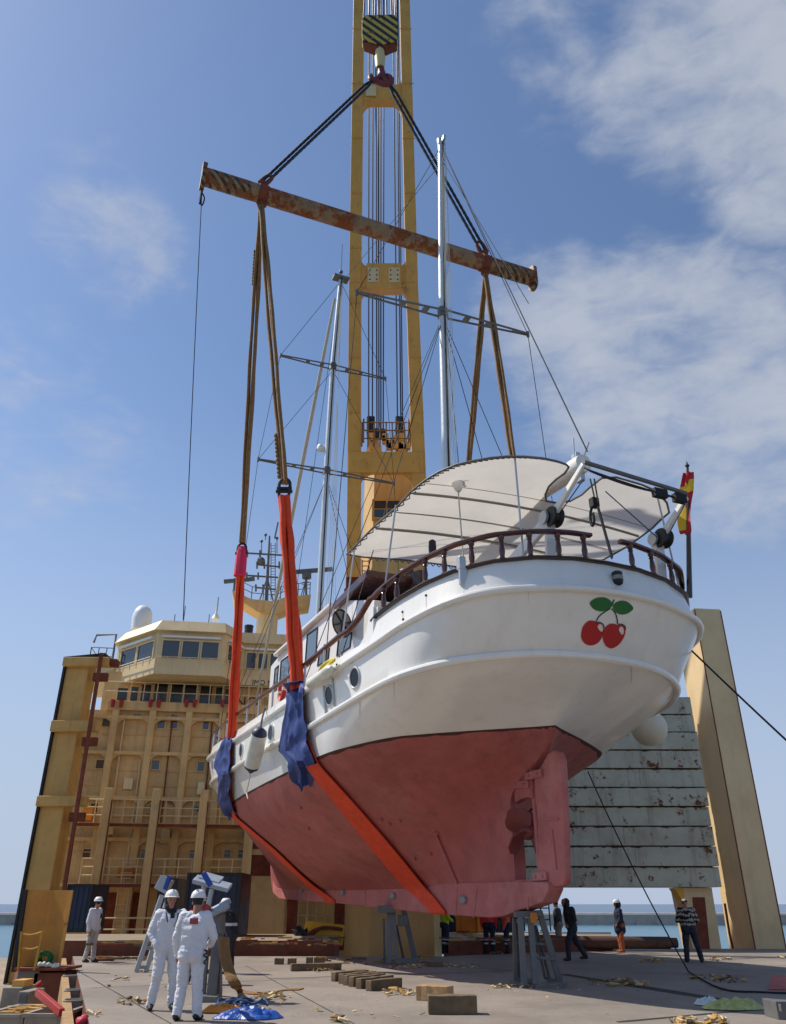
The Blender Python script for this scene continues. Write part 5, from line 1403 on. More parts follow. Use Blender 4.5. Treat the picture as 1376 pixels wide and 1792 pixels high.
# deep white brace under the awning to the port davit
m1 = MB(); a, b_ = yb(905, 945, 1.45), d1[1]; m1.beam(YM @ V((d1[1].x + 1.9, 1.4, d1[1].z - .9)), YM @ d1[1], .12, .3); m1.build('davit_brace', ['white_paint'], yt, smooth=False, bevel=.02)
tA, tB = d1[2], d2[2]
MB().tube([YM @ (tA + V((0, 0, .05))), YM @ (tB + V((0, 0, .1)))], .05, 8).build('davit_bar', ['steel_grey'], yt)
m1 = MB()
for k in range(4): m1.tube(sag(YM @ (tA + V((-.05 * k, 0, -.1 - .05 * k))), YM @ (tA.lerp(tB, .72) + V((0, 0, -.12))), .02 + .015 * k, 8), .014, 5)
c = tA.lerp(tB, .74); m1.beam(YM @ (c + V((0, .25, -.13))), YM @ (c + V((0, -.1, -.13))), .14, .2); c2 = tA.lerp(tB, .93); m1.beam(YM @ (c2 + V((0, .2, -.1))), YM @ (c2 + V((0, -.12, -.1))), .14, .2)
m1.tube([YM @ (c + V((0, -.1, -.13))), YM @ (c2 + V((0, .2, -.1)))], .025, 6)
m1.build('davit_tackle', ['rope_dark'], yt)
# falls and the hanging black shackle rope
m1 = MB()
for q0, q1 in (((1033, 838), (1042, 878)), ((1040, 838), (1047, 880)), ((1044, 880), (1071, 978))): m1.tube([YM @ yb(*q0, .9), YM @ yb(*q1, .9)], .018, 5)
m1.tube([YM @ yb(1046, 885, .9), YM @ yb(1071, 975, .9)], .03, 6); m1.box(YM @ yb(1040, 880, .9), (.14, .16, .2), R(90) + YA)
m1.tube(smooth_path([YM @ yb(x, y, .9) for x, y in ((1040, 880), (1034, 895), (1034, 912), (1037, 920), (1040, 912), (1038, 898))], 4), .032, 6)
m1.build('falls', ['rope_dark'], yt)
for a, b_ in (((1022, 838), (975, 905)), ((1060, 860), (1150, 940)), ((1200, 880), (1165, 945))): MB().tube([YM @ yb(*a, .6 if a[0] < 1100 else -1.7), YM @ yb(*b_, .9 if a[0] < 1050 else -1.7)], .014, 5).build('davit_line', ['rope_blue'], yt)

# ---- awning
AZ = 10.55
ol = [yz(x, y, AZ) for x, y in ((607, 968), (622, 953), (655, 923), (688, 892), (720, 860), (745, 843), (770, 829), (800, 817), (830, 811), (860, 807), (890, 806), (920, 808), (950, 812), (975, 818), (992, 824), (997, 829), (990, 840), (975, 852), (962, 866), (956, 880), (958, 891), (975, 894), (1000, 891), (1020, 880), (1036, 864), (1055, 848), (1080, 846), (1100, 851), (1125, 857), (1150, 866), (1168, 884), (1172, 900))]
ol += [V((-.4, -3.35, AZ)), V((4.4, -3.5, AZ)), V((4.35, -.2, AZ)), V((4.35, 1.6, AZ)), V((4.38, 3.1, AZ))]
def awn_z(p): return AZ + .22 * (1 - (p.y / 3.6) ** 2) - .03 * math.sin(p.x * 2.1)
m1 = MB(); n = len(ol)
import mathutils.geometry as mg
# triangulate a dense point set inside the outline
pts2 = [p.xy for p in ol]; eds = [(i, (i + 1) % n) for i in range(n)]
dense = []
for i in range(n):
    a, b_ = ol[i], ol[(i + 1) % n]; k = max(1, int((b_ - a).length / .2))
    for j in range(k): dense.append(a.lerp(b_, j / k).xy)
nb = len(dense); cp = [V(p) for p in dense]
def inside(x, y):
    c = False
    for i in range(nb):
        a, b_ = dense[i], dense[i - 1]
        if (a.y > y) != (b_.y > y) and x < (b_.x - a.x) * (y - a.y) / (b_.y - a.y) + a.x: c = not c
    return c
gx = -3.0
while gx < 5:
    gy = -3.8
    while gy < 3.8:
        if inside(gx, gy) and min((V((gx, gy)) - d).length for d in dense) > .12: cp.append(V((gx, gy)))
        gy += .24
    gx += .24
res = mg.delaunay_2d_cdt(cp, [(i, (i + 1) % nb) for i in range(nb)], [list(range(nb))], 1, 1e-5)
m1.add([YM @ V((p.x, p.y, awn_z(p))) for p in res[0]], res[2])
aw = m1.build('awning', ['canvas'], yt, angle=80)
loop = [YM @ V((p.x, p.y, awn_z(p) - .01)) for p in dense]
MB().tube(loop, .028, 6, closed=True).build('edge_cord', ['steel_grey'], aw)
# lacing cord zigzagging along the fore and port edges
P = []
for i in range(61):
    c = V((4.36, 3.0 - i * .1, 0)); P.append(YM @ V((4.36, c.y, awn_z(c) - (.10 if i % 2 else .0))))
MB().tube(P, .02, 5).build('lacing', ['steel_grey'], aw)
P = []
for i in range(81):
    f = i / 80 * 13; j = min(int(f), 12); a = ol[j].lerp(ol[j + 1], f - j); P.append(YM @ V((a.x, a.y - (.09 if i % 2 else .0), awn_z(a) - .03)))
MB().tube(P, .016, 5).build('lacing', ['steel_grey'], aw)
# battens athwart under the canvas
for (x0, y0), s_ in (((655, 923), None), ((720, 860), None), ((688, 892), None)):
    p = yz(x0, y0, AZ); q = V((p.x, -3.2, 0))
    r_ = .035 if (x0, y0) != (688, 892) else .012
    MB().tube([YM @ V((p.x, p.y - .05 - (p.y + 3.2) * i / 14, awn_z(V((p.x, p.y - (p.y + 3.2) * i / 14, 0))) - .05)) for i in range(15)], r_, 6).build('batten', ['batten_grey'], aw)
# darker seams (sewn canvas joints)
for dx in (.55, 2.2, 3.4):
    MB().tube([YM @ V((dx - .9, 3.3 - 6.4 * i / 14, awn_z(V((dx - .9, 3.3 - 6.4 * i / 14, 0))) - .004)) for i in range(15)], .010, 5).build('seam', ['canvas_gray'], aw)
# upright poles to the rail
for px, ptop_, pbot in (((621, 960), (622, 1090)), ((693, 885), (699, 1000)), ((902, 808), (923, 985))) if False else ():
    pass
for a, bq in (((621, 957), V((3.95, 3.9, 7.4))), ((693, 882), V((1.75, 3.6, 7.85))), ((902, 810), V((-1.95, 1.75, 8.2)))):
    p = yz(*a, AZ); MB().tube([YM @ V((p.x, p.y, awn_z(p))), YM @ bq], .024, 7).build('awning_pole', ['stainless'], aw)
p = yz(1150, 868, AZ); MB().tube([YM @ V((p.x, p.y, awn_z(p))), YM @ V((-1.4, -3.0, 8.1))], .024, 7).build('awning_pole', ['stainless'], aw)
# chain-hung bag on the port quarter pole
a, b_ = yb(800, 835, 2.55), yb(812, 990, 2.55)
MB().tube([YM @ (a + V((0, 0, .2))), YM @ b_], .018, 6).build('light_pole', ['rope_white'], yt)
m1 = MB(); m1.tube(smooth_path([YM @ yb(x, y, 2.55) for x, y in ((787, 826), (795, 836), (801, 848), (803, 860))], 4), [.03] * 3 + [.06, .09, .11, .12, .14, .13, .12, .1, .08, .05], 9); m1.build('wrapped_lamp', ['white_paint'], yt)
# ensign staff
st_ = V((-1.75, -3.25, 8.0)); sa, sb_ = yb(1207, 1046, -3.25), yb(1203.5, 818, -3.25)
MB().tube([YM @ sa, YM @ sa.lerp(sb_, .5), YM @ sb_], [.07, .055, .03], 10).build('flag_staff', ['varnish_dark'], yt)
m1 = MB(); m1.lathe([(.03, 0), (.06, .05), (.03, .1), (.0, .2)], 8, YM @ Matrix.Translation(sb_)); m1.build('staff_finial', ['dark_steel'], yt)
# ---------------------------------------------------------------- flag, slings, pads, fenders, lines: things hung on the yacht
def flag():
    m = bpy.data.materials.new('flag_cloth'); m.use_nodes = True; nt = m.node_tree; N, L = nt.nodes, nt.links; b = N['Principled BSDF']; b.inputs['Roughness'].default_value = .8
    uv = N.new('ShaderNodeUVMap'); sp = N.new('ShaderNodeSeparateXYZ'); L.new(uv.outputs[0], sp.inputs[0])
    cr_ = N.new('ShaderNodeValToRGB'); cr_.color_ramp.interpolation = 'CONSTANT'; e = cr_.color_ramp.elements
    e[0].position = 0; e[0].color = (*H('b5202a'), 1); e[1].position = .26; e[1].color = (*H('d9b32c'), 1); x = e.new(.74); x.color = (*H('b5202a'), 1)
    L.new(sp.outputs[1], cr_.inputs[0]); L.new(cr_.outputs[0], b.inputs['Base Color']); MATS['flag_cloth'] = m
    rows = []; nu, nv = 14, 26; a = yb(1206, 835, -3.25)
    edge = [(828, 1203, 1207.5), (848, 1200, 1208.5), (862, 1196, 1209), (872, 1189, 1209.5), (886, 1185.5, 1210), (904, 1185, 1211), (918, 1189, 1210), (928, 1194, 1208), (936, 1199, 1205)]
    for i in range(nv + 1):
        f = i / nv * (len(edge) - 1); k = min(int(f), len(edge) - 2); y, x0, x1 = (edge[k][q] + (edge[k + 1][q] - edge[k][q]) * (f - k) for q in range(3)); row = []
        for j in range(nu + 1):
            u = j / nu; row.append(YM @ (yb(x0 + (x1 - x0) * u, y, -3.25) + V((math.sin(u * 11 + i * .25) * .06 - .03, .10 * (1 - u) + math.cos(u * 9 + i * .2) * .05, 0))))
        rows.append(row)
    mb = MB(); mb.grid(rows); o = mb.build('flag', ['flag_cloth'], None, angle=80, origin=YM @ a)
    l = o.data.uv_layers.new(name='UVMap')
    for poly in o.data.polygons:
        for li in poly.loop_indices:
            vi = o.data.loops[li].vertex_index; i, j = divmod(vi, nu + 1); u, v = j / nu, i / nv; l.data[li].uv = (v, min(.99, max(.01, .05 + .45 * min(1, v / .35) + .5 * min(1, max(0, (u - .42) * 3)) * min(1, v * 3) + .35 * max(0, v - .68) / .32)))
    return tag(o, 'red and yellow striped flag drooping from the dark staff on the yacht stern', 'flag')
flag()
# ---- slings
M('sling_seam', '8c2213', .85, var=.2)
def sling_path(pix, off):
    out = []
    for x, y in pix:
        q, n_ = hit(x, y, off)
        if q is not None: out.append((q, n_))
    return out
def belly(pixL, pixR, n, off, name, parent, mat='sling_orange'):
    """webbing lying on the hull between two pixel edges, then round the keel and up the far side"""
    rows = []
    for i in range(n + 1):
        t = i / n
        def ip(P): f = t * (len(P) - 1); k = min(int(f), len(P) - 2); return (P[k][0] + (P[k + 1][0] - P[k][0]) * (f - k), P[k][1] + (P[k + 1][1] - P[k][1]) * (f - k))
        (xa_, ya_), (xb_, yb_) = ip(pixL), ip(pixR); row = []
        for j in range(5):
            x, y = xa_ + (xb_ - xa_) * j / 4, ya_ + (yb_ - ya_) * j / 4
            q, nn = hit(x, y, off)
            if q is None: q = yb(x, y, .24)
            if q.z < 2.05: q.y = max(q.y, .225)
            row.append(q)
        rows.append(row)
    sm = rows
    for _ in range(3):
        sm = [[(sm[max(i - 1, 0)][j] + sm[i][j] * 2 + sm[min(i + 1, n)][j]) / 4 for j in range(5)] for i in range(n + 1)]
    # under the keel and up the starboard side, mirrored
    last = sm[-1]; zk = min(p.z for p in last) - .05
    und = [[V((p.x, .235, zk)) for p in last], [V((p.x, -.235, zk)) for p in last]]
    mir = [[V((p.x, -p.y, p.z)) for p in r] for r in reversed(sm)]
    o = MB().grid([[YM @ p for p in r] for r in sm + und + mir], thick=.03).build(name, [mat], parent, angle=70)
    for j in (1, 3): MB().tube([YM @ (r[j] + V((-.008, .012, -.006))) for r in sm], .011, 4).build('stitching', ['sling_seam'], o)
    return o
def strand(p, q, w, d, mat, parent, name, k=3, tw=.5, bulge=0.):
    """a bundle of flat folded webbing strands from p to q (world)"""
    p, q = V(p), V(q); ax = (q - p).normalized(); x = ax.cross(V((0, 1, 0))).normalized(); y = ax.cross(x)
    m1 = MB()
    for s in range(k):
        ph = 2 * math.pi * s / k + .5; P = []; rr = []
        for i in range(25):
            t = i / 24; a = ph + tw * t * 2
            sp_ = (1 - .35 * math.cos(2 * math.pi * t) * bulge)
            P.append(p.lerp(q, t) + (x * math.cos(a) * w * .28 + y * math.sin(a) * d * .4) * sp_ + x * noise.noise(V((s * 7.1, t * 6, 0))) * w * .1)
            rr.append(w * .30 * (1 + .22 * noise.noise(V((s * 3.3, 1, t * 9)))))
        m1.tube(P, rr, 9, flat=.75)
    return m1.build(name, [mat], parent, angle=60)
def shackle(c, ax, name, parent, s=1.):
    m1 = MB(); ax = V(ax).normalized(); x = ax.cross(V((0, 1, 0))).normalized()
    P = [c + x * (.16 * s * math.cos(t)) + ax * (.2 * s * math.sin(t)) for t in [i * math.pi / 8 for i in range(9)]]
    P = [P[0] - ax * .22 * s] + P + [P[-1] - ax * .22 * s]; m1.tube(P, .05 * s, 8); m1.tube([P[0] - x * -.08 * s, P[-1] + x * -.08 * s], .055 * s, 8)
    return m1.build(name, ['dark_steel'], parent)
jf, ja = yb(425, 950, 5.0), yb(499, 845, 5.0)
def hit_below(px, py, off):
    for k in range(60):
        q, nn = hit(px, py + k, off)
        if q is not None: return q
hf, ha = hit_below(410, 1288, .08), hit_below(527, 1195, .08)
lugA, lugB = bA + V((0, 0, -.72)), bB + V((0, 0, -.72))
# port brown slings (from beam lug to shackles)
for (pt, lab, w) in ((jf, 'brown webbing sling above the forward orange sling, left one of the left pair', .33), (ja, 'brown webbing sling above the aft orange sling, right one of the left pair', .31)):
    t = thing('brown_sling', lab, 'sling', lugA, 0, 'brown webbing slings under the beam')
    P = YM @ pt
    strand(lugA, P, w, w, 'sling_brown', t, 'webbing', 3, .3, .8)
    m1 = MB(); d = (P - lugA).normalized(); 
    lo, hi = (.14, .24) if pt is jf else (.86, .98)
    xx = d.cross(V((0, 1, 0))).normalized()
    for i in range(11): c = lugA.lerp(P, lo + (hi - lo) * i / 10) + xx * (-.17 if pt is jf else .17) * (1 if pt is jf else -1); m1.ball(c, (.07, .07, .09), 5)
    m1.build('stitched_tab', ['sling_brown'], t)
# starboard brown slings
for x, y, lab, b_ in ((821, 815, 'brown webbing sling at the starboard side, left one of the right pair', -5.0), (900, 812, 'brown webbing sling at the starboard side, right one of the right pair', -4.6)):
    P = yb(x, y, b_); d = (YM @ P - lugB); e = lugB + d * 1.22
    t = thing('brown_sling', lab, 'sling', lugB, 0, 'brown webbing slings under the beam')
    strand(lugB, e, .30, .3, 'sling_brown', t, 'webbing', 3, .3, .8)
    if b_ == -5.0: ea_ = e
    else: eb_ = e
# orange slings
of = thing('orange_sling', 'forward orange lifting sling, left of the two, running under the yacht bow', 'sling', YM @ jf, 0, 'orange slings under the yacht')
oa = thing('orange_sling', 'aft orange lifting sling, right of the two, wrapped under the yacht', 'sling', YM @ ja, 0, 'orange slings under the yacht')
strand(YM @ jf - V((0, 0, .35)), YM @ (hf + V((0, 0, -.1))), .38, .3, 'sling_orange', of, 'hanging_part', 4, .25, .2)
strand(YM @ ja - V((0, 0, .55)), YM @ (ha + V((0, 0, -.1))), .46, .34, 'sling_orange', oa, 'hanging_part', 4, .3, .2)
m1 = MB(); c = YM @ jf - V((0, 0, .5)); m1.tube([c + V((0, 0, .3)), c, c - V((0, 0, .9))], [.17, .22, .235], 10); m1.build('pink_sleeve', ['sling_pink'], of)
shackle(YM @ jf + V((0, -.05, -.25)), (0, 0, 1), 'shackle', of, 1.0)
shackle(YM @ ja + V((0, -.05, -.1)), (0, 0, 1), 'shackle', oa, 1.1); shackle(YM @ ja + V((0, -.05, -.45)), (0, 0, -1), 'shackle', oa, 1.0)
belly([(396, 1290), (394, 1340), (394, 1390), (404, 1424), (428, 1445), (470, 1480), (520, 1528), (572, 1577)], [(408, 1290), (406, 1340), (406, 1390), (414, 1426), (443, 1450), (487, 1487), (534, 1532), (590, 1579)], 60, .06, 'belly_band', of)
belly([(512, 1195), (514, 1280), (537, 1337), (600, 1416), (650, 1478), (700, 1538), (757, 1598)], [(530, 1195), (538, 1280), (561, 1335), (622, 1402), (676, 1464), (726, 1524), (783, 1599)], 60, .06, 'belly_band', oa)
# starboard vertical runs of the two orange slings (mostly hidden by the hull)
for P, j, o_, e in ((hf, jf, of, ea_), (ha, ja, oa, eb_)):
    s_ = V((P.x, -P.y, P.z)); strand(e, YM @ (s_ + V((0, -.05, 0))), .4, .3, 'sling_orange', o_, 'hanging_part', 3, .3, .2)
# blue padding cloths between slings and hull
def pad(L_px, R_px, lab, seed, ysl):
    rows = []; n, k = 46, 20
    def at(P, y):
        for q in range(len(P) - 1):
            if P[q][1] <= y <= P[q + 1][1]: t = (y - P[q][1]) / max(1e-6, P[q + 1][1] - P[q][1]); return P[q][0] + (P[q + 1][0] - P[q][0]) * t
        return P[-1][0]
    y0, yl, yr = L_px[0][1], L_px[-1][1], R_px[-1][1]
    for i in range(n + 1):
        v = i / n; row = []
        for j in range(k + 1):
            u = j / k; yb_ = yl + (yr - yl) * u; y = y0 + (yb_ - y0) * v + 7 * math.sin(u * 9 + seed) * v ** 4
            xl_, xr_ = at(L_px, min(y, yl)), at(R_px, min(y, yr)); x = xl_ + (xr_ - xl_) * u
            nz = lambda a, b_, k_: noise.noise(V((a, b_, seed * 3.7 + k_)))
            r1 = 1 - abs(nz(u * 2.6 + v * 1.1, v * 2.6, 0)) * 2.2; r2 = 1 - abs(nz(u * 4.5 - v * 2.0, v * 4.2 + u, 7)) * 2.2; fold2 = max(0, r2)
            w = .09 + .15 * max(0, r1) * (.4 + .6 * v) + .06 * fold2 + .02 * nz(u * 9, v * 9, 3)
            if y > ysl and u > .45: w = .015 + .03 * fold2
            q, nn = hit(x, y, max(.03, w))
            if q is None:
                for xx in range(int(x), int(x) + 45):
                    q, nn = hit(xx, y, .14)
                    if q is not None: q = q + V((.03 * (xx - x), .02 * (xx - x), 0)); break
            if q is None: q = rows[-1][j] + V((0, 0, -.06))
            row.append(q)
        rows.append(row)
    o = MB().grid([[YM @ p for p in r] for r in rows], thick=.012).build('padding_cloth', ['cloth_blue'], None, angle=28)
    return tag(o, lab, 'cloth', 'blue padding cloths under the slings')
pad([(519, 1192), (509, 1222), (505, 1257), (501, 1280), (495, 1312), (515, 1333), (519, 1350), (521, 1362), (534, 1374)], [(538, 1192), (540, 1212), (543, 1260), (551, 1307), (561, 1338), (552, 1366)], 'crumpled blue cloth under the aft orange sling, the larger one', 2., 1332)
pad([(399, 1292), (390, 1312), (386, 1330), (384, 1344), (389, 1352), (388, 1375), (386, 1398), (395, 1412), (403, 1424)], [(412, 1292), (411, 1320), (411, 1360), (411, 1400), (416, 1424)], 'narrow blue cloth under the forward orange sling at the bow', 5., 1418)

# ---- fenders
fp = hit(445, 1312, .38)[0]
ft = thing('fender', 'long white fender with navy ends hanging forward of the larger blue cloth', 'fender', YM @ fp)
fa, fb_ = yb(456, 1276, fp.y), yb(439, 1350, fp.y)
ax = (fb_ - fa)
prof = [(0, .10), (.05, .2), (.10, .235), (.5, .24), (.86, .235), (.91, .2), (.96, .1), (1.0, .04)]
MB().tube([YM @ (fa + ax * t) for t in (.12, .2, .5, .8, .86)], [.238, .242, .245, .242, .236], 18).build('body', ['fender_white'], ft)
for L_ in ((-.03, .0, .05, .12), (.86, .92, .97, 1.03)):
    MB().tube([YM @ (fa + ax * t) for t in L_], [.05, .13, .21, .237] if L_[0] < .5 else [.237, .21, .12, .05], 18).build('end_cap', ['cloth_blue' if 0 else 'navy'], ft)
MB().tube(smooth_path([YM @ (fa - ax * .02), YM @ yb(459, 1258, fp.y - .15), YM @ yb(464, 1240, 4.42)], 4), .028, 6).build('lanyard', ['rope_dark'], ft)
MB().tube(smooth_path([YM @ (fb_ + ax * .02), YM @ yb(435, 1372, fp.y - .1), YM @ yb(432, 1385, fp.y - .12), YM @ yb(434, 1398, fp.y - .12), YM @ yb(431, 1388, fp.y - .12)], 4), .016, 5).build('tail_line', ['rope_white'], ft)
# big round fender beyond the starboard quarter
c = yb(1131, 1275, -4.7); c = V((3.4, -4.75, 0)); bq = yb(1136, 1274, -4.75)
tb = thing('ball_fender', 'large round cream ball fender hanging at the starboard quarter before the panel stack', 'fender', YM @ bq)
rb_px = 31; dist = (YM @ bq - EYE).length; rbl = rb_px / 1380 * ((YM @ bq).y * math.cos(PITCH) + ((YM @ bq).z - CAM_Z) * math.sin(PITCH))
MB().ball(YM @ bq, rbl, 16).build('ball', ['ball_cream'], tb)
m1 = MB(); m1.lathe([(.1, 0), (.12, .12), (.05, .22)], 10, Matrix.Translation(YM @ bq + V((0, 0, rbl - .04)))); m1.tube([YM @ bq + V((0, 0, rbl)), YM @ V((bq.x, -4.3, 7.4))], .025, 6); m1.build('lanyard', ['cloth_blue'], tb)
# small fenders / yellow line along the port bulwark
c0, c1 = yb(573, 1193, 4.5), yb(620, 1158, 4.45)
M('yellow_rope', 'c8b71e', .7, var=.2)
q0, q1 = hit(575, 1187, .16), hit(603, 1168, .16)
a, b_ = yb(541, 1198, 4.38), yb(580, 1170, 4.36)
tag(MB().tube([YM @ a, YM @ a.lerp(b_, .06), YM @ a.lerp(b_, .94), YM @ b_], [.06, .13, .13, .06], 14).build('roll_fender', ['fender_white']), 'slim white roll fender lashed on the port bulwark right of the larger blue cloth', 'fender')
m1 = MB()
for k in range(5):
    m1.tube(smooth_path([YM @ yb(x + k * 1.2, y - k * .8, 4.3) for x, y in ((557, 1180), (563, 1167), (574, 1158), (581, 1158), (572, 1166), (560, 1177))], 4), .035, 6)
tag(m1.build('yellow_rope_coil', ['yellow_rope']), 'coil of yellow rope on the port bulwark below the deckhouse windows', 'rope')
# lifebuoys under the deckhouse
for px, py, lab in ((494, 1209, 'red and white lifebuoy on the deckhouse side, left of the aft sling'), (511, 1198, 'red and white lifebuoy on the deckhouse side, half hidden by the aft sling')):
    c = yb(px, py, CB + .5); M('buoy_red', 'c03a2a', .5); t = thing('lifebuoy', lab, 'lifebuoy', YM @ c, 0, 'lifebuoys on the deckhouse')
    mat = YM @ Matrix.Translation(c) @ Matrix.Rotation(R(90), 4, 'X')
    P = [mat @ V((.3 * math.cos(a), .3 * math.sin(a), 0)) for a in [i * math.pi / 12 for i in range(24)]]
    MB().tube(P, .085, 10, closed=True).build('ring', ['buoy_red'], t)
    for k in range(4):
        Q = [mat @ V((.3 * math.cos(a), .3 * math.sin(a), 0)) for a in [k * math.pi / 2 + i * .09 - .18 for i in range(5)]]; MB().tube(Q, .09, 10).build('band', ['white_paint'], t)
# long lines to the deck
a = yb(1030, 1362, -1.5); g = [YM @ a, atz(1110, 1545, 2.6 * 0 + 1.7), atz(1175, 1668, 0.05)]
p0, p1 = aty(1029, 1350, 25.0), atz(1205, 1700, .03)
P = sag(p0, p1, .22, 14) + smooth_path([atz(1205, 1700, .03), atz(1262, 1730, .02), atz(1330, 1736, .02), atz(1385, 1738, .02)], 5)[1:]
tag(MB().tube(P, .018, 6).build('hauling_rope', ['rope_dark']), 'dark hauling rope from the yacht hull down across the deck to the right edge', 'rope')
P = [YM @ V((.3, -4.0, 7.0)), aty(1300, 1215, 17.5), aty(1376, 1283, 17.5), aty(1500, 1390, 17.5)]
a = aty(1210, 1138, 18.9); b_ = aty(1600, 1490, 15.0); b_ = a + (b_ - a) * ((a.z - .04) / (a.z - b_.z))
tag(MB().tube(sag(a, b_, .12), .022, 6).build('mooring_line', ['rope_dark']), 'taut dark line from the yacht quarter past the right tower', 'rope')
# bow pulpit rope rail
# ---------------------------------------------------------------- boat stands on the deck
M('rail_yellow', 'b98a30', .6, var=.25, vs=4)
M('tarp_strap', '2748a0', .6, var=.15)
M('pad_grey', '9aa3ad', .5, metal=.1, var=.2, vs=3, dirt='5d636b', ds=2, da=.5)
M('orange_box', 'c77b1e', .6, var=.25)
def px_stand(lab, y0, legs, bars, heads, mat='steel_grey', h=None):
    """stand given by its members: (foot px, head px, depth at foot, depth at head, width)"""
    fx = sum(l[0][0] for l in legs) / len(legs); fy = max(l[0][1] for l in legs)
    t = thing('boat_stand', lab, 'boat stand', atz(fx, fy), 0, 'grey steel boat stands')
    for (f, hd, d0, d1, w) in legs:
        MB().beam(aty(*f, y0 + d0), aty(*hd, y0 + d1), w, .12, (0, -1, 0), w2=w * .9).build('leg', [mat], t, smooth=False, bevel=.008)
    for nm, L_ in (('base_bar', bars), ('head_plate', heads)):
        for (a, b_, d0, d1, w, hh) in L_: MB().beam(aty(*a, y0 + d0), aty(*b_, y0 + d1), w, hh).build(nm, [mat], t, smooth=False, bevel=.008)
    return t
y0 = atz(936, 1728).y
px_stand('sturdy grey steel boat stand under the yacht heel beside the rudder', y0, [((902, 1717), (899, 1606), .8, .55, .07), ((918, 1729), (911, 1604), .05, .25, .13), ((938, 1728), (928, 1606), .05, .25, .13), ((981, 1720), (944, 1594), .5, .4, .14), ((962, 1712), (938, 1620), 1.0, .7, .05), ((954, 1712), (934, 1620), 1.0, .7, .05), ((908, 1716), (904, 1612), 1.1, .7, .07)],
         [((934, 1727), (989, 1724), .0, .0, .5, .10), ((899, 1716), (938, 1716), .8, .8, .12, .1), ((898, 1719), (916, 1729), .8, .05, .1, .1), ((940, 1676), (971, 1678), .35, .35, .06, .06), ((988, 1722), (960, 1714), .1, 1.0, .1, .1), ((901, 1650), (955, 1652), .5, .5, .05, .05)], [((900, 1600), (946, 1598), .4, .4, .34, .12), ((905, 1612), (940, 1611), .35, .35, .2, .1)])
MB().box(aty(934, 1606, y0 + .1), (.14, .05, .2)).build('orange_tag', ['orange_box'], None, smooth=False)
tag(bpy.data.objects['orange_tag'], 'small orange tag hanging on the aft boat stand', 'tag')
y0 = atz(692, 1687).y
px_stand('grey steel boat stand under the middle of the keel', y0, [((673, 1684), (672, 1609), .8, .6, .07), ((681, 1687), (681, 1594), .0, .2, .16), ((694, 1686), (688, 1594), .0, .2, .16), ((707, 1681), (694, 1620), .9, .6, .08), ((728, 1686), (706, 1588), .4, .3, .17)],
         [((692, 1685), (733, 1685), .0, .0, .4, .22), ((672, 1684), (683, 1687), .8, 0, .1, .1), ((673, 1683), (708, 1682), .8, .8, .1, .1)], [((661, 1591), (692, 1591), .2, .2, .5, .2), ((696, 1611), (714, 1611), .3, .3, .3, .3)])
c = atz(366, 1752); yk = c.y
def tk(px, py, dy=0.): return aty(px, py, yk + dy)
ts = px_stand('tall grey boat stand with tilted pale pads beside the two men in white', yk, [((353, 1752), (363, 1637), .1, .2, .12), ((369, 1752), (382, 1626), .0, .15, .17), ((380, 1746), (388, 1618), .25, .25, .10), ((345, 1744), (366, 1640), .8, .5, .10), ((384, 1741), (384, 1640), .9, .5, .1)],
         [((346, 1748), (384, 1750), .0, .0, .5, .14), ((345, 1744), (353, 1751), .8, .1, .1, .1), ((346, 1743), (386, 1741), .85, .85, .1, .1), ((357, 1700), (384, 1700), .3, .3, .05, .07)], [((372, 1618), (392, 1616), .2, .2, .34, .34), ((376, 1600), (390, 1598), .2, .2, .2, .2)])
TILT = (.30, -.35, .9)
MB().beam(tk(341, 1538), tk(403, 1554), .30, .08, TILT).build('tilted_pad', ['pad_grey'], ts, smooth=False, bevel=.015)
MB().beam(tk(352, 1531, .12), tk(388, 1541, .12), .34, .04, TILT).build('tilted_pad', ['pad_grey'], ts, smooth=False, bevel=.015)
MB().beam(tk(356, 1527, -.24), tk(369, 1550, -.24), .10, .03, (0, -1, .3)).build('blue_strap', ['tarp_strap'], ts, smooth=False)
MB().beam(tk(370, 1597), tk(402, 1581), .30, .08, (-.25, -.4, .9)).build('lower_pad', ['pad_grey'], ts, smooth=False, bevel=.015)
for a, b_ in (((354, 1575), (358, 1548)), ((362, 1596), (371, 1556))): MB().tube([tk(*a), tk(*b_)], .05, 8).build('screw', ['alu'], ts)
MB().beam(tk(357, 1600), tk(366, 1584), .14, .1).build('red_clamp', ['red_paint'], ts, smooth=False)
# leaning ladder-like stand
cl = atz(249, 1702); yl = cl.y
ls = thing('boat_stand', 'leaning aluminium ladder-like boat stand left of the men in white', 'boat stand', cl, 0, 'grey steel boat stands')
def lk(px, py, dy=0.): return aty(px, py, yl + dy)
for dx, dy in ((0, 0), (17, .25)):
    MB().beam(lk(238 + dx, 1701 - dx * .0, dy), lk(284 + dx * .7, 1566, dy + .2), .09, .12).build('rail', ['alu'], ls, smooth=False, bevel=.006)
m1 = MB()
for t in (.06, .3, .55, .8): 
    a = lk(238, 1701).lerp(lk(284, 1566, .2), t); b_ = lk(255, 1701, .25).lerp(lk(296, 1566, .45), t); m1.beam(a, b_, .06, .08)
m1.build('rungs', ['alu'], ls, smooth=False)
m1 = MB(); m1.beam(lk(243, 1702, .3), lk(300, 1700, 1.4), .1, .1); m1.beam(lk(298, 1700, 1.4), lk(291, 1566, .4), .08, .09); m1.build('back_leg', ['steel_grey'], ls, smooth=False)
m1 = MB(); m1.box(lk(288, 1548, .25), (.36, .3, .36), Matrix.Rotation(R(25), 3, 'Y')); m1.build('head_pad', ['alu'], ls, smooth=False, bevel=.02)
m1 = MB(); m1.box(lk(294, 1545, .1), (.1, .2, .34), Matrix.Rotation(R(15), 3, 'Y')); m1.build('blue_strap', ['tarp_strap'], ls, smooth=False)
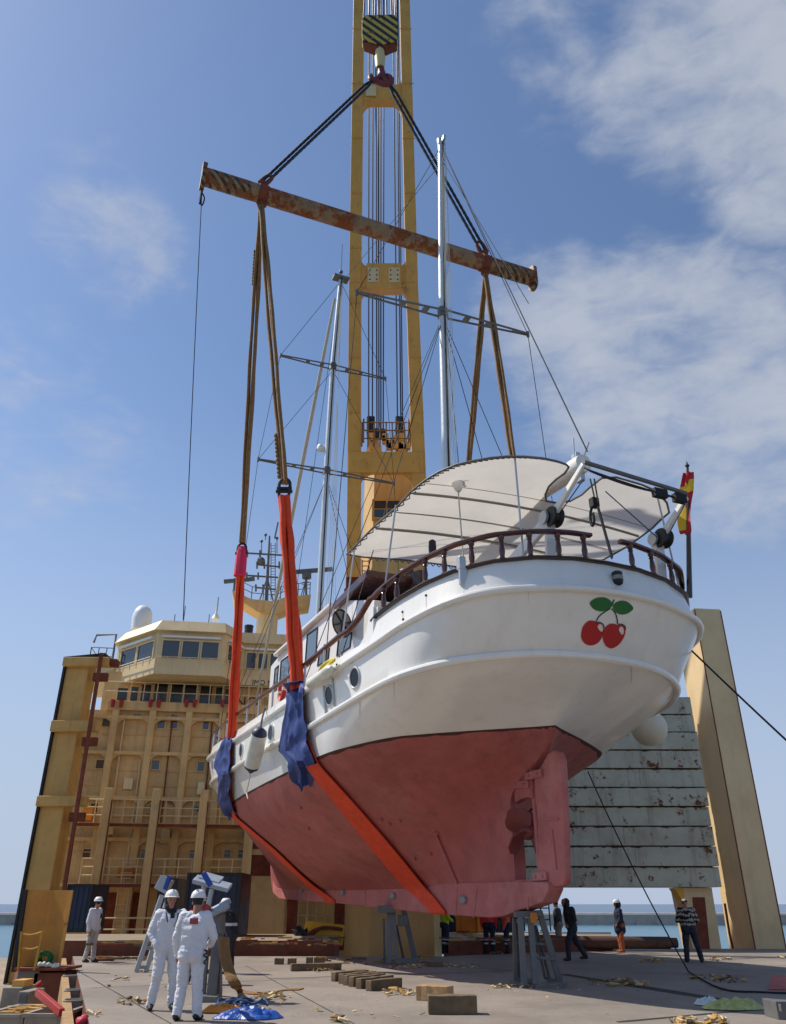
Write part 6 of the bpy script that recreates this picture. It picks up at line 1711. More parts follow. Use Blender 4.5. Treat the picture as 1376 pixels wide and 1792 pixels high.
# brown strap hanging from the tall stand to the deck
P = [tk(392, 1640, -.35), tk(394, 1670, -.38), tk(402, 1700, -.45), tk(411, 1722, -.5), atz(419, 1733, .03), atz(440, 1737, .02), atz(470, 1737, .02), atz(500, 1731, .02), atz(528, 1730, .02)]
P = smooth_path(P, 4); m1 = MB(); L_, R2 = [], []
for i, p in enumerate(P):
    w = .10 if i < 16 else .13; dv = V((1, .25, 0)).normalized() * w if i < 15 else V((.15, 1, 0)).normalized() * w * 1.5
    L_.append(p - dv); R2.append(p + dv)
m1.grid([L_, R2], thick=.025); tag(m1.build('brown_strap', ['sling_brown'], angle=70), 'brown webbing strap hanging off the tall stand onto the deck', 'strap')

# ---------------------------------------------------------------- timber blocks
def block(a, b_, h, d, lab, grp=None, mat='timber', z=0., tip=0.):
    p, q = atz(*a, z), atz(*b_, z); c = (p + q) / 2; L_ = (q - p).length; ang = math.atan2((q - p).y, (q - p).x)
    n = V((-(q - p).y, (q - p).x, 0)).normalized()
    m1 = MB(); k = 6; vs = []
    for i in range(k + 1):
        t = i / k; c_ = p.lerp(q, t)
        for dy, dz in ((0, 0), (d, 0), (d, h), (0, h)): vs.append(c_ + n * (dy + random.uniform(-.008, .008)) + V((0, 0, dz + (random.uniform(-.008, .008) if dz else 0))))
    fs = [(0, 1, 2, 3), (k * 4 + 3, k * 4 + 2, k * 4 + 1, k * 4)]
    for i in range(k):
        for j in range(4): fs.append((i * 4 + j, (i + 1) * 4 + j, (i + 1) * 4 + (j + 1) % 4, i * 4 + (j + 1) % 4))
    m1.add(vs, fs); o = m1.build('timber_block', [mat], None, smooth=False, bevel=.012); o['label'] = lab; o['category'] = 'timber'
    if grp: o['group'] = grp
    return o
G1 = 'timber bearers laid in a row'
row = [((587, 1718), (646, 1713)), ((601, 1722), (660, 1716)), ((609, 1725), (667, 1719)), ((619, 1727.5), (676, 1721)), ((633, 1731), (690, 1724)), ((650, 1735), (705, 1729))]
ords = ['farthest of the row of dark timber bearers left of the open deck', 'second farthest timber bearer in the row under the keel', 'third timber bearer from the far end of the row', 'third timber bearer from the near end of the row', 'second nearest timber bearer in the row under the keel', 'nearest timber bearer of the row, end grain towards the camera']
for (a, b_), l in zip(row, ords): block(a, b_, .19, .16, l, G1, 'timber_light' if False else 'timber')
block((750, 1776), (836, 1776), .26, .3, 'big squared timber lying nearest the camera in the sunlit foreground', None)
block((728, 1751), (784, 1754), .24, .3, 'pale timber block just behind the nearest big timber', None, 'timber_light')
block((510, 1700), (598, 1698), .17, .2, 'long dark beam lying on the deck with chips before it', None)
for a, b_, l in (((480, 1688), (496, 1688), 'small dark block at the far left of the blocks beyond the long beam'), ((503, 1688), (518, 1688), 'small dark block left of the upright block beyond the long beam'), ((549, 1686), (568, 1686), 'small dark block right of the upright block beyond the long beam'), ((535, 1694), (547, 1694), 'upright dark block standing against the long beam')):
    block(a, b_, .16 if l[0] == 's' else .26, .16, l, 'small blocks beyond the long beam')
block((748, 1692), (776, 1692), .12, .2, 'short dark timber right of the middle stand', None)

# ---------------------------------------------------------------- litter of wood chips (nobody could count it)
def litter(name, areas, mats, lab):
    m1 = MB()
    for (px, py, rx, ry, n, sz) in areas:
        for _ in range(int(n * .62)):
            a, r = random.uniform(0, 6.28), random.random() ** .6
            g = atz(px + rx * r * math.cos(a), py + ry * r * math.sin(a), 0)
            s = sz * random.uniform(.4, 1.3)
            rot = Matrix.Rotation(random.uniform(0, 6.28), 3, 'Z') @ Matrix.Rotation(random.uniform(-.35, .35), 3, 'X') @ Matrix.Rotation(random.uniform(-.3, .3), 3, 'Y')
            m1.box(g + V((0, 0, random.uniform(.01, .05) + (1 - r) * .03)), (s * random.uniform(.8, 2.6), s * random.uniform(.3, .9), s * random.uniform(.12, .4)), rot, random.randrange(len(mats)))
    return stuff(m1.build(name, mats, None, smooth=False), lab, 'wood debris')
litter('wood_chips', [(235, 1755, 30, 6, 60, .07), (700, 1738, 35, 5, 90, .07), (595, 1789, 12, 4, 14, .09), (480, 1746, 36, 6, 70, .07), (560, 1700, 30, 3, 50, .05), (900, 1728, 45, 4, 80, .06), (1140, 1682, 22, 3, 60, .07), (1262, 1680, 24, 3, 60, .07), (1372, 1677, 8, 3, 25, .07),
         (1085, 1722, 52, 7, 130, .075), (1250, 1713, 40, 4, 80, .06), (1280, 1717, 30, 4, 60, .06), (710, 1693, 40, 4, 70, .06), (1200, 1791, 30, 4, 50, .08), (1260, 1790, 24, 4, 40, .08), (860, 1668, 40, 3, 50, .06), (215, 1716, 24, 3, 14, .06), (190, 1728, 10, 2, 6, .06), (800, 1692, 40, 5, 70, .05), (170, 1774, 18, 6, 12, .06),
         (300, 1725, 140, 40, 45, .035), (900, 1745, 350, 40, 70, .03), (600, 1770, 200, 20, 40, .035)], ['chip', 'chip_pale', 'timber'], 'scattered pale wood chips and splinters all over the steel deck')
def litter2(areas, z, nm, lab):
    m1 = MB(); mats = ['timber', 'rust_red', 'chip']
    for (px0, px1, py0, py1, n, sz) in areas:
        for _ in range(n):
            g = atz(random.uniform(px0, px1), random.uniform(py0, py1), z); s = sz * random.uniform(.4, 1.3)
            m1.box(g + V((0, 0, .03)), (s * random.uniform(1, 5), s * random.uniform(.3, .8), s * .4), Matrix.Rotation(random.uniform(-.4, .4), 3, 'Z'), random.choice((0, 0, 1, 2)))
    return stuff(m1.build(nm, mats, None, smooth=False), lab, 'dunnage')
litter2([(150, 260, 1648, 1656, 26, .13), (430, 595, 1641, 1656, 40, .11), (775, 960, 1630, 1654, 40, .12)], .46, 'dunnage_sticks', 'dark dunnage sticks and rubbish lying on the hatch covers beyond')
litter2([(160, 300, 1676, 1682, 40, .12), (560, 760, 1675, 1690, 40, .09)], .0, 'dunnage_sticks', 'dark splintered wood along the joint before the far hatch cover')

# rusty round bar and beam bits on the far hatch, yellow spreader frame
m1 = MB(); yy = 36.6
def yk2(px, py, y): return aty(px, py, y)
m1.beam(yk2(533, 1629, yy), yk2(601, 1637, yy), .5, .75); m1.build
fr = tag(m1.build('yellow_beam', ['yellow_mach'], None, smooth=False, bevel=.03), 'bright yellow machine beam lying on the far hatch beside the crane base', 'beam')
m1 = MB()
for k in range(3): m1.tube(smooth_path([yk2(532 + k * 6, 1643 - k * 2, yy - .6), yk2(550 + k * 6, 1628 - k * 2, yy - .6), yk2(575 + k * 4, 1624, yy - .5), yk2(600, 1627, yy - .5)], 4), .07, 6)
tag(m1.build('bent_bars', ['rust_red']), 'bent rusty bars leaning on the yellow beam', 'bars')
for x0, x1, lab in ((499, 521, 'rust-brown box post left of the yellow beam under the keel'), (584, 604, 'rust-brown box post just left of the crane base')):
    m1 = MB(); p, q = yk2(x0, 1650, 38.6), yk2(x1, 1560, 38.6); m1.box(((p.x + q.x) / 2, 38.8, 1.6), (q.x - p.x, .5, 3.6)); tag(m1.build('box_post', ['rust_red'], None, smooth=False, bevel=.03), lab, 'post', 'rusty posts under the forefoot')
m1 = MB(); p, q = yk2(520, 1620, 39.4), yk2(586, 1620, 39.4); rail_run(m1, V((p.x, 39.4, .55)), V((q.x, 39.4, .55)), 1.75, 3, 4, .035); tag(m1.build('guard_rail', ['ship_cream']), 'pale guard rail between the two rusty posts under the keel', 'railing')
m1 = MB(); 
for k in range(12): m1.tube(smooth_path([yk2(510 + random.uniform(0, 30), 1640 + random.uniform(-14, 2), 35.5), yk2(515 + random.uniform(0, 25), 1632 + random.uniform(-12, 6), 35.4), yk2(512 + random.uniform(0, 30), 1642, 35.3)], 3), .05, 5)
tag(m1.build('chain_heap', ['dark_steel']), 'heap of dark chains and lashing gear left of the yellow beam', 'chains')
# machinery seen low under the keel at the right of the crane
m1 = MB(); rail_run(m1, V((2.6, 43, .4)), V((7.6, 43, .4)), 2.0, 4, 12, .03); tag(m1.build('guard_rail', ['dark_steel']), 'dark guard rail on the far side of the ship below the yacht keel', 'railing')
m1 = MB()
a, b_ = aty(806, 1632, 40), aty(832, 1602, 40); m1.box(((a.x + b_.x) / 2, 40.3, .42 + (1.9) / 2), (.85, .6, 1.9)); m1.box((a.x - .1, 40, .42 + .95), (.18, .2, 1.9)); m1.box((b_.x + .2, 40, 1.1), (.3, .4, 1.4))
tag(m1.build('winch_cabinet', ['orange_box'], None, smooth=False, bevel=.03), 'orange yellow winch cabinet seen under the keel between the workers', 'cabinet')
m1 = MB(); p, q = aty(690, 1625, 46), aty(1000, 1600, 46); m1.box(((p.x + q.x) / 2 - 1.2, 46, .6), (q.x - p.x - 3, .4, 2.6)); tag(m1.build('ship_bulwark', ['navy'], None, smooth=False), 'dark bulwark plate at the far ship side under the keel', 'bulwark')

# ---------------------------------------------------------------- tarp, net, red sheet, grey box, buckets at the edges
def heap(px, py, rx, ry, h, mat, name, lab, cat, seed, n=26, dep=1.0):
    c = atz(px, py); sx = rx / 1380 * c.y * 1.05; m1 = MB(); rows = []
    for i in range(n + 1):
        v = i / n * 2 - 1; row = []
        for j in range(n + 1):
            u = j / n * 2 - 1; r = math.sqrt(u * u + v * v); rr = max(abs(u), abs(v))
            k = rr / r if r > 1e-6 else 1; uu, vv = u * k, v * k
            e = 1 + .28 * noise.noise(V((math.atan2(vv, uu) * 1.3, seed, 0)))
            hh = h * (1 - rr ** 3) * (.55 + .8 * abs(noise.noise(V((u * 2.6, v * 2.6, seed)))) + .16 * noise.noise(V((u * 7, v * 7, seed + 4))) + .05 * noise.noise(V((u * 17, v * 17, seed + 8)))) + .012
            row.append(c + V((uu * sx * e, vv * sx * dep * e, max(.012, hh))))
        rows.append(row)
    m1.grid(rows); return tag(m1.build(name, [mat], None, angle=30), lab, cat)
M('tarp_blue', '1d4fa0', .35, var=.3, vs=6, bump=.02, bs=9)
M('net_green', 'b4b56c', .6, var=.4, vs=9, bump=.03, bs=14)
M('bag_white', 'c9d3cf', .5, var=.2, vs=8, bump=.02, bs=10)
heap(436, 1782, 48, 10, .16, 'tarp_blue', 'tarp', 'crumpled blue tarpaulin on the deck in front of the tall stand', 'tarpaulin', 3., dep=.5)
heap(392, 1772, 30, 8, .12, 'orange_box', 'cloth_heap', 'small orange cloth heap beside the blue tarpaulin', 'cloth', 6., dep=.5)
m1 = MB(); c = atz(405, 1766)
for k in range(9):
    r = random.uniform(.10, .24); o_ = V((random.uniform(-.15, .45), random.uniform(-.15, .15), .03 + k * .012)); m1.tube([c + o_ + V((r * math.cos(a), r * .7 * math.sin(a), .03 * math.sin(a * 3 + k))) for a in [i * .3 for i in range(21)]], .018, 5, closed=True)
tag(m1.build('rope_coil', ['rope_blue']), 'tangled blue rope coil behind the blue tarpaulin', 'rope')
heap(1285, 1765, 46, 12, .15, 'net_green', 'net_heap', 'heap of yellow green netting on the deck at the lower right', 'netting', 9., dep=.62)
heap(1240, 1759, 20, 10, .14, 'bag_white', 'plastic_bag', 'crumpled whitish plastic bag left of the green netting', 'bag', 12., dep=.7)
m1 = MB(); a = atz(1345, 1733); m1.add([a, atz(1400, 1737), atz(1400, 1719), atz(1352, 1724)] if False else [V((a.x, a.y, .02)), V((a.x + 2, a.y - .3, .02)), V((a.x + 2.2, a.y + .9, .16)), V((a.x + .5, a.y + .9, .2)), V((a.x, a.y, .0)), V((a.x + 2, a.y - .3, .0)), V((a.x + 2.2, a.y + .9, .0)), V((a.x + .5, a.y + .9, .0))], [(0, 1, 2, 3), (0, 4, 5, 1), (1, 5, 6, 2), (2, 6, 7, 3), (3, 7, 4, 0)])
tag(m1.build('red_sheet', ['red_paint'], None, smooth=False), 'red sheet lying at the right edge of the deck', 'sheet')
m1 = MB(); c = atz(1372, 1784); m1.box(c + V((.2, .2, .12)), (.6, .5, .24)); m1.box(c + V((-.06, -.04, .16)), (.02, .2, .1)); tag(m1.build('grey_box', ['steel_grey'], None, smooth=False, bevel=.015), 'small grey metal box at the lower right corner', 'box')
# left edge of the hatch: coaming rail, hanging bins
m1 = MB(); n_ = V((-ed.y, ed.x, 0))
a, b_ = ea + n_ * .28, eb + n_ * .28
m1.beam(V((a.x, a.y, -.3)), V((b_.x, b_.y, -.3)), .16, .5)
tag(m1.build('coaming', ['timber_light'], None, smooth=False), 'long weathered coaming along the left edge of the hatch deck', 'coaming')
binlabs = ['farthest grey steel bin hung on the hatch edge', 'middle grey steel bin hung on the hatch edge', 'nearest grey steel bin hung on the hatch edge']
for (px, py, s), l in zip(((126, 1708, 1.0), (132, 1733, 1.05), (134, 1751, 1.1)), binlabs):
    p = atz(px, py, -.04) - n_ * .0; s_ = .16 * s
    t = thing('bin', l, 'bin', p - V((0, 0, .5)), R(12), 'grey bins on the hatch edge')
    T = wm(t); m1 = MB(); prof = []
    for z, k in ((0, .72), (.2, .82), (.47, .97), (.5, 1.0)):
        prof.append([T @ V((s_ * k * 1.25 * math.copysign(abs(math.cos(a)) ** .55, math.cos(a)), s_ * k * math.copysign(abs(math.sin(a)) ** .55, math.sin(a)), z)) for a in [i * math.pi / 14 for i in range(28)]])
    m1.add([q for r in prof for q in r], [(i * 28 + j, i * 28 + (j + 1) % 28, (i + 1) * 28 + (j + 1) % 28, (i + 1) * 28 + j) for i in range(3) for j in range(28)] + [tuple(range(27, -1, -1)), tuple(3 * 28 + j for j in range(28))])
    m1.build('body', ['bin_grey'], t, angle=50)
    MB().tube([q + V((0, 0, .01)) for q in prof[3]], .018, 6, closed=True).build('rim', ['bin_grey'], t)
# orange panel hatch standing at the ship side, with its base and small rail
YP = 23.6
def pk(px, py, dy=0.): return aty(px, py, YP + dy)
op = thing('steel_screen', 'rusty orange steel screen standing at the left behind a small yellow rail', 'screen', pk(75, 1695))
m1 = MB(); a, b_, c_, d_ = pk(29, 1693), pk(103, 1690), pk(126, 1558), pk(48, 1557)
m_ = b_.lerp(a, .46) + V((0, .25, 0)); t_ = c_.lerp(d_, .5) + V((0, .25, 0))
for q in ((a, m_, t_, d_), (m_, b_, c_, t_)):
    m1.add([q[0], q[1], q[2], q[3]] + [x + V((0, .12, 0)) for x in q], [(0, 1, 2, 3), (7, 6, 5, 4), (0, 4, 5, 1), (1, 5, 6, 2), (2, 6, 7, 3), (3, 7, 4, 0)])
m1.build('sheet', ['tower_orange'], op, smooth=False)
m1 = MB(); m1.beam(b_ + V((.02, -.05, 0)), c_ + V((.02, -.05, 0)), .07, .07); m1.build('edge_angle', ['yellow_mach' if 0 else 'crane_paint'], op, smooth=False)
m1 = MB(); m1.beam(a + V((-.03, -.04, -.1)), d_ + V((-.03, -.04, 0)), .10, .1); m1.build('dark_edge', ['dark_steel'], op, smooth=False)
m1 = MB()
for x0, x1 in ((36, 38), (64, 75)): m1.beam(pk(x0 - 4, 1698, -.6), pk(x1, 1630, -.6), .05, .05)
for y in (1634, 1659): m1.tube(smooth_path([pk(38, y, -.6), pk(55, y + 2, -.6), pk(74 - (y - 1630) * .1, y - 3, -.6)], 4), .028, 6)
m1.build('small_rail', ['rail_yellow'], op, smooth=False)
pb_ = thing('base_box', 'rust brown and grey steel base box under the orange panel', 'box', pk(66, 1760, -.3))
m1 = MB(); a, b_ = pk(32, 1698, -.4), pk(59, 1760, -.4); m1.box(((a.x + b_.x) / 2, YP + .1, (a.z + b_.z) / 2 - .3), (b_.x - a.x, 1.0, a.z - b_.z + .6)); m1.build('grey_side', ['steel_grey'], pb_, smooth=False, bevel=.02)
m1 = MB(); a2, b2_ = pk(60, 1702, -.4), pk(104, 1765, -.4); m1.box(((a2.x + b2_.x) / 2, YP + .1, (a2.z + b2_.z) / 2 - .3), (b2_.x - a2.x, 1.0, a2.z - b2_.z + .6)); m1.build('rust_side', ['deck_edge'], pb_, smooth=False, bevel=.02)
m1 = MB(); m1.box(((a.x + b2_.x) / 2, YP + .05, a.z + .03), (b2_.x - a.x + .1, 1.2, .06)); m1.build('shelf', ['rust_red'], pb_, smooth=False)
M('net_dark_green', '1f6a34', .7, var=.4, vs=20)
m1 = MB(); c = pk(78, 1679, -.3)
for k in range(16):
    r = random.uniform(.1, .2); m1.tube([c + V((r * math.cos(a), .1 * math.sin(a * 2 + k), r * math.sin(a))) for a in [i * .42 for i in range(15)]], .022, 5, closed=True)
tag(m1.build('green_rope_ball', ['net_dark_green']), 'bundle of dark green rope on the shelf before the orange panel', 'rope')
m1 = MB()
for k in range(9): m1.ball(pk(70 + k * 3.8, 1690 + random.uniform(-3, 1), -.45), random.uniform(.04, .085), 6)
stuff(m1.build('white_rubble', ['bag_white']), 'small pile of white lumps beside the green rope bundle', 'rubble')
# low bins and posts at the very left bottom
def obox(px0, px1, py0, py1, y, dep, mat, name, lab, cat, grp=None, inner=None):
    a, b_ = aty(px0, py0, y), aty(px1, py1, y); w = b_.x - a.x; zt_, zb_ = a.z, b_.z - .5
    t = thing(name, lab, cat, ((a.x + b_.x) / 2, y + dep / 2, zb_), 0, grp); th = .05
    m1 = MB(); cx, cyy = (a.x + b_.x) / 2, y + dep / 2; h = zt_ - zb_
    for x in (a.x + th / 2, b_.x - th / 2): m1.box((x, cyy, zb_ + h / 2), (th, dep, h))
    for q in (y + th / 2, y + dep - th / 2): m1.box((cx, q, zb_ + h / 2), (w - 2 * th, th, h))
    m1.box((cx, cyy, zb_ + h * .45), (w - 2 * th, dep - 2 * th, .05)); m1.build('walls', [mat], t, smooth=False, bevel=.008)
    m1 = MB()
    for x in (a.x, b_.x): m1.box((x, cyy, zt_ + .015), (.09, dep + .06, .05))
    for q in (y, y + dep): m1.box((cx, q, zt_ + .012), (w - .1, .09, .05))
    m1.build('rim', ['bin_grey'], t, smooth=False)
    if inner:
        m1 = MB()
        for _ in range(70): m1.box((random.uniform(a.x + .1, b_.x - .1), random.uniform(y + .1, y + dep - .1), zt_ - random.uniform(-.04, .08)), (random.uniform(.15, .5), random.uniform(.05, .12), .04), Matrix.Rotation(random.uniform(-.5, .5), 3, 'Z'))
        c = m1.build('wood_offcuts', [inner], t, smooth=False); c['kind'] = 'stuff'
obox(-30, 38, 1779, 1800, 16.2, 1.5, 'bin_grey', 'skip', 'low grey skip full of yellow wood offcuts at the lower left corner', 'skip', None, 'chip')
obox(44, 104, 1778, 1800, 16.0, 1.3, 'bin_grey', 'skip', 'low empty grey skip left of the hatch edge bins', 'skip')
for x0, x1, y0, y1, y, lab in ((5, 31, 1728, 1765, 19.5, 'squat grey steel locker with yellow top at the left edge'), (33, 48, 1735, 1765, 19.2, 'narrow grey steel locker right of the yellow-topped one')):
    a, b_ = aty(x0, y0, y), aty(x1, y1, y); t = thing('locker', lab, 'locker', ((a.x + b_.x) / 2, y + .4, b_.z - .8), 0, 'grey lockers at the left edge')
    m1 = MB(); m1.box(((a.x + b_.x) / 2, y + .4, (a.z + b_.z - .8) / 2), (b_.x - a.x, .8, a.z - b_.z + .8)); m1.build('body', ['bin_grey'], t, smooth=False, bevel=.02)
    m1 = MB()
    if y == 19.5: m1.box(((a.x + b_.x) / 2 + .05, y + .4, a.z + .06), (.26, .5, .12)); m1.build('lid', ['crane_paint'], t, smooth=False)
    else: m1.box(((a.x + b_.x) / 2, y - .01, (a.z + b_.z) / 2), (.16, .04, .2)); m1.build('door', ['steel_grey'], t, smooth=False)
m1 = MB(); a, b_ = aty(66, 1736, 17.0), aty(108, 1772, 15.8); m1.beam(a, b_, .09, .12); m1.tube([a + V((-.04, 0, .1)), a + V((.05, 0, .16))], .05, 6)
tag(m1.build('red_strut', ['red_paint'], None, smooth=False, bevel=.01), 'slanting dark red steel strut over the empty grey skip', 'strut')
m1 = MB()
for k in range(6): m1.ball(atz(145 + random.uniform(-6, 6), 1790 + random.uniform(-5, 3), -.05), random.uniform(.05, .09), 6)
M('rag_red', 'b01f35', .6, var=.2); tag(m1.build('red_rag', ['rag_red']), 'crumpled crimson rag at the hatch edge below the bins', 'rag')
# ---------------------------------------------------------------- people: one remeshed continuous body each
M('skin', 'a8715a', .55, var=.08, vs=9)
M('overall_white', 'd4d6dc', .85, var=.06, vs=4, bump=.006, bs=30, dirt='a8a49c', ds=2.5, da=.3)
M('overall_dirty', 'c4bfb8', .85, var=.12, vs=5, bump=.006, bs=30, dirt='6f675e', ds=3.0, da=.75)
M('boots_dark', '1b1919', .6, var=.2)
M('boots_brown', '3f2b1d', .7, var=.25, vs=8)
M('hood_dark', '20262a', .9, var=.15)
M('jacket_black', '222429', .75, var=.25, vs=5, bump=.01, bs=14)
M('trouser_dark', '2a2d37', .85, var=.2, vs=5)
M('coat_navy', '1c2338', .85, var=.15)
M('trouser_orange', 'a3542a', .8, var=.15)
M('trouser_grey', '83766c', .85, var=.15)
M('trouser_navy', '1b2238', .85, var=.2)
M('vest_yellow', 'b9d41f', .7, var=.1)
M('vest_red', 'd8362c', .7, var=.1)
M('vest_orange', 'e4572a', .7, var=.1)
M('reflect', 'cfd3d6', .4, var=.05)
M('shirt_red', 'b23a31', .8, var=.12)
M('helmet', 'e2e1db', .35, var=.03, coat=.3)
M('strap', '15161a', .6, var=0)
M('patch', '9a4a4a', .8, var=.3, vs=25)
def stripes_mat():
    m = bpy.data.materials.new('jacket_plaid'); m.use_nodes = True; nt = m.node_tree; N, L = nt.nodes, nt.links; b = N['Principled BSDF']; b.inputs['Roughness'].default_value = .9
    tc = N.new('ShaderNodeTexCoord'); mp = N.new('ShaderNodeMapping'); mp.inputs['Scale'].default_value = (1, 1, 1); L.new(tc.outputs['Object'], mp.inputs[0])
    n = N.new('ShaderNodeTexNoise'); n.inputs['Scale'].default_value = 7; n.inputs['Detail'].default_value = 3; L.new(mp.outputs[0], n.inputs[0])
    w = N.new('ShaderNodeTexWave'); w.bands_direction = 'Z'; w.inputs['Scale'].default_value = 2.3; w.inputs['Distortion'].default_value = 5; w.inputs['Detail Scale'].default_value = 3.5; L.new(mp.outputs[0], w.inputs[0])
    w2 = N.new('ShaderNodeTexWave'); w2.bands_direction = 'X'; w2.inputs['Scale'].default_value = 4.0; w2.inputs['Distortion'].default_value = 4; L.new(mp.outputs[0], w2.inputs[0])
    a = N.new('ShaderNodeMath'); a.operation = 'MULTIPLY_ADD'; L.new(w2.outputs[1], a.inputs[0]); a.inputs[1].default_value = .4; L.new(w.outputs[1], a.inputs[2])
    r = N.new('ShaderNodeMapRange'); L.new(a.outputs[0], r.inputs[0]); r.inputs[1].default_value = .62; r.inputs[2].default_value = .8
    x = N.new('ShaderNodeMix'); x.data_type = 'RGBA'; L.new(r.outputs[0], x.inputs[0]); x.inputs[6].default_value = (*H('1c1a1b'), 1); x.inputs[7].default_value = (*H('a79c90'), 1); L.new(x.outputs[2], b.inputs['Base Color']); MATS['jacket_plaid'] = m
stripes_mat()
def capsule(m1, a, b_, ra, rb, n=12):
    a, b_ = V(a), V(b_); d = (b_ - a); L_ = d.length; d.normalize()
    P, rr = [], []
    for i in range(5): t = math.pi / 2 * i / 4; P.append(a - d * ra * math.cos(t)); rr.append(max(.002, ra * math.sin(t)))
    for i in range(1, 5): t = math.pi / 2 * i / 4; P.append(b_ + d * rb * math.sin(t)); rr.append(max(.002, rb * math.cos(t)))
    P.insert(5, b_.copy()); rr.insert(5, rb)
    m1.tube(P, rr, n)
BASE = dict(pel=(0, 0, .96), chest=(0, .01, 1.30), neck=(0, 0, 1.47), head=(0, .035, 1.635),
            shL=(-.19, -.01, 1.42), elL=(-.26, -.03, 1.13), wrL=(-.26, .05, .88), shR=(.19, -.01, 1.42), elR=(.26, -.03, 1.13), wrR=(.26, .05, .88),
            hiL=(-.10, 0, .92), knL=(-.12, .02, .50), anL=(-.13, -.02, .09), hiR=(.10, 0, .92), knR=(.12, .02, .50), anR=(.13, -.02, .09), fyL=0., fyR=0.)
def person(lab, foot, rz, scale=1., pose=None, top='overall_white', legs='overall_white', boot='boots_dark', loose=1.12, helmet=True, hood=None, voxel=.014, reflect=None, coat=None, hands='open', bare_head=None, extra=None, bands=()):
    J = {k: (V(v) if isinstance(v, tuple) else v) for k, v in BASE.items()}
    for k, v in (pose or {}).items(): J[k] = V(v) if isinstance(v, tuple) else v
    prims = []   # (a, b, ra, rb, mat)
    def pr(a, b_, ra, rb, m_): prims.append((V(a), V(b_), ra, rb, m_))
    lo = loose
    pel, ch, nk, hd = J['pel'], J['chest'], J['neck'], J['head']
    for sx in (-1, 1):
        pr(pel + V((sx * .07, 0, -.02)), ch + V((sx * .10, 0, .02)), .118 * lo, .118 * lo, top)
        pr(ch + V((sx * .07, 0, .06)), nk + V((sx * .10, 0, -.06)), .10 * lo, .075 * lo, top)
        pr(pel + V((sx * .08, -.025, -.04)), pel + V((sx * .08, -.03, -.08)), .12 * lo, .115 * lo, legs)
    pr(pel + V((0, .0, .1)), ch, .13 * lo, .14 * lo, top)
    pr(nk - V((0, 0, .05)), hd - V((0, .02, .07)), .062, .058, 'skin' if not hood else hood)
    # head: skull, jaw, nose, ears
    pr(hd + V((0, -.012, .03)), hd + V((0, .018, .035)), .088, .082, bare_head or 'skin'); pr(hd + V((0, .03, -.05)), hd + V((0, .05, -.075)), .06, .045, 'skin')
    pr(hd + V((0, .095, .005)), hd + V((0, .112, -.018)), .012, .016, 'skin')
    for sx in (-1, 1): pr(hd + V((sx * .082, -.005, .0)), hd + V((sx * .086, -.01, -.03)), .016, .014, 'skin' if not hood else hood); pr(hd + V((sx * .036, .088, .02)), hd + V((sx * .03, .09, .02)), .014, .014, 'skin')
    pr(hd + V((-.02, .088, -.058)), hd + V((.02, .088, -.058)), .012, .012, 'skin')
    if hood: pr(hd + V((0, -.055, .02)), hd + V((0, -.06, -.03)), .112, .108, hood); pr(hd + V((0, -.03, -.08)), nk, .10, .10, hood)
    for s in 'LR':
        sh, el, wr, hi, kn, an = (J[k + s] for k in ('sh', 'el', 'wr', 'hi', 'kn', 'an'))
        pr(nk + V((0, 0, -.06)) + (sh - nk) * .3, sh, .07 * lo, .074 * lo, top)
        pr(sh, el, .070 * lo, .056 * lo, top); pr(el, wr, .055 * lo, .043 * lo, top)
        pr(hi, kn, .098 * lo, .074 * lo, legs); pr(kn, an, .070 * lo, .060 * lo, legs)
        sx = -1 if s == 'L' else 1
        fy = J['fy' + s]; f = Matrix.Rotation(fy, 3, 'Z') @ V((sx * .02, .16, 0))
        pr(an + V((0, -.03, -.035)), an + f * .55 + V((0, 0, -.045)), .052, .05, boot); pr(an + f * .4 + V((0, 0, -.05)), an + f + V((0, 0, -.055)), .048, .038, boot); pr(an + V((0, 0, .05)), an, .055, .05, boot)
        # hand: palm, four fingers, thumb
        if hands == 'pocket': continue
        d = (wr - el).normalized(); side = V((1, 0, 0)) * sx; side = (side - d * side.dot(d)).normalized(); fw = d.cross(side).normalized() * (1 if s == 'R' else -1)
        if fw.y < 0: fw = -fw
        pm = wr + d * .06; pr(wr, pm + fw * .012, .030, .034, 'skin'); pr(pm - fw * .02, pm + d * .03 - fw * .02, .026, .024, 'skin'); pr(pm + fw * .02, pm + d * .03 + fw * .02, .026, .024, 'skin')
        for k, (o_, L_) in enumerate(((.034, .068), (.012, .078), (-.010, .072), (-.031, .056))):
            a = pm + d * .035 + fw * o_; b1 = a + d * L_ * .5 - side * .006; c1 = b1 + d * L_ * .42 - side * .022
            pr(a, b1, .0105, .0098, 'skin'); pr(b1, c1, .0095, .0085, 'skin')
        a = pm - d * .03 + fw * .034; pr(a, a + fw * .03 + d * .03 - side * .01, .013, .012, 'skin'); pr(a + fw * .03 + d * .03 - side * .01, a + fw * .035 + d * .062 - side * .02, .011, .010, 'skin')
    if coat: pr(pel + V((0, 0, .02)), pel + V((0, .0, coat)), .17 * lo, .19 * lo, top)
    for e in (extra or []): pr(*e)
    m1 = MB()
    for a, b_, ra, rb, m_ in prims: capsule(m1, a, b_, ra, rb)
    tmp_me = bpy.data.meshes.new('tmp'); tmp_me.from_pydata(m1.v, [], m1.f); tmp = bpy.data.objects.new('tmp', tmp_me); COL.objects.link(tmp)
    md = tmp.modifiers.new('r', 'REMESH'); md.mode = 'VOXEL'; md.voxel_size = voxel; md.use_smooth_shade = True
    sm = tmp.modifiers.new('s', 'SMOOTH'); sm.iterations = 3; sm.factor = .45
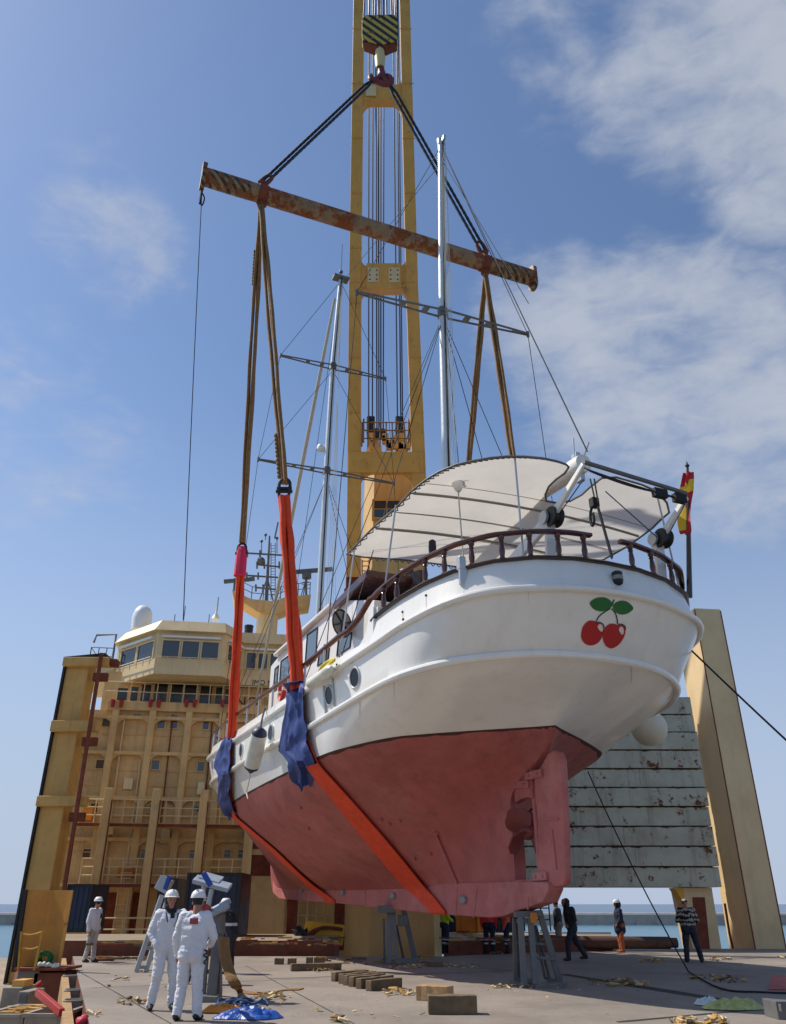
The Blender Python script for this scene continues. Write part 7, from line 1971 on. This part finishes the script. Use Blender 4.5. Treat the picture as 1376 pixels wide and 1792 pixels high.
    dg = bpy.context.evaluated_depsgraph_get(); me = bpy.data.meshes.new_from_object(tmp.evaluated_get(dg)); bpy.data.objects.remove(tmp); bpy.data.meshes.remove(tmp_me)
    names = []; cloth = (top, legs)
    # cloth folds
    seed = random.uniform(0, 50); me.calc_loop_triangles()
    nrm = [v.normal.copy() for v in me.vertices]
    def nearest(p):
        best = None
        for a, b_, ra, rb, m_ in prims:
            ab = b_ - a; l2 = ab.length_squared; t = 0 if l2 < 1e-9 else max(0, min(1, (p - a).dot(ab) / l2)); dd = (p - (a + ab * t)).length - (ra + (rb - ra) * t)
            if best is None or dd < best[0]: best = (dd, m_)
        return best[1]
    vm = [nearest(v.co) for v in me.vertices]
    for v, n_, m_ in zip(me.vertices, nrm, vm):
        if m_ in cloth:
            p = v.co; f = noise.noise(V((p.x * 7 + seed, p.y * 7, p.z * 11))) * .011 + (.5 - abs(noise.noise(V((p.x * 9 + p.z * 6, p.y * 9 + seed, p.z * 22))))) * .016
            # bunching at knees, elbows, ankles
            v.co = p + n_ * f
    mats = []
    for m_ in vm:
        if m_ not in mats: mats.append(m_)
    for b_ in bands:
        if b_[2] not in mats: mats.append(b_[2])
    for m_ in mats: me.materials.append(MATS[m_])
    for p in me.polygons:
        ms = [vm[i] for i in p.vertices]; w = max(set(ms), key=ms.count)
        for z0, z1_, mm, only in bands:
            if z0 < p.center.z < z1_ and w in only: w = mm
        p.material_index = mats.index(w); p.use_smooth = True
    me.name = 'person'
    o = bpy.data.objects.new('person', me); COL.objects.link(o)
    o.matrix_basis = Matrix.Translation(V(foot)) @ Matrix.Rotation(rz, 4, 'Z') @ Matrix.Diagonal((scale, scale, scale, 1))
    tag(o, lab, 'person')
    T = wm(o)
    if helmet:
        m1 = MB(); c = hd + V((0, -.005, .075)); mt = T @ Matrix.Translation(c)
        m1.lathe([(.122, -.012), (.124, .0), (.118, .035), (.098, .075), (.062, .102), (.02, .112), (0, .113)], 22, mt @ Matrix.Diagonal((.95, 1.14, 1, 1)))
        m1.lathe([(.120, -.014), (.137, -.016), (.138, -.008), (.120, .002)], 22, mt @ Matrix.Translation((0, .018, 0)) @ Matrix.Diagonal((.95, 1.16, 1, 1)))
        m1.beam(mt @ V((0, -.1, .085)), mt @ V((0, .1, .085)), .03 * scale, .05 * scale)
        h = m1.build('helmet', ['helmet'], o, angle=50)
    return o, T, J
# eyes are part of the faces that can be seen
def eyes(o, T, J, hd=None):
    hd = J['head']; m1 = MB()
    for sx in (-1, 1): m1.ball(T @ (hd + V((sx * .034, .097, .016))), .009, 6)
    m1.build('eyes', ['strap'], o)
def G(px, py, z=0.): return atz(px, py, z)
FACE = lambda dx, dy: math.atan2(-dx, dy)   # heading so that local +y points along (dx,dy)
# man facing half right, hands in pockets
o, T, J = person('man in white overalls and white helmet facing the camera, hands in his pockets', G(281, 1768), FACE(.45, -1.0), 1.0,
    dict(elL=(-.29, -.08, 1.14), wrL=(-.20, .08, .95), elR=(.29, -.08, 1.14), wrR=(.20, .08, .95), head=(.03, .05, 1.625), anL=(-.17, .0, .09), knL=(-.14, .04, .5), anR=(.17, -.05, .09)), hood='hood_dark', hands='pocket', voxel=.011, loose=1.17)
eyes(o, T, J)
m1 = MB(); 
for sx in (-1, 1): m1.beam(T @ V((sx * .07, .155, 1.30)), T @ V((sx * .105, .13, 1.44)), .02, .012)
m1.box(T @ V((-.1, .17, 1.28)), (.05, .05, .09)); m1.beam(T @ V((-.15, .165, 1.235)), T @ V((-.06, .175, 1.235)), .02, .02); m1.build('radio_strap', ['strap'], o, smooth=False)
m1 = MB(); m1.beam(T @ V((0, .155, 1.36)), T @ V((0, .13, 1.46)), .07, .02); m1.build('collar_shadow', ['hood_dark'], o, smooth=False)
# man seen from the back
o, T, J = person('man in white overalls seen from behind, small red patch on his back', G(325, 1786), FACE(.12, 1.0), .985,
    dict(elR=(.31, .06, 1.14), wrR=(.20, .26, 1.02), elL=(-.27, -.03, 1.13), wrL=(-.27, .07, .88), anL=(-.13, -.06, .09), anR=(.16, .03, .09)), voxel=.011, loose=1.2, bare_head='hood_dark')
m1 = MB(); m1.box(T @ V((.035, -.168, 1.36)), (.13, .016, .085), .12); m1.build('back_patch', ['patch'], o, smooth=False, bevel=.004)
m1 = MB(); c = V((.24, -.08, .86)); m1.tube(smooth_path([T @ (c + V(q)) for q in ((-.02, 0, .1), (.03, 0, .06), (-.02, 0, .02), (.04, 0, -.02), (-.01, 0, -.07), (.02, .0, -.1))], 4), .013, 6); m1.build('tool_clip', ['strap'], o)
m1 = MB(); m1.tube([T @ V((.15 * math.cos(a), .125 * math.sin(a) - .005, 1.04)) for a in [i * .2618 for i in range(24)]], .012, 6, closed=True); m1.build('waist_seam', ['overall_white'], o)
# third white man by the left rail
o, T, J = person('man in dirty white overalls standing alone at the left by the orange panel', G(155, 1684), FACE(1.0, -.35), .98, dict(anL=(-.10, .08, .09), anR=(.10, -.08, .09), elL=(-.25, -.07, 1.13), wrL=(-.22, .05, .9)), top='overall_white', legs='overall_dirty', voxel=.015, bare_head='hood_dark', loose=1.15)
m1 = MB(); m1.box(T @ V((-.07, .165, 1.28)), (.04, .05, .12)); m1.beam(T @ V((-.12, .165, 1.32)), T @ V((-.03, .165, 1.33)), .02, .02); m1.build('radio_strap', ['strap'], o, smooth=False)
# workers behind the tall stand
person('worker in a red jacket and white helmet behind the men in white', G(338, 1722), FACE(-.3, 1.0), .97, None, top='shirt_red', legs='trouser_navy', voxel=.017)
o, T, J = person('worker in dark clothes and white helmet leaning on the tall stand', G(400, 1704), FACE(-1.0, .2), .98, dict(chest=(0, .10, 1.27), neck=(0, .17, 1.43), head=(0, .24, 1.57), shL=(-.19, .15, 1.38), shR=(.19, .15, 1.38), elL=(-.24, .28, 1.15), wrL=(-.18, .46, 1.2), elR=(.26, .26, 1.14), wrR=(.2, .44, 1.16)), top='jacket_black', legs='trouser_dark', voxel=.017, bands=((1.1, 1.17, 'reflect', ('jacket_black',)),))
# hi-vis crew half hidden by the keel
hb_ = ((.30, .345, 'reflect', ('trouser_navy',)), (.41, .455, 'reflect', ('trouser_navy',)))
person('worker in a yellow hi-vis vest standing right of the crane base', G(780, 1668), FACE(1.0, .3), 1.0, dict(elR=(.24, .05, 1.13), wrR=(.15, .2, 1.05)), top='vest_yellow', legs='trouser_navy', voxel=.017, bands=hb_ + ((1.05, 1.4, 'jacket_black', ('_',)),))
person('worker in a red hi-vis vest under the keel, left of the orange-vested one', G(858, 1669), FACE(.2, 1.0), 1.0, None, top='vest_red', legs='trouser_navy', voxel=.017, bands=hb_)
person('worker in an orange hi-vis vest under the keel beside the aft stand', G(889, 1669), FACE(-1.0, .2), 1.0, None, top='vest_orange', legs='trouser_navy', voxel=.017, bands=hb_)
# black jacket walking to the left, hood up
o, T, J = person('man in a black hooded jacket striding to the left beside the rudder', G(1005, 1681), FACE(-1.0, -.15), 1.0,
    dict(knL=(-.09, .18, .52), anL=(-.09, .20, .09), knR=(.09, -.16, .52), anR=(.09, -.42, .12), chest=(0, .05, 1.3), neck=(0, .09, 1.47), head=(0, .15, 1.62), elL=(-.26, -.05, 1.14), wrL=(-.2, .12, 1.0), elR=(.26, -.12, 1.15), wrR=(.24, -.12, .92)), top='jacket_black', legs='trouser_dark', boot='boots_brown', hood='jacket_black', helmet=False, voxel=.014, loose=1.2)
person('man in a dark jacket and grey trousers half hidden behind the striding man', G(981, 1664), FACE(-1.0, .5), .97, None, top='jacket_black', legs='trouser_grey', boot='boots_brown', helmet=False, bare_head='hood_dark', voxel=.017, loose=1.15)
person('person in a long navy coat, white helmet and orange trousers facing left', G(1090, 1667), FACE(-1.0, -.1), .96, dict(anL=(-.08, 0, .09), anR=(.08, 0, .09), elL=(-.24, .02, 1.13), wrL=(-.15, .12, .95), elR=(.24, .02, 1.13), wrR=(.15, .12, .95)), top='coat_navy', legs='trouser_orange', boot='trouser_orange', voxel=.016, coat=-.18, hood='coat_navy', loose=1.15)
o, T, J = person('man in a dark and pale striped jacket standing with his back turned', G(1214, 1684), FACE(.1, 1.0), .99,
    dict(anL=(-.17, .02, .09), knL=(-.14, .03, .5), anR=(.24, -.05, .09), knR=(.18, .0, .5), elL=(-.30, .02, 1.14), wrL=(-.12, .2, 1.12), elR=(.30, .02, 1.14), wrR=(.12, .2, 1.12)), top='jacket_plaid', legs='trouser_dark', boot='boots_brown', helmet=False, bare_head='jacket_plaid', voxel=.014, loose=1.22)
